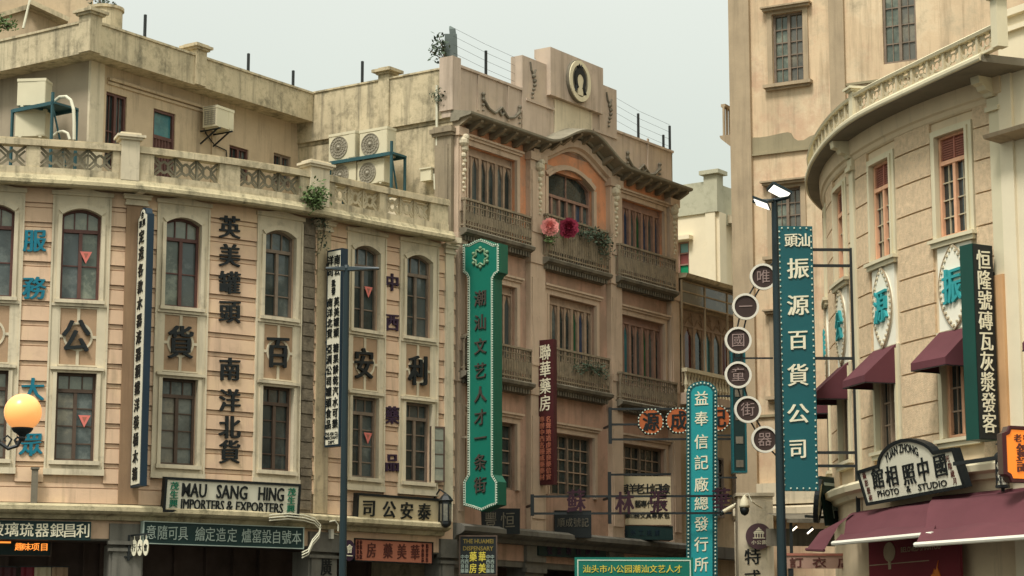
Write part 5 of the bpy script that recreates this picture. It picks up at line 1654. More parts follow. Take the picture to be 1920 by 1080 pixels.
s.build('latin_lettering', M['black'], t)
s = MB()
for w, x0, x1 in (('IMPORTERS', .125, .435), ('&', .455, .50), ('EXPORTERS', .525, .875)):
    put_word(s, P, w, a0+W_*x0, a0+W_*x1, b0+H_*.11, b0+H_*.40, .004, .015, .0, (-.005, .005))
s.build('latin_lettering', M['black'], t)
s = MB()
for x in (.07, .935): column_text(s, P, '茂生興', a0+W_*x, b0+H_*.88, b0+H_*.12, .17, .004, bold=.02)
s.build('side_lettering', surf('green_lettering', (40, 112, 84), rough=.5), t)
P = on_wall(A, -60, 171, 977, 1011, .14)
a0, a1, b0, b1 = P.rect(-60, 170, 977, 1011)
t = flat_sign('fascia_sign', 'dark green fascia board with ivory silver and glass ware characters at the lower left', P, a0, a1, b0, b1, M['inkgreen'], M['inkgreen'], .02)
chars(t, P, [(ch, P.ab(px, 994)[0], (b0+b1)/2, .24, .25) for ch, px in zip('玻璃琉器銀昌利', (-6, 22, 50, 79, 107, 131, 156))], M['ivoryletter'], d=.004, bold=.022)
P = on_wall(A, 268, 569, 981, 1027, .16)
a0, a1, b0, b1 = P.rect(268, 569, 983, 1024)
t = flat_sign('fascia_sign', 'dark green fascia board with grey kiln and custom ware characters under the white board', P, a0, a1, b0, b1, M['inkgreen'], M['greyletter'], .018)
s = MB()
txt = '意隨可具 繪定造定 爐窰設自號本'
pxs = [283, 304, 324, 343, 0, 375, 394, 414, 435, 0, 462, 481, 500, 518, 537, 556]
for ch, px in zip(txt, pxs):
    if ch != ' ': put_char(s, P, ch, P.ab(px, 1003)[0], (b0+b1)/2, .20, .26, .004, .01, .012)
s.build('lettering', M['greyletter'], t)
P = on_wall(A, 668, 825, 930, 986, .24, .05)
a0, a1, b0, b1 = P.rect(668, 825, 930, 984)
t = flat_sign('shop_signboard', 'cream board with four black characters 司公安泰 in a dark frame', P, a0, a1, b0, b1, M['signcream'], M['black'], .05)
chars(t, P, [(ch, P.ab(px, 957)[0], (b0+b1)/2, .34, .34) for ch, px in zip('司公安泰', (691, 729, 762, 795))], M['black'], d=.004, dep=.02, bold=.035)
P = on_wall(A, 662, 812, 1012, 1056, .02)
a0, a1, b0, b1 = P.rect(664, 811, 1013, 1055)
t = flat_sign('fascia_sign', 'salmon pharmacy board with four brown characters under the ledge', P, a0, a1, b0, b1, M['signpink'], M['black'], .025)
chars(t, P, [(ch, P.ab(px, 1035)[0], (b0+b1)/2, .24, .30) for ch, px in zip('房藥美華', (696, 727, 753, 778))], M['brownletter'], d=.004, dep=.015, bold=.025)
s = MB()
for px, tx in ((670, '虔製良方'), (676, '參茸丸散'), (792, '中西藥品'), (800, '批發零售')): column_text(s, P, tx, P.ab(px, 1035)[0], b1-.04, b0+.04, .06, .004)
s.build('small_lettering', M['brownletter'], t)
# round plum sign on the pier
q = A.uz(655, 1032, .3)
P = Plane(A(q[0], q[1], .3), A.yaw(q[0]))
t = thing('round_sign', 'small dark plum oval sign at the left end of the salmon board', 'sign', A(q[0], q[1], .3))
MB().poly(P, ellipse(0, 0, .17, .22), -.03, 0).build('plate', M['plum'], t)
s = MB(); put_char(s, P, '會', 0, .03, .15, .17, .002, .01); s.box(P, -.09, .09, -.12, -.10, 0, .008); s.build('lettering', M['ivoryletter'], t)
# lit board inside the left shop
P = on_wall(A, 0, 96, 1014, 1044, -.6)
a0, a1, b0, b1 = P.rect(-40, 96, 1014, 1042)
t = flat_sign('lit_shop_sign', 'dark shop sign with glowing orange characters inside the left arcade', P, a0, a1, b0, b1, M['inkgreen'], M['dkwood'], .02)
s = MB()
for ch, px in zip('趣味项目', (36, 50, 66, 83)): put_char(s, P, ch, P.ab(px, 1025)[0], b0+(b1-b0)*.6, .15, .14, .004, .01, .02)
s.build('lit_lettering', M['litsign'], t)
s = MB().box(P, a0, P.ab(20, 1018)[0], b1-.05, b1-.02, .03, .06); s.build('lit_tube', M['litsign'], t)
# dim hanging goods in the arcade
rg = random.Random(21)
for i, (px, mt, lab) in enumerate([(14, 'maroonsign', 'dim red cloth hanging at the left edge inside the arcade'), (55, 'redbanner', 'dim red cloth hanging beside the pale prints'), (80, 'signcream', 'pale print hanging in the arcade, left one'), (112, 'panel_tan', 'tan print hanging in the arcade, right one')]):
    q = A.uz(px, 1075, -1.2)
    t = thing('hanging_cloth', lab, 'cloth', A(q[0], q[1]-.4, -1.2), 'goods hanging in the left arcade')
    s = MB()
    n = 6
    vs = []
    for k in range(n+1):
        for zz in (q[1]+.12, q[1]-.5): vs.append(A(q[0]-.17+.34*k/n, zz, -1.2+.02*math.sin(k*2)))
    s.add(vs, [(2*k, 2*k+1, 2*k+3, 2*k+2) for k in range(n)])
    s.build('cloth', M[mt], t)
    MB().box(A, q[0]-.2, q[0]+.2, q[1]+.12, q[1]+.14, -1.22, -1.18).build('rod', M['metal'], t)
# bracket with three little oval plates
q = A.uz(242, 1030, .1)
t = thing('bracket_sign', 'black iron bracket with three small white oval plates beside the green fascia', 'sign', A(q[0], q[1], .1))
F3 = Plane(A(q[0], 0, 0), math.atan2(A.nrm(q[0]).y, A.nrm(q[0]).x)+rad(36))
zq = q[1]
s = MB().box(A, q[0]-.02, q[0]+.02, zq-.22, zq+.28, .05, .09); s.box(A, q[0]-.08, q[0]+.08, zq-.16, zq-.13, .05, .09); s.box(A, q[0]-.08, q[0]+.08, zq+.1, zq+.13, .05, .09)
s.bar(F3(.07, zq+.27), F3(.52, zq+.3), .03)
s.build('iron_bracket', M['metal'], t)
for i, ch in enumerate('行大會'):
    ca = .16+.14*i
    s = MB().poly(F3, ellipse(ca, zq+.03, .062, .16, 20), -.012, .012); s.bar(F3(ca, zq+.18), F3(ca, zq+.29), .012)
    po = s.build('plate', M['ivoryletter'], t)
    s = MB(); put_char(s, F3, ch, ca, zq+.03, .08, .13, .013, .006, .03); s.build('lettering', M['black'], po)

def projecting(F, u): # frame of a board standing out at right angles from a wall, seen from the left
    n = F.nrm(u)
    return Plane(F(u, 0, 0), math.atan2(n.y, n.x))
# narrow white sign on the first pilaster
P = projecting(A, pil[0]+.02)
a0 = P.ab(252, 650)[0]; a1 = P.ab(270.5, 650)[0]
b1 = P.ab(262, 402)[1]; b0 = P.ab(262, 911)[1]
t = thing('projecting_sign', 'tall narrow white sign with a pointed top standing out from the bare brown pilaster', 'sign', P(a0, b0, 0))
m = (a0+a1)/2; W_ = a1-a0
head = [(a1, b1-.08), (m+W_*.33, b1-.05), (m+W_*.26, b1+.05), (m, b1+.1), (m-W_*.26, b1+.05), (m-W_*.33, b1-.05), (a0, b1-.08)]
s = MB().poly(P, [(a0, b0), (a1, b0)]+head, -.13, 0); s.build('case', M['navy'], t)
s = MB().poly(P, [(a0+.05, b0+.05), (a1-.05, b0+.05), (a1-.05, b1-.10), (m+W_*.22, b1-.05), (m+W_*.15, b1+.03), (m, b1+.06), (m-W_*.15, b1+.03), (m-W_*.22, b1-.05), (a0+.05, b1-.10)], 0, .008)
s.build('face', M['signwhite'], t)
s = MB()
ztx = b1-.06
put_char(s, P, '合', m, ztx, .17, .13, .009, .01, .03); put_char(s, P, '和', m-.11, ztx-.17, .17, .14, .009, .01, .03); put_char(s, P, '興', m+.11, ztx-.17, .17, .14, .009, .01, .03)
column_text(s, P, '定造各款木器漆器銅鐵洋裝桶木箱', m, ztx-.27, b0+.08, .30, .009, fill=.74, bold=.025)
s.build('lettering', M['black'], t)
for py in (466, 599, 731, 870):
    zz = P.ab(246, py)[1]
    MB().box(P, .05, a0, zz-.05, zz+.05, -.09, -.04).build('bracket', M['metal'], t)
# two-column sign on the stained pilaster
P = projecting(A, pil[1])
a0 = P.ab(611, 650)[0]; a1 = P.ab(639, 650)[0]; b1 = P.ab(625, 468)[1]; b0 = P.ab(625, 837)[1]
t = thing('projecting_sign', 'tall white sign with two columns of black characters behind the left street lamp pole', 'sign', P(a0, b0, 0))
MB().box(P, a0, a1, b0, b1, -.17, 0).build('case', M['navy'], t)
MB().box(P, a0+.04, a1-.04, b0+.04, b1-.04, 0, .008).build('face', M['signwhite'], t)
s = MB(); m = (a0+a1)/2; w = (a1-a0)*.26; hh = b1-b0
yz = lambda f: b1-hh*f
column_text(s, P, '南公', m+w*.85, yz(.03), yz(.14), w*1.4, .009, bold=.02); column_text(s, P, '洋司', m-w*.85, yz(.03), yz(.14), w*1.4, .009, bold=.02)
column_text(s, P, '批發', m, yz(.155), yz(.235), w*.9, .009, bold=.03)
column_text(s, P, '英美罐頭', m+w*.85, yz(.245), yz(.455), w*1.25, .009, fill=.8, bold=.02); column_text(s, P, '南洋北貨', m-w*.85, yz(.245), yz(.455), w*1.25, .009, fill=.8, bold=.02)
column_text(s, P, '糖果餅乾汽水可樂', m+w*.85, yz(.48), yz(.915), w*1.25, .009, fill=.8, bold=.02); column_text(s, P, '亞洲公司罐頭食品', m-w*.85, yz(.48), yz(.915), w*1.25, .009, fill=.8, bold=.02)
for w_, f in (('THE ASIA CO.', .935), ('MERCHANT', .955), ('DEPT.', .978)):
    k = .42 if w_ != 'DEPT.' else .22
    put_word(s, P, w_, m-(a1-a0)*k, m+(a1-a0)*k, yz(f)-.04, yz(f)+.03, .009, .008, .015)
s.build('lettering', M['black'], t)
for py in (495, 640, 700, 818):
    zz = P.ab(612, py)[1]
    MB().box(P, .05, a0, zz-.025, zz+.025, -.1, -.06).build('bracket', M['metal'], t)
# wall lantern at the right end
q = A.uz(851, 960, .5)
t = thing('wall_lantern', 'dark wall lantern with pale panes at the seam of the two left shophouses', 'lantern', A(q[0]-.15, q[1]-.3, .4))
c = A(q[0]-.15, q[1], .4)
s = MB().lathe(c, [(.03, -.34), (.10, -.30), (.12, -.26), (.13, .22), (.17, .25), (.1, .34), (.03, .40)], 6); s.build('cage', M['metal'], t)
s = MB()
for k in range(6):
    an = math.pi/3*(k+.5)
    o = c+Vector((math.cos(an)*.118, math.sin(an)*.118, 0)); tt = Vector((-math.sin(an), math.cos(an), 0))*.045
    s.add([o-tt+Vector((0, 0, -.2)), o+tt+Vector((0, 0, -.2)), o+tt+Vector((0, 0, .17)), o-tt+Vector((0, 0, .17))], [(0, 1, 2, 3)])
s.build('pane', M['glass_curtain'], t)
MB().tube([A(q[0]-.15, q[1]+.3, .0), A(q[0]-.15, q[1]+.5, .2), c+Vector((0, 0, .4))], .02, 6).build('bracket', M['metal'], t)
# cables along the ledge and a short post on it
t = thing('cable_bundle', 'pale slack cables drooping over the ledge at the stained pier', 'cable', A(A.uz(600, 990, .4)[0], 4.3, .4))
s = MB()
for dy, dd_ in ((0, .40), (5, .43), (10, .38)):
    s.tube([A(*A.uz(x, y+dy, dd_), dd_) for x, y in [(505, 966), (540, 963), (570, 966), (590, 972), (601, 984), (598, 998), (586, 1012), (578, 1030), (566, 1036)]], .014, 6)
s.tube([A(*A.uz(x, y, .4), .4) for x, y in [(618, 978), (628, 976), (634, 984), (634, 996)]], .014, 6)
s.build('cables', M['pipe'], t)
u, z = A.uz(63, 955, .2)
t = thing('ledge_post', 'short grey post standing on the ledge under the globe lamp', 'post', A(u, 4.72, .2))
MB().box(A, u-.06, u+.06, 4.70, A.uz(63, 880, .2)[1], .13, .25).build('shaft', M['darkstone'], t); MB().box(A, u-.08, u+.08, A.uz(63, 880, .2)[1], A.uz(63, 876, .2)[1], .11, .27).build('cap', M['darkstone'], t)
u, z = A.uz(624, 1000, .15)
t = thing('junction_box', 'small white box on the stained pier below the ledge', 'junction box', A(u, z-.1, .1))
MB().box(A, u-.04, u+.04, z-.11, z+.09, .05, .14).build('box', M['whitebar'], t); MB().tube([A(u+.05, z, .1), A(u+.2, z-.02, .1)], .012, 5).build('cable', M['pipe'], t)

# ================================================================== big teal-green sign between the left buildings
P = projecting(B, .04)
ab = P.ab
t = thing('teal_banner_sign', 'tall bright green sign with an emblem head and brown characters between the left shophouses', 'sign', P(ab(900, 955)[0], ab(900, 955)[1], 0))
outl = [(868, 458), (880, 457), (891, 451), (902, 447), (914, 451), (926, 457), (937, 456), (937, 510), (930, 515), (926, 522), (926, 890), (934, 903), (934, 946), (920, 951), (903, 959), (886, 953), (869, 948), (869, 903), (877, 890), (877, 522), (874, 516), (868, 511)]
pts = [ab(*p) for p in outl]
MB().poly(P, pts, -.32, 0).build('case', M['tealgreen_d'], t)
cxy = (sum(p[0] for p in pts)/len(pts), 0)
def inset(pp, k):
    n = len(pp); out = []
    if sum(pp[i-1][0]*pp[i][1]-pp[i][0]*pp[i-1][1] for i in range(n)) > 0: k = -k
    for i in range(n):
        (x0, y0), (x1, y1), (x2, y2) = pp[i-1], pp[i], pp[(i+1) % n]
        e1 = (x1-x0, y1-y0); e2 = (x2-x1, y2-y1)
        l1, l2 = math.hypot(*e1), math.hypot(*e2)
        n1 = (e1[1]/l1, -e1[0]/l1); n2 = (e2[1]/l2, -e2[0]/l2)
        bx, by = n1[0]+n2[0], n1[1]+n2[1]; q = max(.35, 1+n1[0]*n2[0]+n1[1]*n2[1])
        out.append((x1+bx*k/q, y1+by*k/q))
    return out
MB().poly(P, inset(pts, .05), 0, .012).build('face', M['tealgreen'], t)
s = MB(); beads(s, P, inset(pts, .028), .02, .02, .055); s.tube([P(x, y, .015) for x, y in inset(pts, .06)], .009, 5, closed=True)
s.build('bead_border', M['bulb'], t)
s = MB(); ca, cb = ab(902, 483)
s.tube([P(ca+(.168-.034*math.cos(6*(th-math.pi/2)))*math.cos(th), cb+(.168-.034*math.cos(6*(th-math.pi/2)))*math.sin(th), .03) for th in [2*math.pi*k/48 for k in range(48)]], .024, 6, closed=True)
for k in range(6):
    an2 = math.pi/3*k+math.pi/2
    s.ball(P(ca+.215*math.cos(an2), cb+.215*math.sin(an2), .03), .042, 8, 4)
s.build('emblem', surf('grey_teal_relief', (116, 142, 110), rough=.5), t)
s = MB()
chars(t, P, [(ch, *ab(902, py), .30, .33) for ch, py in zip('潮汕文艺人才一条街', (560, 605, 650, 696, 740, 783, 822, 867, 910))], M['darkletter'], d=.012, dep=.03, bold=.03)
for py in (471, 627, 819):
    zz = ab(868, py)[1]
    MB().bar(P(.02, zz, -.1), P(ab(880, py)[0], zz, -.1), .05).build('arm', M['greystone'], t)

# ================================================================== maroon projecting sign
P = projecting(B, 3.25); ab = P.ab
a0, a1 = ab(1007.5, 770)[0], ab(1038, 770)[0]; b1, b0 = ab(1023, 637)[1], ab(1023, 909)[1]
t = thing('projecting_sign', 'tall maroon pharmacy sign with pale characters on the second pilaster of the ornate shophouse', 'sign', P(a0, b0, 0))
MB().box(P, a0, a1, b0, b1, -.14, 0).build('case', M['maroonsign'], t)
s = MB(); m = (a0+a1)/2; hh = b1-b0; w = a1-a0
chars(t, P, col_items('聯華藥房', m, b1-hh*.03, b1-hh*.50, w*.62), M['ivoryletter'], bold=.02)
s = MB()
column_text(s, P, '名聲地道虔選良藥信實', m+w*.2, b1-hh*.53, b0+hh*.03, w*.28, .002, bold=.02)
column_text(s, P, '專辦中西各種成藥藥材', m-w*.2, b1-hh*.53, b0+hh*.03, w*.28, .002, bold=.02)
s.build('small_lettering', M['signpink'], t)
for py in (668, 716, 838, 876):
    zz = ab(1003, py)[1]; MB().bar(P(.05, zz, -.07), P(a0, zz, -.07), .04).build('arm', M['metal'], t)

# ================================================================== boards and bars along the ornate ledge
def panel(name, label, px0, px1, py0, py1, Y, yaw, face, frame=None, dep=.1, fw=.03, tilt=0, group=None):
    c = at((px0+px1)/2, (py0+py1)/2, Y)
    P = Plane(c, yaw, tilt)
    a0, a1, b0, b1 = P.rect(px0, px1, py0, py1)
    t = thing(name, label, 'sign', P((a0+a1)/2, b0, 0), group)
    MB().box(P, a0, a1, b0, b1, -dep, 0).build('board', face, t)
    if frame: MB().frame(P, a0-.004, a1+.004, b0-.004, b1+.004, fw, -dep-.006, .02).build('frame', frame, t)
    return t, P, (a0, a1, b0, b1)
def lettering(t, P, items, mat, name='lettering', d=.002, dep=.012, bold=.025):
    s = MB()
    for ch, px, py, w, h in items:
        a, b = P.ab(px, py); put_char(s, P, ch, a, b, w, h, d, dep, bold)
    return s.build(name, mat, t)
Yb = lambda px, d=0: (lambda u: B(u, 0, d).y)(B.uz(px, 900, d)[0])
t, P, q = panel('ledge_board', 'black board with dull red strokes on the ledge under the bright green sign', 896, 975, 953, 1001, Yb(936, .3), rad(8), M['black'], dep=.5, tilt=.05)
lettering(t, P, [('恒', 952, 976, .30, .34), ('豐', 920, 976, .26, .34)], M['darkstone'], bold=.01)
t, P, q = panel('ledge_board', 'plain dark board standing on the ledge below the maroon characters', 1040, 1109, 957, 1008, Yb(1075, .4), rad(4), M['black'], dep=.3)
lettering(t, P, [(c, x, 980, .16, .2) for c, x in zip('順成號記', (1052, 1067, 1082, 1097))], M['darkstone'], bold=.01)
t, P, q = panel('hanging_sign', 'black dispensary sign with gold characters hanging below the ornate ledge', 861, 932, 1004, 1079, Yb(870, .5), rad(4), M['black'], M['dkwood'], dep=.08)
a0, a1, b0, b1 = q; W_, H_ = a1-a0, b1-b0
s = MB(); put_word(s, P, 'THE HUAMEI', a0+W_*.1, a1-W_*.1, b1-H_*.2, b1-H_*.09, .002, .01, .02); put_word(s, P, 'DISPENSARY', a0+W_*.1, a1-W_*.1, b1-H_*.38, b1-H_*.27, .002, .01, .02)
s.build('latin_lettering', surf('dull_gold', (120, 104, 50)), t)
lettering(t, P, [('藥', 887, 1044, .15, .20), ('華', 904, 1044, .15, .20), ('房', 887, 1066, .15, .20), ('美', 904, 1066, .15, .20)], M['goldletter'], bold=.016)
s = MB()
for px in (867, 875, 915, 923): column_text(s, P, '中西良藥'[::1], P.ab(px, 1055)[0], b0+H_*.52, b0+H_*.05, .08, .002)
s.build('small_lettering', M['greyletter'], t)
t, P, q = panel('board_sign', 'cream board with rows of black characters behind the iron bars, beside the blue teal sign', 1156, 1258, 893, 984, Yb(1200, .3), rad(3), M['signcream'], dep=.06)
lettering(t, P, [(c, x, 917, .25, .24) for c, x in zip('陶洋老士記檢', (1168, 1183, 1199, 1214, 1229, 1246))], M['black'], bold=.03)
lettering(t, P, [(c, x, 945, .15, .17) for c, x in zip('藝專代理牌', (1196, 1207, 1219, 1231, 1243))], M['black'], bold=.02)
lettering(t, P, [(c, x, 967, .13, .12) for c, x in zip('各種印務文具專家包', (1164, 1174, 1184, 1194, 1205, 1216, 1227, 1238, 1250))], M['black'], bold=.02)
t, P, q = panel('ledge_board', 'dark blue green box sign below the cream board on the ornate ledge', 1158, 1262, 986, 1012, Yb(1210, .4), rad(6), M['inkgreen'], dep=.4)
lettering(t, P, [(c, x, 999, .12, .14) for c, x in zip('潮州工夫茶', (1172, 1187, 1202, 1217, 1232))], M['navy'])
t, P, q = panel('fascia_sign', 'dim dark fascia with dull plum characters below the ornate ledge', 1010, 1137, 1019, 1046, Yb(1070, .1), B.yaw(0), M['inkgreen'], dep=.06)
lettering(t, P, [(c, x, 1032, .2, .2) for c, x in zip('號金銀首飾樓', (1030, 1048, 1066, 1084, 1102, 1120))], M['plum'])
# iron bars with maroon characters
def bars(label, px_post, py0, py1, px_end, pys, Y, group='iron sign frames on the ornate front'):
    c = at(px_post, (py0+py1)/2, Y); P = Plane(c, rad(2))
    t = thing('iron_sign_frame', label, 'iron frame', P(0, P.ab(px_post, py1)[1], 0), group)
    MB().box(P, -.04, .04, P.ab(px_post, py1)[1], P.ab(px_post, py0)[1], -.04, .04).build('post', M['metal'], t)
    s = MB()
    for py in pys: s.bar(P(*P.ab(px_post, py)), P(*P.ab(px_end, py-1)), .035, .05)
    s.build('bar', M['metal'], t)
    MB().bar(P(0, 0, 0), P(-.1, 0, -.6), .05).build('wall_stay', M['metal'], t)
    return t, P
t, P = bars('black iron frame with maroon characters running across the ornate front above its ledge', 998, 927, 967, 1372, (931, 963), Yb(1000, .9))
lettering(t, P, [('蘇', 1080, 940, .38, .48), ('林', 1171, 944, .38, .48), ('張', 1234, 941, .38, .48), ('華', 1352, 938, .38, .50)], surf('dull_maroon', (50, 26, 36)), name='character', d=.03, dep=.04, bold=.05)
bars('black iron frame whose bar carries the cream board', 1143, 885, 982, 1258, (890,), Yb(1143, .5))
t, P = bars('black iron frame carrying three orange discs above the cream board', 1144, 764, 832, 1372, (767, 796, 824), Yb(1150, .8))
for i, (px, py, ch) in enumerate([(1220, 791, '源'), (1272, 789, '成'), (1345, 785, '記')]):
    a, b = P.ab(px, py); r = .335
    oct_ = [(a+r*math.cos(math.pi/4*k+math.pi/8), b+r*math.sin(math.pi/4*k+math.pi/8)) for k in range(8)]
    tt = thing('orange_disc_sign', 'rusty orange bulb-edged disc with the character '+ch+(', leftmost of three', ', half behind the blue teal sign', ', right of the blue teal sign')[i], 'sign', P(a, b, .05), 'orange disc signs on the iron frame')
    MB().poly(P, oct_, -.06, .05).build('rim', M['black'], tt)
    MB().poly(P, ellipse(a, b, r*.86, r*.86, 24), .05, .06).build('face', M['rust'], tt)
    s = MB(); beads(s, P, [(a+(x-a)*.95, b+(y-b)*.95) for x, y in oct_], .06, .022, .085); s.build('bulb', M['bulb'], tt)
    s = MB(); put_char(s, P, ch, a, b, .36, .42, .06, .015, .045); s.build('lettering', M['black'], tt)

# ================================================================== green road-side banner sign at the bottom
t, P, q = panel('green_street_sign', 'green street sign with yellow characters at the bottom edge, left of the blue teal sign', 1078, 1300, 1045, 1120, 46, rad(3), M['streetgreen'], dep=.1)
a0, a1, b0, b1 = q
s = MB().frame(P, a0+.05, a1-.05, b0+.05, b1-.05, .022, .001, .008); s.build('border_line', M['bulb'], t)
lettering(t, P, [(c, 1100+15.6*i, 1067, .15, .15) for i, c in enumerate('汕头市小公园潮汕文艺人才')], M['goldletter'], bold=.02, dep=.01)
s = MB()
for k in range(2): 
    a = a0+(a1-a0)*(.2+.6*k); s.tube([P(a, b0, -.1), P(a, -3.6, -.1)], .05, 8)
s.build('leg', M['greenpole'], t)

# ================================================================== blue teal sign with the arched head
c = at(1316, 900, 50.5)
P = Plane(c, rad(-4)); ab = P.ab
t = thing('teal_banner_sign', 'arched blue teal sign with bulb edges and ivory characters low in the middle', 'sign', P(0, ab(1316, 1092)[1], 0))
hd_ = [(1287, 735), (1291, 725), (1300, 718), (1316, 714), (1331, 717), (1340, 724), (1345, 734)]
pts = [ab(1287, 1092), ab(1345, 1092)]+[ab(*p) for p in reversed(hd_)]
MB().poly(P, pts, -.12, 0).build('case', M['teal'], t)
ins = inset(pts, .11)
MB().poly(P, ins, 0, .05).build('face', M['tealblue'], t)
s = MB(); beads(s, P, inset(pts, .045), .015, .024, .085); s.build('bulb_border', M['bulb'], t)
chars(t, P, [(ch, *ab(1315, py), .29, .31) for ch, py in zip('益奉信記廠總發行所', (748, 786, 829, 868, 909, 944, 983, 1021, 1059))], M['ivoryletter'], d=.05, dep=.015, bold=.025)
s = MB()
for py in (742, 816, 895): s.bar(P(*ab(1345, py), -.06), P(*ab(1382, py), -.06), .04)
s.build('arm', M['metal'], t)

# ================================================================== ring of umber discs on curved rods
c = at(1405, 670, 46.5)
P = Plane(c, rad(2)); ab = P.ab
t = thing('sign_rod_frame', 'curved black rods carrying the ring of brown discs', 'iron frame', P(0, ab(1405, 850)[1], 0))
s = MB()
DISC = [(1431, 519, '唯'), (1398, 575, '一'), (1384, 638, '國'), (1384, 703, '童'), (1402, 768, '街'), (1434, 824, '器')]
pth = [(1470, 478)]+[(x, y) for x, y, _ in DISC]+[(1470, 862)]
for k in (-8, 8): s.tube([P(*ab(x+k*.8, y), -.05) for x, y in pth], .018, 6)
s.bar(P(*ab(1378, 671), -.05), P(*ab(1450, 671), -.05), .035)
s.build('rod', M['metal'], t)
for i, (x, y, ch) in enumerate(DISC):
    a, b = ab(x, y); r = .282
    tt = thing('round_sign', 'white rimmed brown disc with the character %s, %s' % (ch, ('highest of the ring', 'second from the top of the ring', 'third from the top of the ring', 'third from the bottom of the ring', 'second from the bottom of the ring', 'lowest of the ring')[i]), 'sign', P(a, b-r, 0), 'brown discs on the curved rods')
    MB().poly(P, ellipse(a, b, r, r, 32), -.05, .0).build('plate', M['umber'], tt)
    MB().ring(P, ellipse(a, b, r+.005, r+.005, 36), ellipse(a, b, r-.042, r-.042, 36), -.06, .03).build('rim', M['whitebar'], tt)
    s = MB(); put_char(s, P, ch, a, b, .27, .27, .001, .01, -.004); s.build('lettering', surf('dull_mauve', (148, 128, 122)), tt)
t, P, q = panel('box_sign', 'narrow dark teal upright box sign behind the ring of discs', 1372, 1399, 655, 886, 49.5, rad(0), M['inkgreen'], M['teal'], dep=.3, fw=.04)
a0, a1, b0, b1 = q
s = MB()
for k in range(5): s.box(P, a0+.08, a1-.08, b0+.12+(b1-b0)*.19*k, b0+.28+(b1-b0)*.19*k, .002, .012)
s.build('faint_panel', M['darkstone'], t)

# ================================================================== great teal sign with its frame
c = at(1496, 670, Cf(cP1, 0, .32).y)
P = Plane(c, rad(1.5)); ab = P.ab
a0, a1, b0, b1 = P.rect(1463, 1529, 424, 920)
t = thing('teal_banner_sign', 'great dark teal sign with bulb edges and ivory characters beside the right lamp pole', 'sign', P((a0+a1)/2, b0, 0))
MB().box(P, a0, a1, b0, b1, -.14, 0).build('case', M['teal'], t)
s = MB(); beads(s, P, [(a0+.03, b0+.04), (a1-.03, b0+.04), (a1-.03, b1-.04), (a0+.03, b1-.04)], .006, .019, .115); s.build('bulb_border', M['bulb'], t)
chars(t, P, [(ch, *ab(px, py), w, h) for ch, px, py, w, h in [('頭', 1483, 451, .22, .24), ('汕', 1507, 451, .22, .24), ('振', 1496, 504, .37, .36), ('源', 1496, 573, .37, .36), ('百', 1496, 638, .34, .34), ('貨', 1496, 704, .36, .38), ('公', 1496, 776, .37, .34), ('司', 1496, 842, .31, .34)]], M['ivoryletter'], d=.001, dep=.02, bold=.035)
t = thing('iron_sign_frame', 'black square iron frame joining the great teal sign to the round corner building', 'iron frame', P(ab(1603, 900)[0], ab(1603, 880)[1], 0), 'iron sign frames on the ornate front')
t['group'] = 'iron sign frames'
xq = ab(1603, 670)[0]
MB().box(P, xq-.035, xq+.035, ab(1603, 960)[1], ab(1603, 464)[1], -.105, -.035).build('post', M['metal'], t)
s = MB()
for py in (467, 497, 671, 848, 873): s.bar(P(a1, ab(1560, py)[1], -.07), P(xq, ab(1560, py)[1], -.07), .05, .05)
s.build('bar', M['metal'], t)

# ================================================================== black sign of building materials, round corner
def projecting_right(F, u):
    n = F.nrm(u); return Plane(F(u, 0, 0), math.atan2(-n.y, -n.x))
P = projecting_right(Cf, cP2-.02); ab = P.ab
a0, a1 = ab(1829, 640)[0], ab(1867, 640)[0]; b1, b0 = ab(1845, 459)[1], ab(1845, 824)[1]
t = thing('projecting_sign', 'tall black sign with ivory characters 恒隆號 and green returns at the right pilaster', 'sign', P(a0, b0, 0))
MB().box(P, a0, a1, b0, b1, -.30, 0).build('case', M['deepgreen'], t)
MB().box(P, a0+.01, a1-.01, b0+.01, b1-.01, 0, .012).build('face', M['black'], t)
hh = b1-b0
chars(t, P, col_items('恒隆號磚瓦灰漿發客', (a0+a1)/2, b1-hh*.03, b0+hh*.03, (a1-a0)*.62, .9), M['ivoryletter'], d=.013, bold=.02)
for py in (510, 646, 783):
    zz = ab(1868, py)[1]; s = MB().bar(P(a1-.05, zz, -.15), P(.0, zz, -.15), .05); s.bar(P(.0, zz-.1, -.15), P(.0, zz+.18, -.15), .07); s.build('bracket', M['metal'], t)
P2 = Plane(Cf(cP2, 0, .10), Cf.yaw(cP2))
zz1, zz0 = Cf.uz(1878, 515, .1)[1], Cf.uz(1878, 820, .1)[1]
t = thing('timber_plank', 'salmon painted upright plank behind the brackets of the black sign', 'plank', P2(0, zz0, 0))
MB().box(P2, -.13, .13, zz0, zz1, -.02, .05).build('plank', surf('salmon_plank', (206, 162, 116), streak=((170, 120, 84), .5, .8, .5)), t)
MB().box(P2, -.15, .15, zz0-.04, zz0, -.02, .07).build('foot', M['cwall'], t)
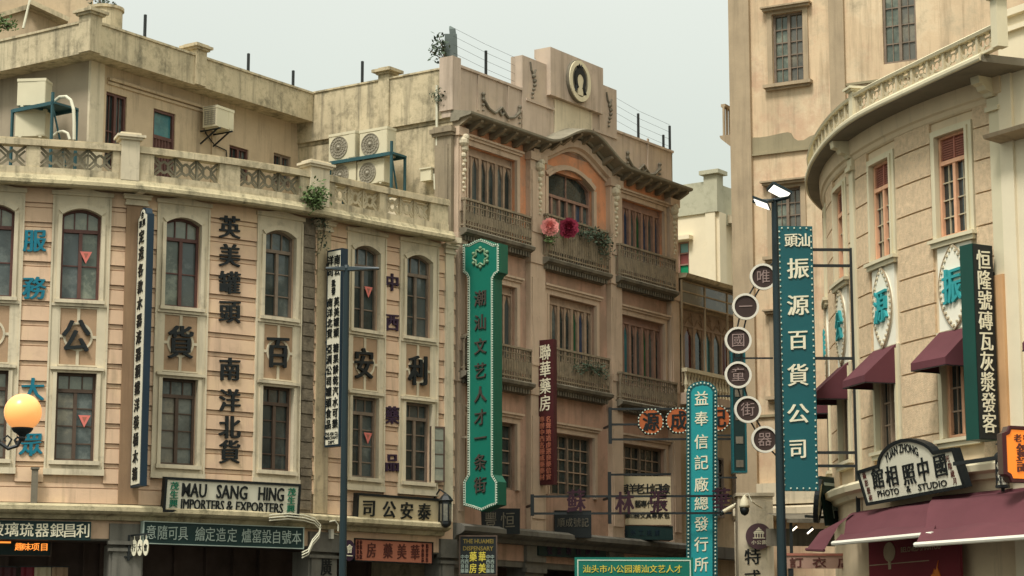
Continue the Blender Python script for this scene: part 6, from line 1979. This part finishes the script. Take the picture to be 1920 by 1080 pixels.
# oval panels with teal characters
for i, (m_, ch) in enumerate(zip(cms[:4], '振源公司')):
    zc = (zt1+.13+zs0-.17)/2
    if m_-cw < .2: continue
    lab = 'pointed oval plaque with teal character %s under %s' % (ch, ('the window nearest the black sign', 'the second upper window from the right', 'the third upper window from the right', 'the window round the bend')[i])
    t = thing('oval_plaque', lab, 'plaque', Cf(m_, zc-.7, .06), 'pointed oval plaques round the corner')
    L_, w = .74, .40
    vp = []
    for k in range(13): 
        tt = -1+2*k/12; vp.append((m_+w*(1-tt*tt)**.9, zc+L_*tt))
    for k in range(11, 0, -1):
        tt = -1+2*k/12; vp.append((m_-w*(1-tt*tt)**.9, zc+L_*tt))
    po = MB().poly(Cf, vp, .045, .085).build('plate', M['plaque'], t)
    s = MB(); beads(s, Cf, [(m_+(x-m_)*.88, zc+(y-zc)*.92) for x, y in vp], .09, .03, .105); s.build('stud', M['clattice'], t)
    s = MB(); s.tube([Cf(x, y, .085) for x, y in vp], .016, 5, closed=True); s.build('edge', M['dtrim'], t)
    s = MB(); put_char(s, Cf, ch, m_, zc, .46, .56, .085, .05, .04); s.build('character', surf('turquoise_lettering', (52, 150, 152), rough=.5), t)
# window awnings
WH = ['over the lower window nearest the black sign', 'over the second lower window', 'over the third lower window, nearest the iron frame', 'round the bend']
for i, m_ in enumerate(cms[:4]):
    if m_-cw < .3: continue
    t = thing('window_awning', 'small maroon canvas awning '+WH[i], 'awning', Cf(m_, 6.9, 0), 'maroon awnings over the lower windows')
    a, b = m_-.60, m_+.60
    zt_, zf, zv = 7.22, 6.65, 6.52
    P3 = Plane(Cf(m_, 0, .05), Cf.yaw(m_))
    w2 = .47
    s = MB()
    s.add([P3(-w2, zt_, .0), P3(w2, zt_, .0), P3(w2, zf, .62), P3(-w2, zf, .62)], [(0, 3, 2, 1)])
    s.add([P3(-w2, zf, .62), P3(w2, zf, .62), P3(w2, zv, .62), P3(-w2, zv, .62)], [(0, 3, 2, 1)])
    for q in (-w2, w2):
        s.add([P3(q, zt_, 0), P3(q, zf, .62), P3(q, zv, .62), P3(q, zv, 0)], [(0, 1, 2, 3)])
    s.build('canvas', M['burgundy'], t)
    s = MB(); s.bar(P3(-w2, zv, .61), P3(w2, zv, .61), .02); s.bar(P3(-w2+.01, zv, 0), P3(-w2+.01, zv, .61), .02); s.bar(P3(w2-.01, zv, 0), P3(w2-.01, zv, .61), .02); s.build('rail', M['metal'], t)
P3 = Plane(Ff(1.45, 0, .05), Ff.yaw(0)); zc = Ff.uz(1912, 640, .3)[1]
t = thing('window_awning', 'maroon awning cut off by the right edge of the picture', 'awning', P3(0, zc-.4, 0), 'maroon awnings over the lower windows')
s = MB()
s.add([P3(-.5, 7.22, 0), P3(.8, 7.22, 0), P3(.8, 6.65, .62), P3(-.5, 6.65, .62)], [(0, 3, 2, 1)]); s.add([P3(-.5, 6.65, .62), P3(.8, 6.65, .62), P3(.8, 6.52, .62), P3(-.5, 6.52, .62)], [(0, 3, 2, 1)])
s.add([P3(-.5, 7.22, 0), P3(-.5, 6.65, .62), P3(-.5, 6.52, .62), P3(-.5, 6.52, 0)], [(0, 1, 2, 3)])
s.build('canvas', M['burgundy'], t); MB().bar(P3(-.5, 6.52, .62), P3(.8, 6.52, .62), .02).build('rail', M['metal'], t)

# photo studio sign
u0, z0 = Cf.uz(1716, 940, .30)
P = Plane(Cf(u0, z0, .30), Cf.yaw(u0), .14); ab = P.ab
ol_ = [(1628, 947), (1812, 913), (1789, 840), (1752, 847), (1745, 838), (1735, 831), (1722, 826), (1707, 823), (1692, 824), (1678, 829), (1666, 837), (1656, 848), (1650, 860), (1648, 872), (1609, 884)]
pts = [ab(*p) for p in ol_]
t = thing('studio_sign', 'arched white photo studio sign in a black frame leaning out above the large awnings', 'sign', P(0, 0, 0))
MB().poly(P, pts, -.12, 0).build('case', M['black'], t)
ins = inset(pts, .045)
MB().poly(P, ins, 0, .012).build('face', M['signwhite'], t)
ob_ = inset(pts, -.012)
MB().ring(P, ob_, ins, -.02, .04).build('frame', M['black'], t)
chars(t, P, [(ch, *ab(px, py), w, h) for ch, px, py, w, h in [('館', 1648, 897, .36, .34), ('相', 1674, 893, .36, .34), ('照', 1706, 889, .36, .34), ('中', 1733, 881, .34, .38), ('國', 1765, 873, .36, .36)]], M['black'], d=.013, dep=.015, bold=.03)
s = MB()
def word_px(s, w, x0, y0, x1, y1, h, arc=None, bold=.02):
    a, b = ab(x0, y0); a2, b2 = ab(x1, y1)
    vs, fs, bb = glyph(w, bold)
    kx = (a2-a)/(bb[1]-bb[0]); ky = h/(bb[3]-bb[2])
    out = []
    for x, y, z in vs:
        aa = a+(x-bb[0])*kx; f = (aa-a)/(a2-a)
        bbb = b+(b2-b)*f+(y-bb[2])*ky
        if arc: bbb += arc*(1-(2*f-1)**2)
        out.append(P(aa, bbb, .013+(.012 if z > 0 else 0)))
    s.add(out, fs)
word_px(s, 'YUAN ZHONG', 1663, 870, 1724, 856, .15, arc=.13, bold=.008)
word_px(s, 'PHOTO', 1648, 932, 1688, 926, .11, bold=.008); word_px(s, '&', 1702, 923, 1710, 922, .11, bold=.008); word_px(s, 'STUDIO', 1724, 920, 1778, 911, .11, bold=.008)
s.build('latin_lettering', M['black'], t)
s = MB()
for tx, xa, ya, xb, yb in (('攝影藝術', 1622, 892, 1634, 934), ('光陰歲月', 1778, 860, 1792, 902)):
    for k, ch in enumerate(tx):
        a, b = ab(xa+(xb-xa)*k/3, ya+(yb-ya)*k/3); put_char(s, P, ch, a, b, .11, .11, .013, .008, .01)
s.build('small_lettering', M['brownletter'], t)
# wall lantern
u, z = Cf.uz(1879, 880, .35)
c = Cf(u, z, .35)
t = thing('wall_lantern', 'iron lattice lantern standing on the ledge left of the orange lit sign', 'lantern', c-Vector((0, 0, .33)))
s = MB()
for k in range(6):
    an = math.pi/3*k; p = Vector((math.cos(an), math.sin(an), 0))*.1; an2 = an+math.pi/3; p2 = Vector((math.cos(an2), math.sin(an2), 0))*.1
    s.bar(c+p-Vector((0, 0, .26)), c+p+Vector((0, 0, .22)), .016)
    for j in range(3):
        s.bar(c+p+Vector((0, 0, -.24+.15*j)), c+p2+Vector((0, 0, -.09+.15*j)), .008); s.bar(c+p2+Vector((0, 0, -.24+.15*j)), c+p+Vector((0, 0, -.09+.15*j)), .008)
s.lathe(c, [(.12, -.30), (.12, -.26), (.02, -.26)], 6); s.lathe(c, [(.13, .22), (.05, .30), (.03, .38), (.10, .40), (.02, .46)], 6); s.bar(c-Vector((0, 0, .36)), c-Vector((0, 0, .28)), .05)
s.build('cage', M['metal'], t)
MB().lathe(c, [(.075, -.25), (.075, .2)], 8).build('glass', M['signwhite'], t)
# orange lit sign at the right edge
c = at(1925, 855, 34.6); P = Plane(c, rad(24)); ab = P.ab
x0, x1 = ab(1882, 850)[0], ab(1990, 850)[0]; y1, y0 = ab(1915, 800)[1], ab(1915, 904)[1]
k = .12
pts = [(x0, y0+k), (x0+k*.7, y0+k*.7), (x0+k, y0), (x1-k, y0), (x1-k*.7, y0+k*.7), (x1, y0+k), (x1, y1-k), (x1-k*.7, y1-k*.7), (x1-k, y1), (x0+k, y1), (x0+k*.7, y1-k*.7), (x0, y1-k)]
t = thing('lit_box_sign', 'glowing orange notched sign in a brown frame cut off by the right edge', 'sign', P(0, y0, 0))
MB().poly(P, pts, -.16, 0).build('case', M['dkwood'], t)
MB().poly(P, inset(pts, .055), 0, .01).build('face', M['litorange'], t)
MB().ring(P, inset(pts, -.005), inset(pts, .04), -.02, .03).build('frame', M['maroonsign'], t)
s = MB()
for i, ch in enumerate('老號'): put_char(s, P, ch, ab(1907+17*i, 820)[0], ab(1907, 822)[1], .13, .12, .011, .01, .04)
for i, ch in enumerate('錦記'): put_char(s, P, ch, ab(1917, 846+26*i)[0], ab(1917, 846+26*i)[1], .22, .22, .011, .012, .05)
s.build('lettering', M['brownletter'], t)
MB().bar(P(x0+.2, 0, -.1), P(x0+.2, 0, -1.6), .06).build('arm', M['metal'], t)

# ================================================================== large awnings and what hangs below
def big_awning(label, top, front, df, fold=.45):
    """Retractable awning from two top pixels at the ledge to two pixels of its front rail."""
    (xa, ya), (xb, yb) = front
    ua, za = Cf.uz(xa, ya, df); ub, zb = Cf.uz(xb, yb, df)
    ta = Cf.uz(*top[0], .1); tb = Cf.uz(*top[1], .1)
    f0, f1 = Cf(ua, za, df), Cf(ub, (za+zb)/2, df); f0.z = (za+zb)/2
    t0, t1 = Cf(ta[0], (ta[1]+tb[1])/2, .1), Cf(tb[0], (ta[1]+tb[1])/2, .1)
    t = thing('awning', label, 'awning', (t0+f1)/2, 'large maroon awnings over the corner shops')
    s = MB(); N, K = 12, 8; vs = []
    for j in range(K+1):
        f = j/K
        for i in range(N+1):
            g_ = i/N
            p = t0.lerp(t1, g_).lerp(f0.lerp(f1, g_), f)
            p.z += .16*math.sin(math.pi*min(1, f*2))*(1 if f < .5 else 0)-(.10 if j == 4 else 0)-.05*math.sin(math.pi*f)*(.5+.5*math.sin(g_*9))
            vs.append(p)
    fs = [(j*(N+1)+i, j*(N+1)+i+1, (j+1)*(N+1)+i+1, (j+1)*(N+1)+i) for j in range(K) for i in range(N)]
    s.add(vs, fs)
    s.build('canvas', M['burgundy'], t, smooth=True)
    MB().tube([f0, f1], .04, 8).build('front_rail', M['whitebar'], t)
    s = MB()
    for p, q in ((t0, f0), (t1, f1)):
        m_ = p.lerp(q, .5)+Vector((0, 0, -.25)); s.tube([p-Vector((0, 0, .2)), m_, q], .025, 6)
    s.build('folding_arm', M['metal'], t)
    MB().tube([t0, t1], .07, 8).build('roller', M['burgundy'], t)
big_awning('large maroon awning under the photo studio sign, its rail ending at the second awning', [(1600, 966), (1762, 945)], [(1562, 1021), (1750, 999)], 1.35)
big_awning('large maroon awning nearest the viewer at the lower right, overlapping the other', [(1752, 944), (1960, 912)], [(1716, 1023), (1960, 1003)], 1.9)
t = thing('awning', 'end flap of maroon canvas rolled down round the bend of the corner building', 'awning', Cf(Cf.uz(1580, 985, .4)[0], 4.2, .4), 'large maroon awnings over the corner shops')
pa, pb = [Cf(*Cf.uz(x, y, .35), .35) for x, y in ((1602, 962), (1562, 985))], [at(1512, 1030, 40), at(1545, 1032, 39.4)]
s = MB().add([pa[0], pa[1], pb[0], pb[1], pa[0].lerp(pb[1], .5)+Vector((0, 0, .12)), pa[1].lerp(pb[0], .5)+Vector((0, 0, .10))], [(0, 1, 5, 4), (4, 5, 2, 3)]); s.build('canvas', M['burgundy'], t, smooth=True)
MB().tube([pb[0], pb[1]], .03, 6).build('front_rail', M['burgundy'], t)
P = Plane(Cf(Cf.uz(1715, 1050, .15)[0], 0, .15), Cf.yaw(Cf.uz(1715, 1050, .15)[0])); ab = P.ab
a0, a1, b0, b1 = P.rect(1629, 1800, 1015, 1085)
b1 += .1; b0 = 2.9
t = thing('shop_banner', 'deep red shop banner with pale lolly shape below the large awnings', 'banner', P((a0+a1)/2, b0, 0))
MB().box(P, a0, a1, b0, b1, -.05, 0).build('sheet', M['redbanner'], t)
s = MB(); ca, cb = ab(1668, 1035)
s.poly(P, ellipse(ca, cb, .2, .17, 20), 0, .01); s.box(P, ca-.045, ca+.045, cb-.30, cb-.14, .0, .01); s.build('lolly_mark', M['dtrim'], t)
s = MB(); 
def wp(s, w, x0, x1, y, h):
    a, b = ab(x0, y); a2, _ = ab(x1, y); put_word(s, P, w, a, a2, b, b+h, .001, .008)
wp(s, 'BELOVED SHANTOU', 1690, 1764, 1036, .09); s.box(P, a0+.02, ab(1742, 1050)[0], ab(1715, 1054)[1], ab(1715, 1054)[1]+.015, 0, .006); s.build('lettering', M['dtrim'], t)
s = MB()
for i, (px, py, r, hgt) in enumerate([(1757, 1078, .1, .3), (1750, 1084, .08, .2)]):
    a, b = ab(px, py); s.poly(P, [(a-r, b-.25), (a+r, b-.25), (a+r*1.1, b), (a+r*.3, b+hgt*.4), (a+r*.6, b+hgt*.8), (a-r*.1, b+hgt*.3), (a-r*.7, b+hgt*.3)], 0, .012)
s.build('flame_print', M['orangesign'], t)
t, P, q = panel('cloth_sign', 'faded salmon cloth sign with a red top edge at the lower right', 1472, 1612, 1042, 1066, 42, rad(4), surf('faded_salmon_cloth', (172, 138, 120), var=.12, stains=(((120, 96, 84), 2, .5, .75, .5),)), dep=.03)
a0, a1, b0, b1 = q
MB().box(P, a0, a1, b1, b1+.045, -.03, .02).build('top_edge', M['redslat'], t)
lettering(t, P, [('訂', 1493, 1055, .24, .18), ('衣', 1536, 1055, .24, .18), ('店', 1583, 1055, .24, .18)], M['brownletter'], bold=.02)
s = MB()
for a in (a0+.1, a1-.1): s.bar(P(a, b0, -.05), P(a, b0-3.3, -.05), .06)
s.build('leg', M['metal'], t)
# dark projecting boards edge on, below the great teal sign
c = at(1561, 940, 42.5); P = Plane(c, rad(48), -.15)
t = thing('board_sign', 'dark tilted board with white marks between the great teal sign and the studio sign', 'sign', c)
MB().box(P, -.3, .3, -.48, .48, -.06, 0).build('board', M['inkgreen'], t)
s = MB(); put_char(s, P, '門', .05, -.2, .2, .26, .002, .008); s.box(P, -.2, .2, .3, .36, .001, .008); s.build('lettering', M['greyletter'], t)
c = at(1537, 940, 42.2); P = Plane(c, rad(76), .12)
t = thing('round_sign', 'oval board seen nearly edge on beside the dark tilted board', 'sign', c)
MB().poly(P, ellipse(0, 0, .38, .40, 28), -.06, 0).build('plate', M['ivoryletter'], t); MB().ring(P, ellipse(0, 0, .40, .42, 28), ellipse(0, 0, .34, .36, 28), -.07, .02).build('rim', M['black'], t)
t = thing('iron_bar', 'thin dark bar holding the edge-on boards under the great teal sign', 'iron bar', at(1540, 972, 42.3))
MB().bar(at(1510, 968, 42.2), at(1590, 973, 42.6), .05).build('bar', M['metal'], t); MB().bar(at(1590, 973, 42.6), at(1592, 985, 42.8), .05).build('bracket', M['metal'], t)
# shop lamps under the lane canopy
for i, (px, py, lab) in enumerate([(1489, 992, 'small bright lamp under the lane canopy, left of two'), (1519, 996, 'small bright lamp under the lane canopy, right of two')]):
    c = at(px, py, 46)
    t = thing('shop_lamp', lab, 'lamp', c, 'shop lamps under the lane canopy')
    MB().bar(c+Vector((-.06, 0, -.05)), c+Vector((.06, 0, .05)), .03).build('tube', M['spot'], t); MB().bar(c+Vector((-.08, .03, -.03)), c+Vector((.06, .03, .09)), .05).build('housing', M['metal'], t)
c = at(1500, 990, 47)
t = thing('lane_canopy', 'dull grey canopy roof over the lane behind the right lamp pole', 'canopy', c)
P = Plane(c, rad(6)); s = MB().add([P(-.6, .1, 1.4), P(1.3, .1, 1.4), P(1.3, .35, -.6), P(-.6, .35, -.6)], [(0, 1, 2, 3)]); s.box(P, -.6, 1.3, .02, .1, 1.36, 1.42); s.box(P, -.6, 1.3, -.35, .02, -.62, -.58)
s.build('sheet', M['darkstone'], t); s = MB().bar(P(-.5, .08, 1.3), P(-.5, -2.4, 1.3), .06); s.bar(P(1.2, .08, 1.3), P(1.2, -2.4, 1.3), .06); s.build('leg', M['metal'], t)
# painted column, disc, cameras
c = at(1416, 1000, 51); P = Plane(c, rad(0)); ab = P.ab
a0, a1 = ab(1384, 1000)[0], ab(1450, 1000)[0]
t = thing('painted_column', 'pale square column with black characters 特式 behind the right lamp pole', 'column', P(0, -c.z, 0))
s = MB().box(P, a0, a1, -c.z, ab(1410, 930)[1], -.6, 0); s.box(P, a0-.04, a1+.04, ab(1410, 930)[1], ab(1410, 924)[1], -.64, .04); s.box(P, ab(1437, 1000)[0], a1, -c.z, ab(1410, 940)[1], 0, .04); s.build('shaft', M['cream_trim'], t)
lettering(t, P, [('特', 1411, 1044, .34, .34), ('式', 1411, 1084, .34, .34), ('店', 1411, 1122, .34, .34)], M['black'], bold=.03)
cc = ab(1422, 1006); r = .30
t = thing('round_sign', 'brown round sign with a white pavilion mark on the pale column', 'sign', P(cc[0], cc[1]-r, .1))
MB().poly(P, ellipse(*cc, r, r, 32), .045, .1).build('plate', surf('mauve_brown', (84, 62, 66), rough=.5), t)
s = MB(); a, b = cc[0], cc[1]+.06
s.box(P, a-.12, a+.12, b, b+.025, .1, .112); s.poly(P, [(a-.13, b+.03), (a+.13, b+.03), (a+.07, b+.07), (a-.07, b+.07)], .1, .112); s.box(P, a-.06, a+.06, b+.08, b+.10, .1, .112); s.poly(P, [(a-.04, b+.10), (a+.04, b+.10), (a, b+.15)], .1, .112)
for q in (-.09, -.03, .03, .09): s.box(P, a+q-.011, a+q+.011, b-.09, b, .1, .112)
s.box(P, a-.14, a+.14, b-.11, b-.09, .1, .112)
for i, ch in enumerate('小公園'): put_char(s, P, ch, a-.12+.12*i, b-.20, .1, .09, .1, .008, .02)
s.build('pavilion_mark', M['ivoryletter'], t)
c = at(1396, 950, 49.5)
t = thing('dome_camera', 'white dome security camera with a dark globe at the head of the pale column', 'security camera', c)
MB().lathe(c, [(.12, -.02), (.115, .04), (.08, .16), (.03, .24), (.02, .26)], 16).build('housing', M['acwhite'], t, smooth=True)
MB().lathe(c, [(.02, -.2), (.08, -.16), (.105, -.09), (.105, -.02)], 16).build('globe', M['black'], t, smooth=True)
MB().tube([c+Vector((0, 0, .25)), c+Vector((.08, 0, .3)), c+Vector((.16, 0, .12)), c+Vector((.3, .2, .05)), c+Vector((.5, 1.0, .04))], .015, 6).build('cable', M['pipe'], t)
c = at(1366, 955, 49.8)
t = thing('bullet_camera', 'slim bullet security camera left of the dome camera', 'security camera', c)
MB().tube([c+Vector((-.14, -.05, -.07)), c+Vector((.12, .05, .08))], .045, 10).build('housing', M['acwhite'], t); MB().tube([c+Vector((-.17, -.06, -.09)), c+Vector((-.13, -.05, -.07))], .055, 10).build('hood', M['black'], t); MB().tube([c+Vector((.1, .05, .05)), c+Vector((.18, .3, .15))], .02, 6).build('bracket', M['pipe'], t)

# ================================================================== lamps
c = at(43, 773, 30)
t = thing('globe_lamp', 'glowing round globe street lamp on a curled black bracket at the left edge', 'street lamp', Vector((c.x-.45, c.y, 0)))
r = .255
MB().ball(c, r, 24, 16).build('globe', M['globe'], t, smooth=True)
s = MB().lathe(c, [(.03, -.40), (.05, -.36), (.04, -.33), (.07, -.30), (.12, -.27), (.145, -.235), (.15, -.215)], 16); s.build('gallery', M['metal'], t)
s = MB(); b = c+Vector((0, 0, -.38))
s.tube([b+Vector((0, 0, .04)), b+Vector((-.06, 0, -.08)), b+Vector((-.18, 0, -.12)), b+Vector((-.30, 0, -.04)), b+Vector((-.36, 0, .10)), b+Vector((-.44, 0, .2))], .026, 8)
s.tube([b+Vector((-.06, 0, -.08)), b+Vector((-.10, 0, .0)), b+Vector((-.06, 0, .04)), b+Vector((-.02, 0, .01))], .016, 6)
s.tube([b+Vector((-.2, 0, -.11)), b+Vector((-.14, 0, .01)), b+Vector((-.2, 0, .06)), b+Vector((-.25, 0, .02)), b+Vector((-.22, 0, -.02))], .014, 6)
s.build('scroll_bracket', M['metal'], t)
MB().tube([Vector((c.x-.45, c.y, 0)), Vector((c.x-.45, c.y, c.z+.4))], .06, 12).build('post', M['metal'], t)

def pole(label, px_b, px_t, py_t, Y, w0, w1):
    p = at(px_t, py_t, Y)
    t = thing('street_lamp', label, 'street lamp', (p.x, Y, 0), 'dark green street lamps')
    MB().lathe((p.x, Y, 0), [(w0*1.6, 0), (w0*1.6, .5), (w0*1.1, .6), (w0, 2.5), (w1, p.z-.05), (w1*.7, p.z)], 16).build('pole', M['greenpole'], t)
    return t, p
t, p = pole('dark green street lamp pole with flat unlit arms in front of the two-column sign', 640, 650, 497, 36, .062, .05)
s = MB()
z_ = p.z-.06
for sx, L_ in ((1, .54), (-1, .34)):
    s.add([p+Vector((sx*.02, -.06, -.10)), p+Vector((sx*.02, .06, -.10)), p+Vector((sx*L_, .08, -.07)), p+Vector((sx*L_, -.08, -.07)), p+Vector((sx*.02, -.05, -.03)), p+Vector((sx*.02, .05, -.03)), p+Vector((sx*L_, .07, -.045)), p+Vector((sx*L_, -.07, -.045))],
          [(0, 1, 2, 3), (4, 7, 6, 5), (0, 4, 5, 1), (1, 5, 6, 2), (2, 6, 7, 3), (3, 7, 4, 0)])
s.build('lamp_head', M['greenpole'], t)
t, p = pole('dark green street lamp pole with two lit panels beside the great teal sign', 1463, 1452, 372, 37, .085, .055)
for sx, hx, hy, L_, nm in ((1, 1461, 360, .30, 'r'), (-1, 1428, 383, .26, 'l')):
    c = at(hx, hy, 36.6+(.15 if sx > 0 else -.1))
    P = Plane(c, rad(10*sx), rad(0))
    dirv = Vector((.93*(1 if sx < 0 else -1), -.1, .36)) if False else None
    ax = Vector((.16, .0, -.085)) if sx > 0 else Vector((.13, 0, -.05))
    dp = Vector((.04*sx, -.14, .03))
    up = Vector((0, 0, .02))
    b_ = MB().add([c-ax-dp, c+ax-dp, c+ax+dp, c-ax+dp, c-ax-dp+up*2.2, c+ax-dp+up*2.2, c+ax+dp+up*2.2, c-ax+dp+up*2.2], [(0, 3, 2, 1), (4, 5, 6, 7), (0, 1, 5, 4), (1, 2, 6, 5), (2, 3, 7, 6), (3, 0, 4, 7)])
    ho = b_.build('lamp_head', M['greenpole'], t)
    k = .86
    MB().add([c-ax*k-dp*k-up*.4, c+ax*k-dp*k-up*.4, c+ax*k+dp*k-up*.4, c-ax*k+dp*k-up*.4, c-ax*k-dp*k, c+ax*k-dp*k, c+ax*k+dp*k, c-ax*k+dp*k], [(0, 1, 2, 3), (0, 4, 5, 1), (1, 5, 6, 2), (2, 6, 7, 3), (3, 7, 4, 0)]).build('lit_panel', M['led'], ho)
    MB().tube([c+ax*sx*1.0, p+Vector((0, 0, -.04))], .035, 8).build('arm', M['greenpole'], t)
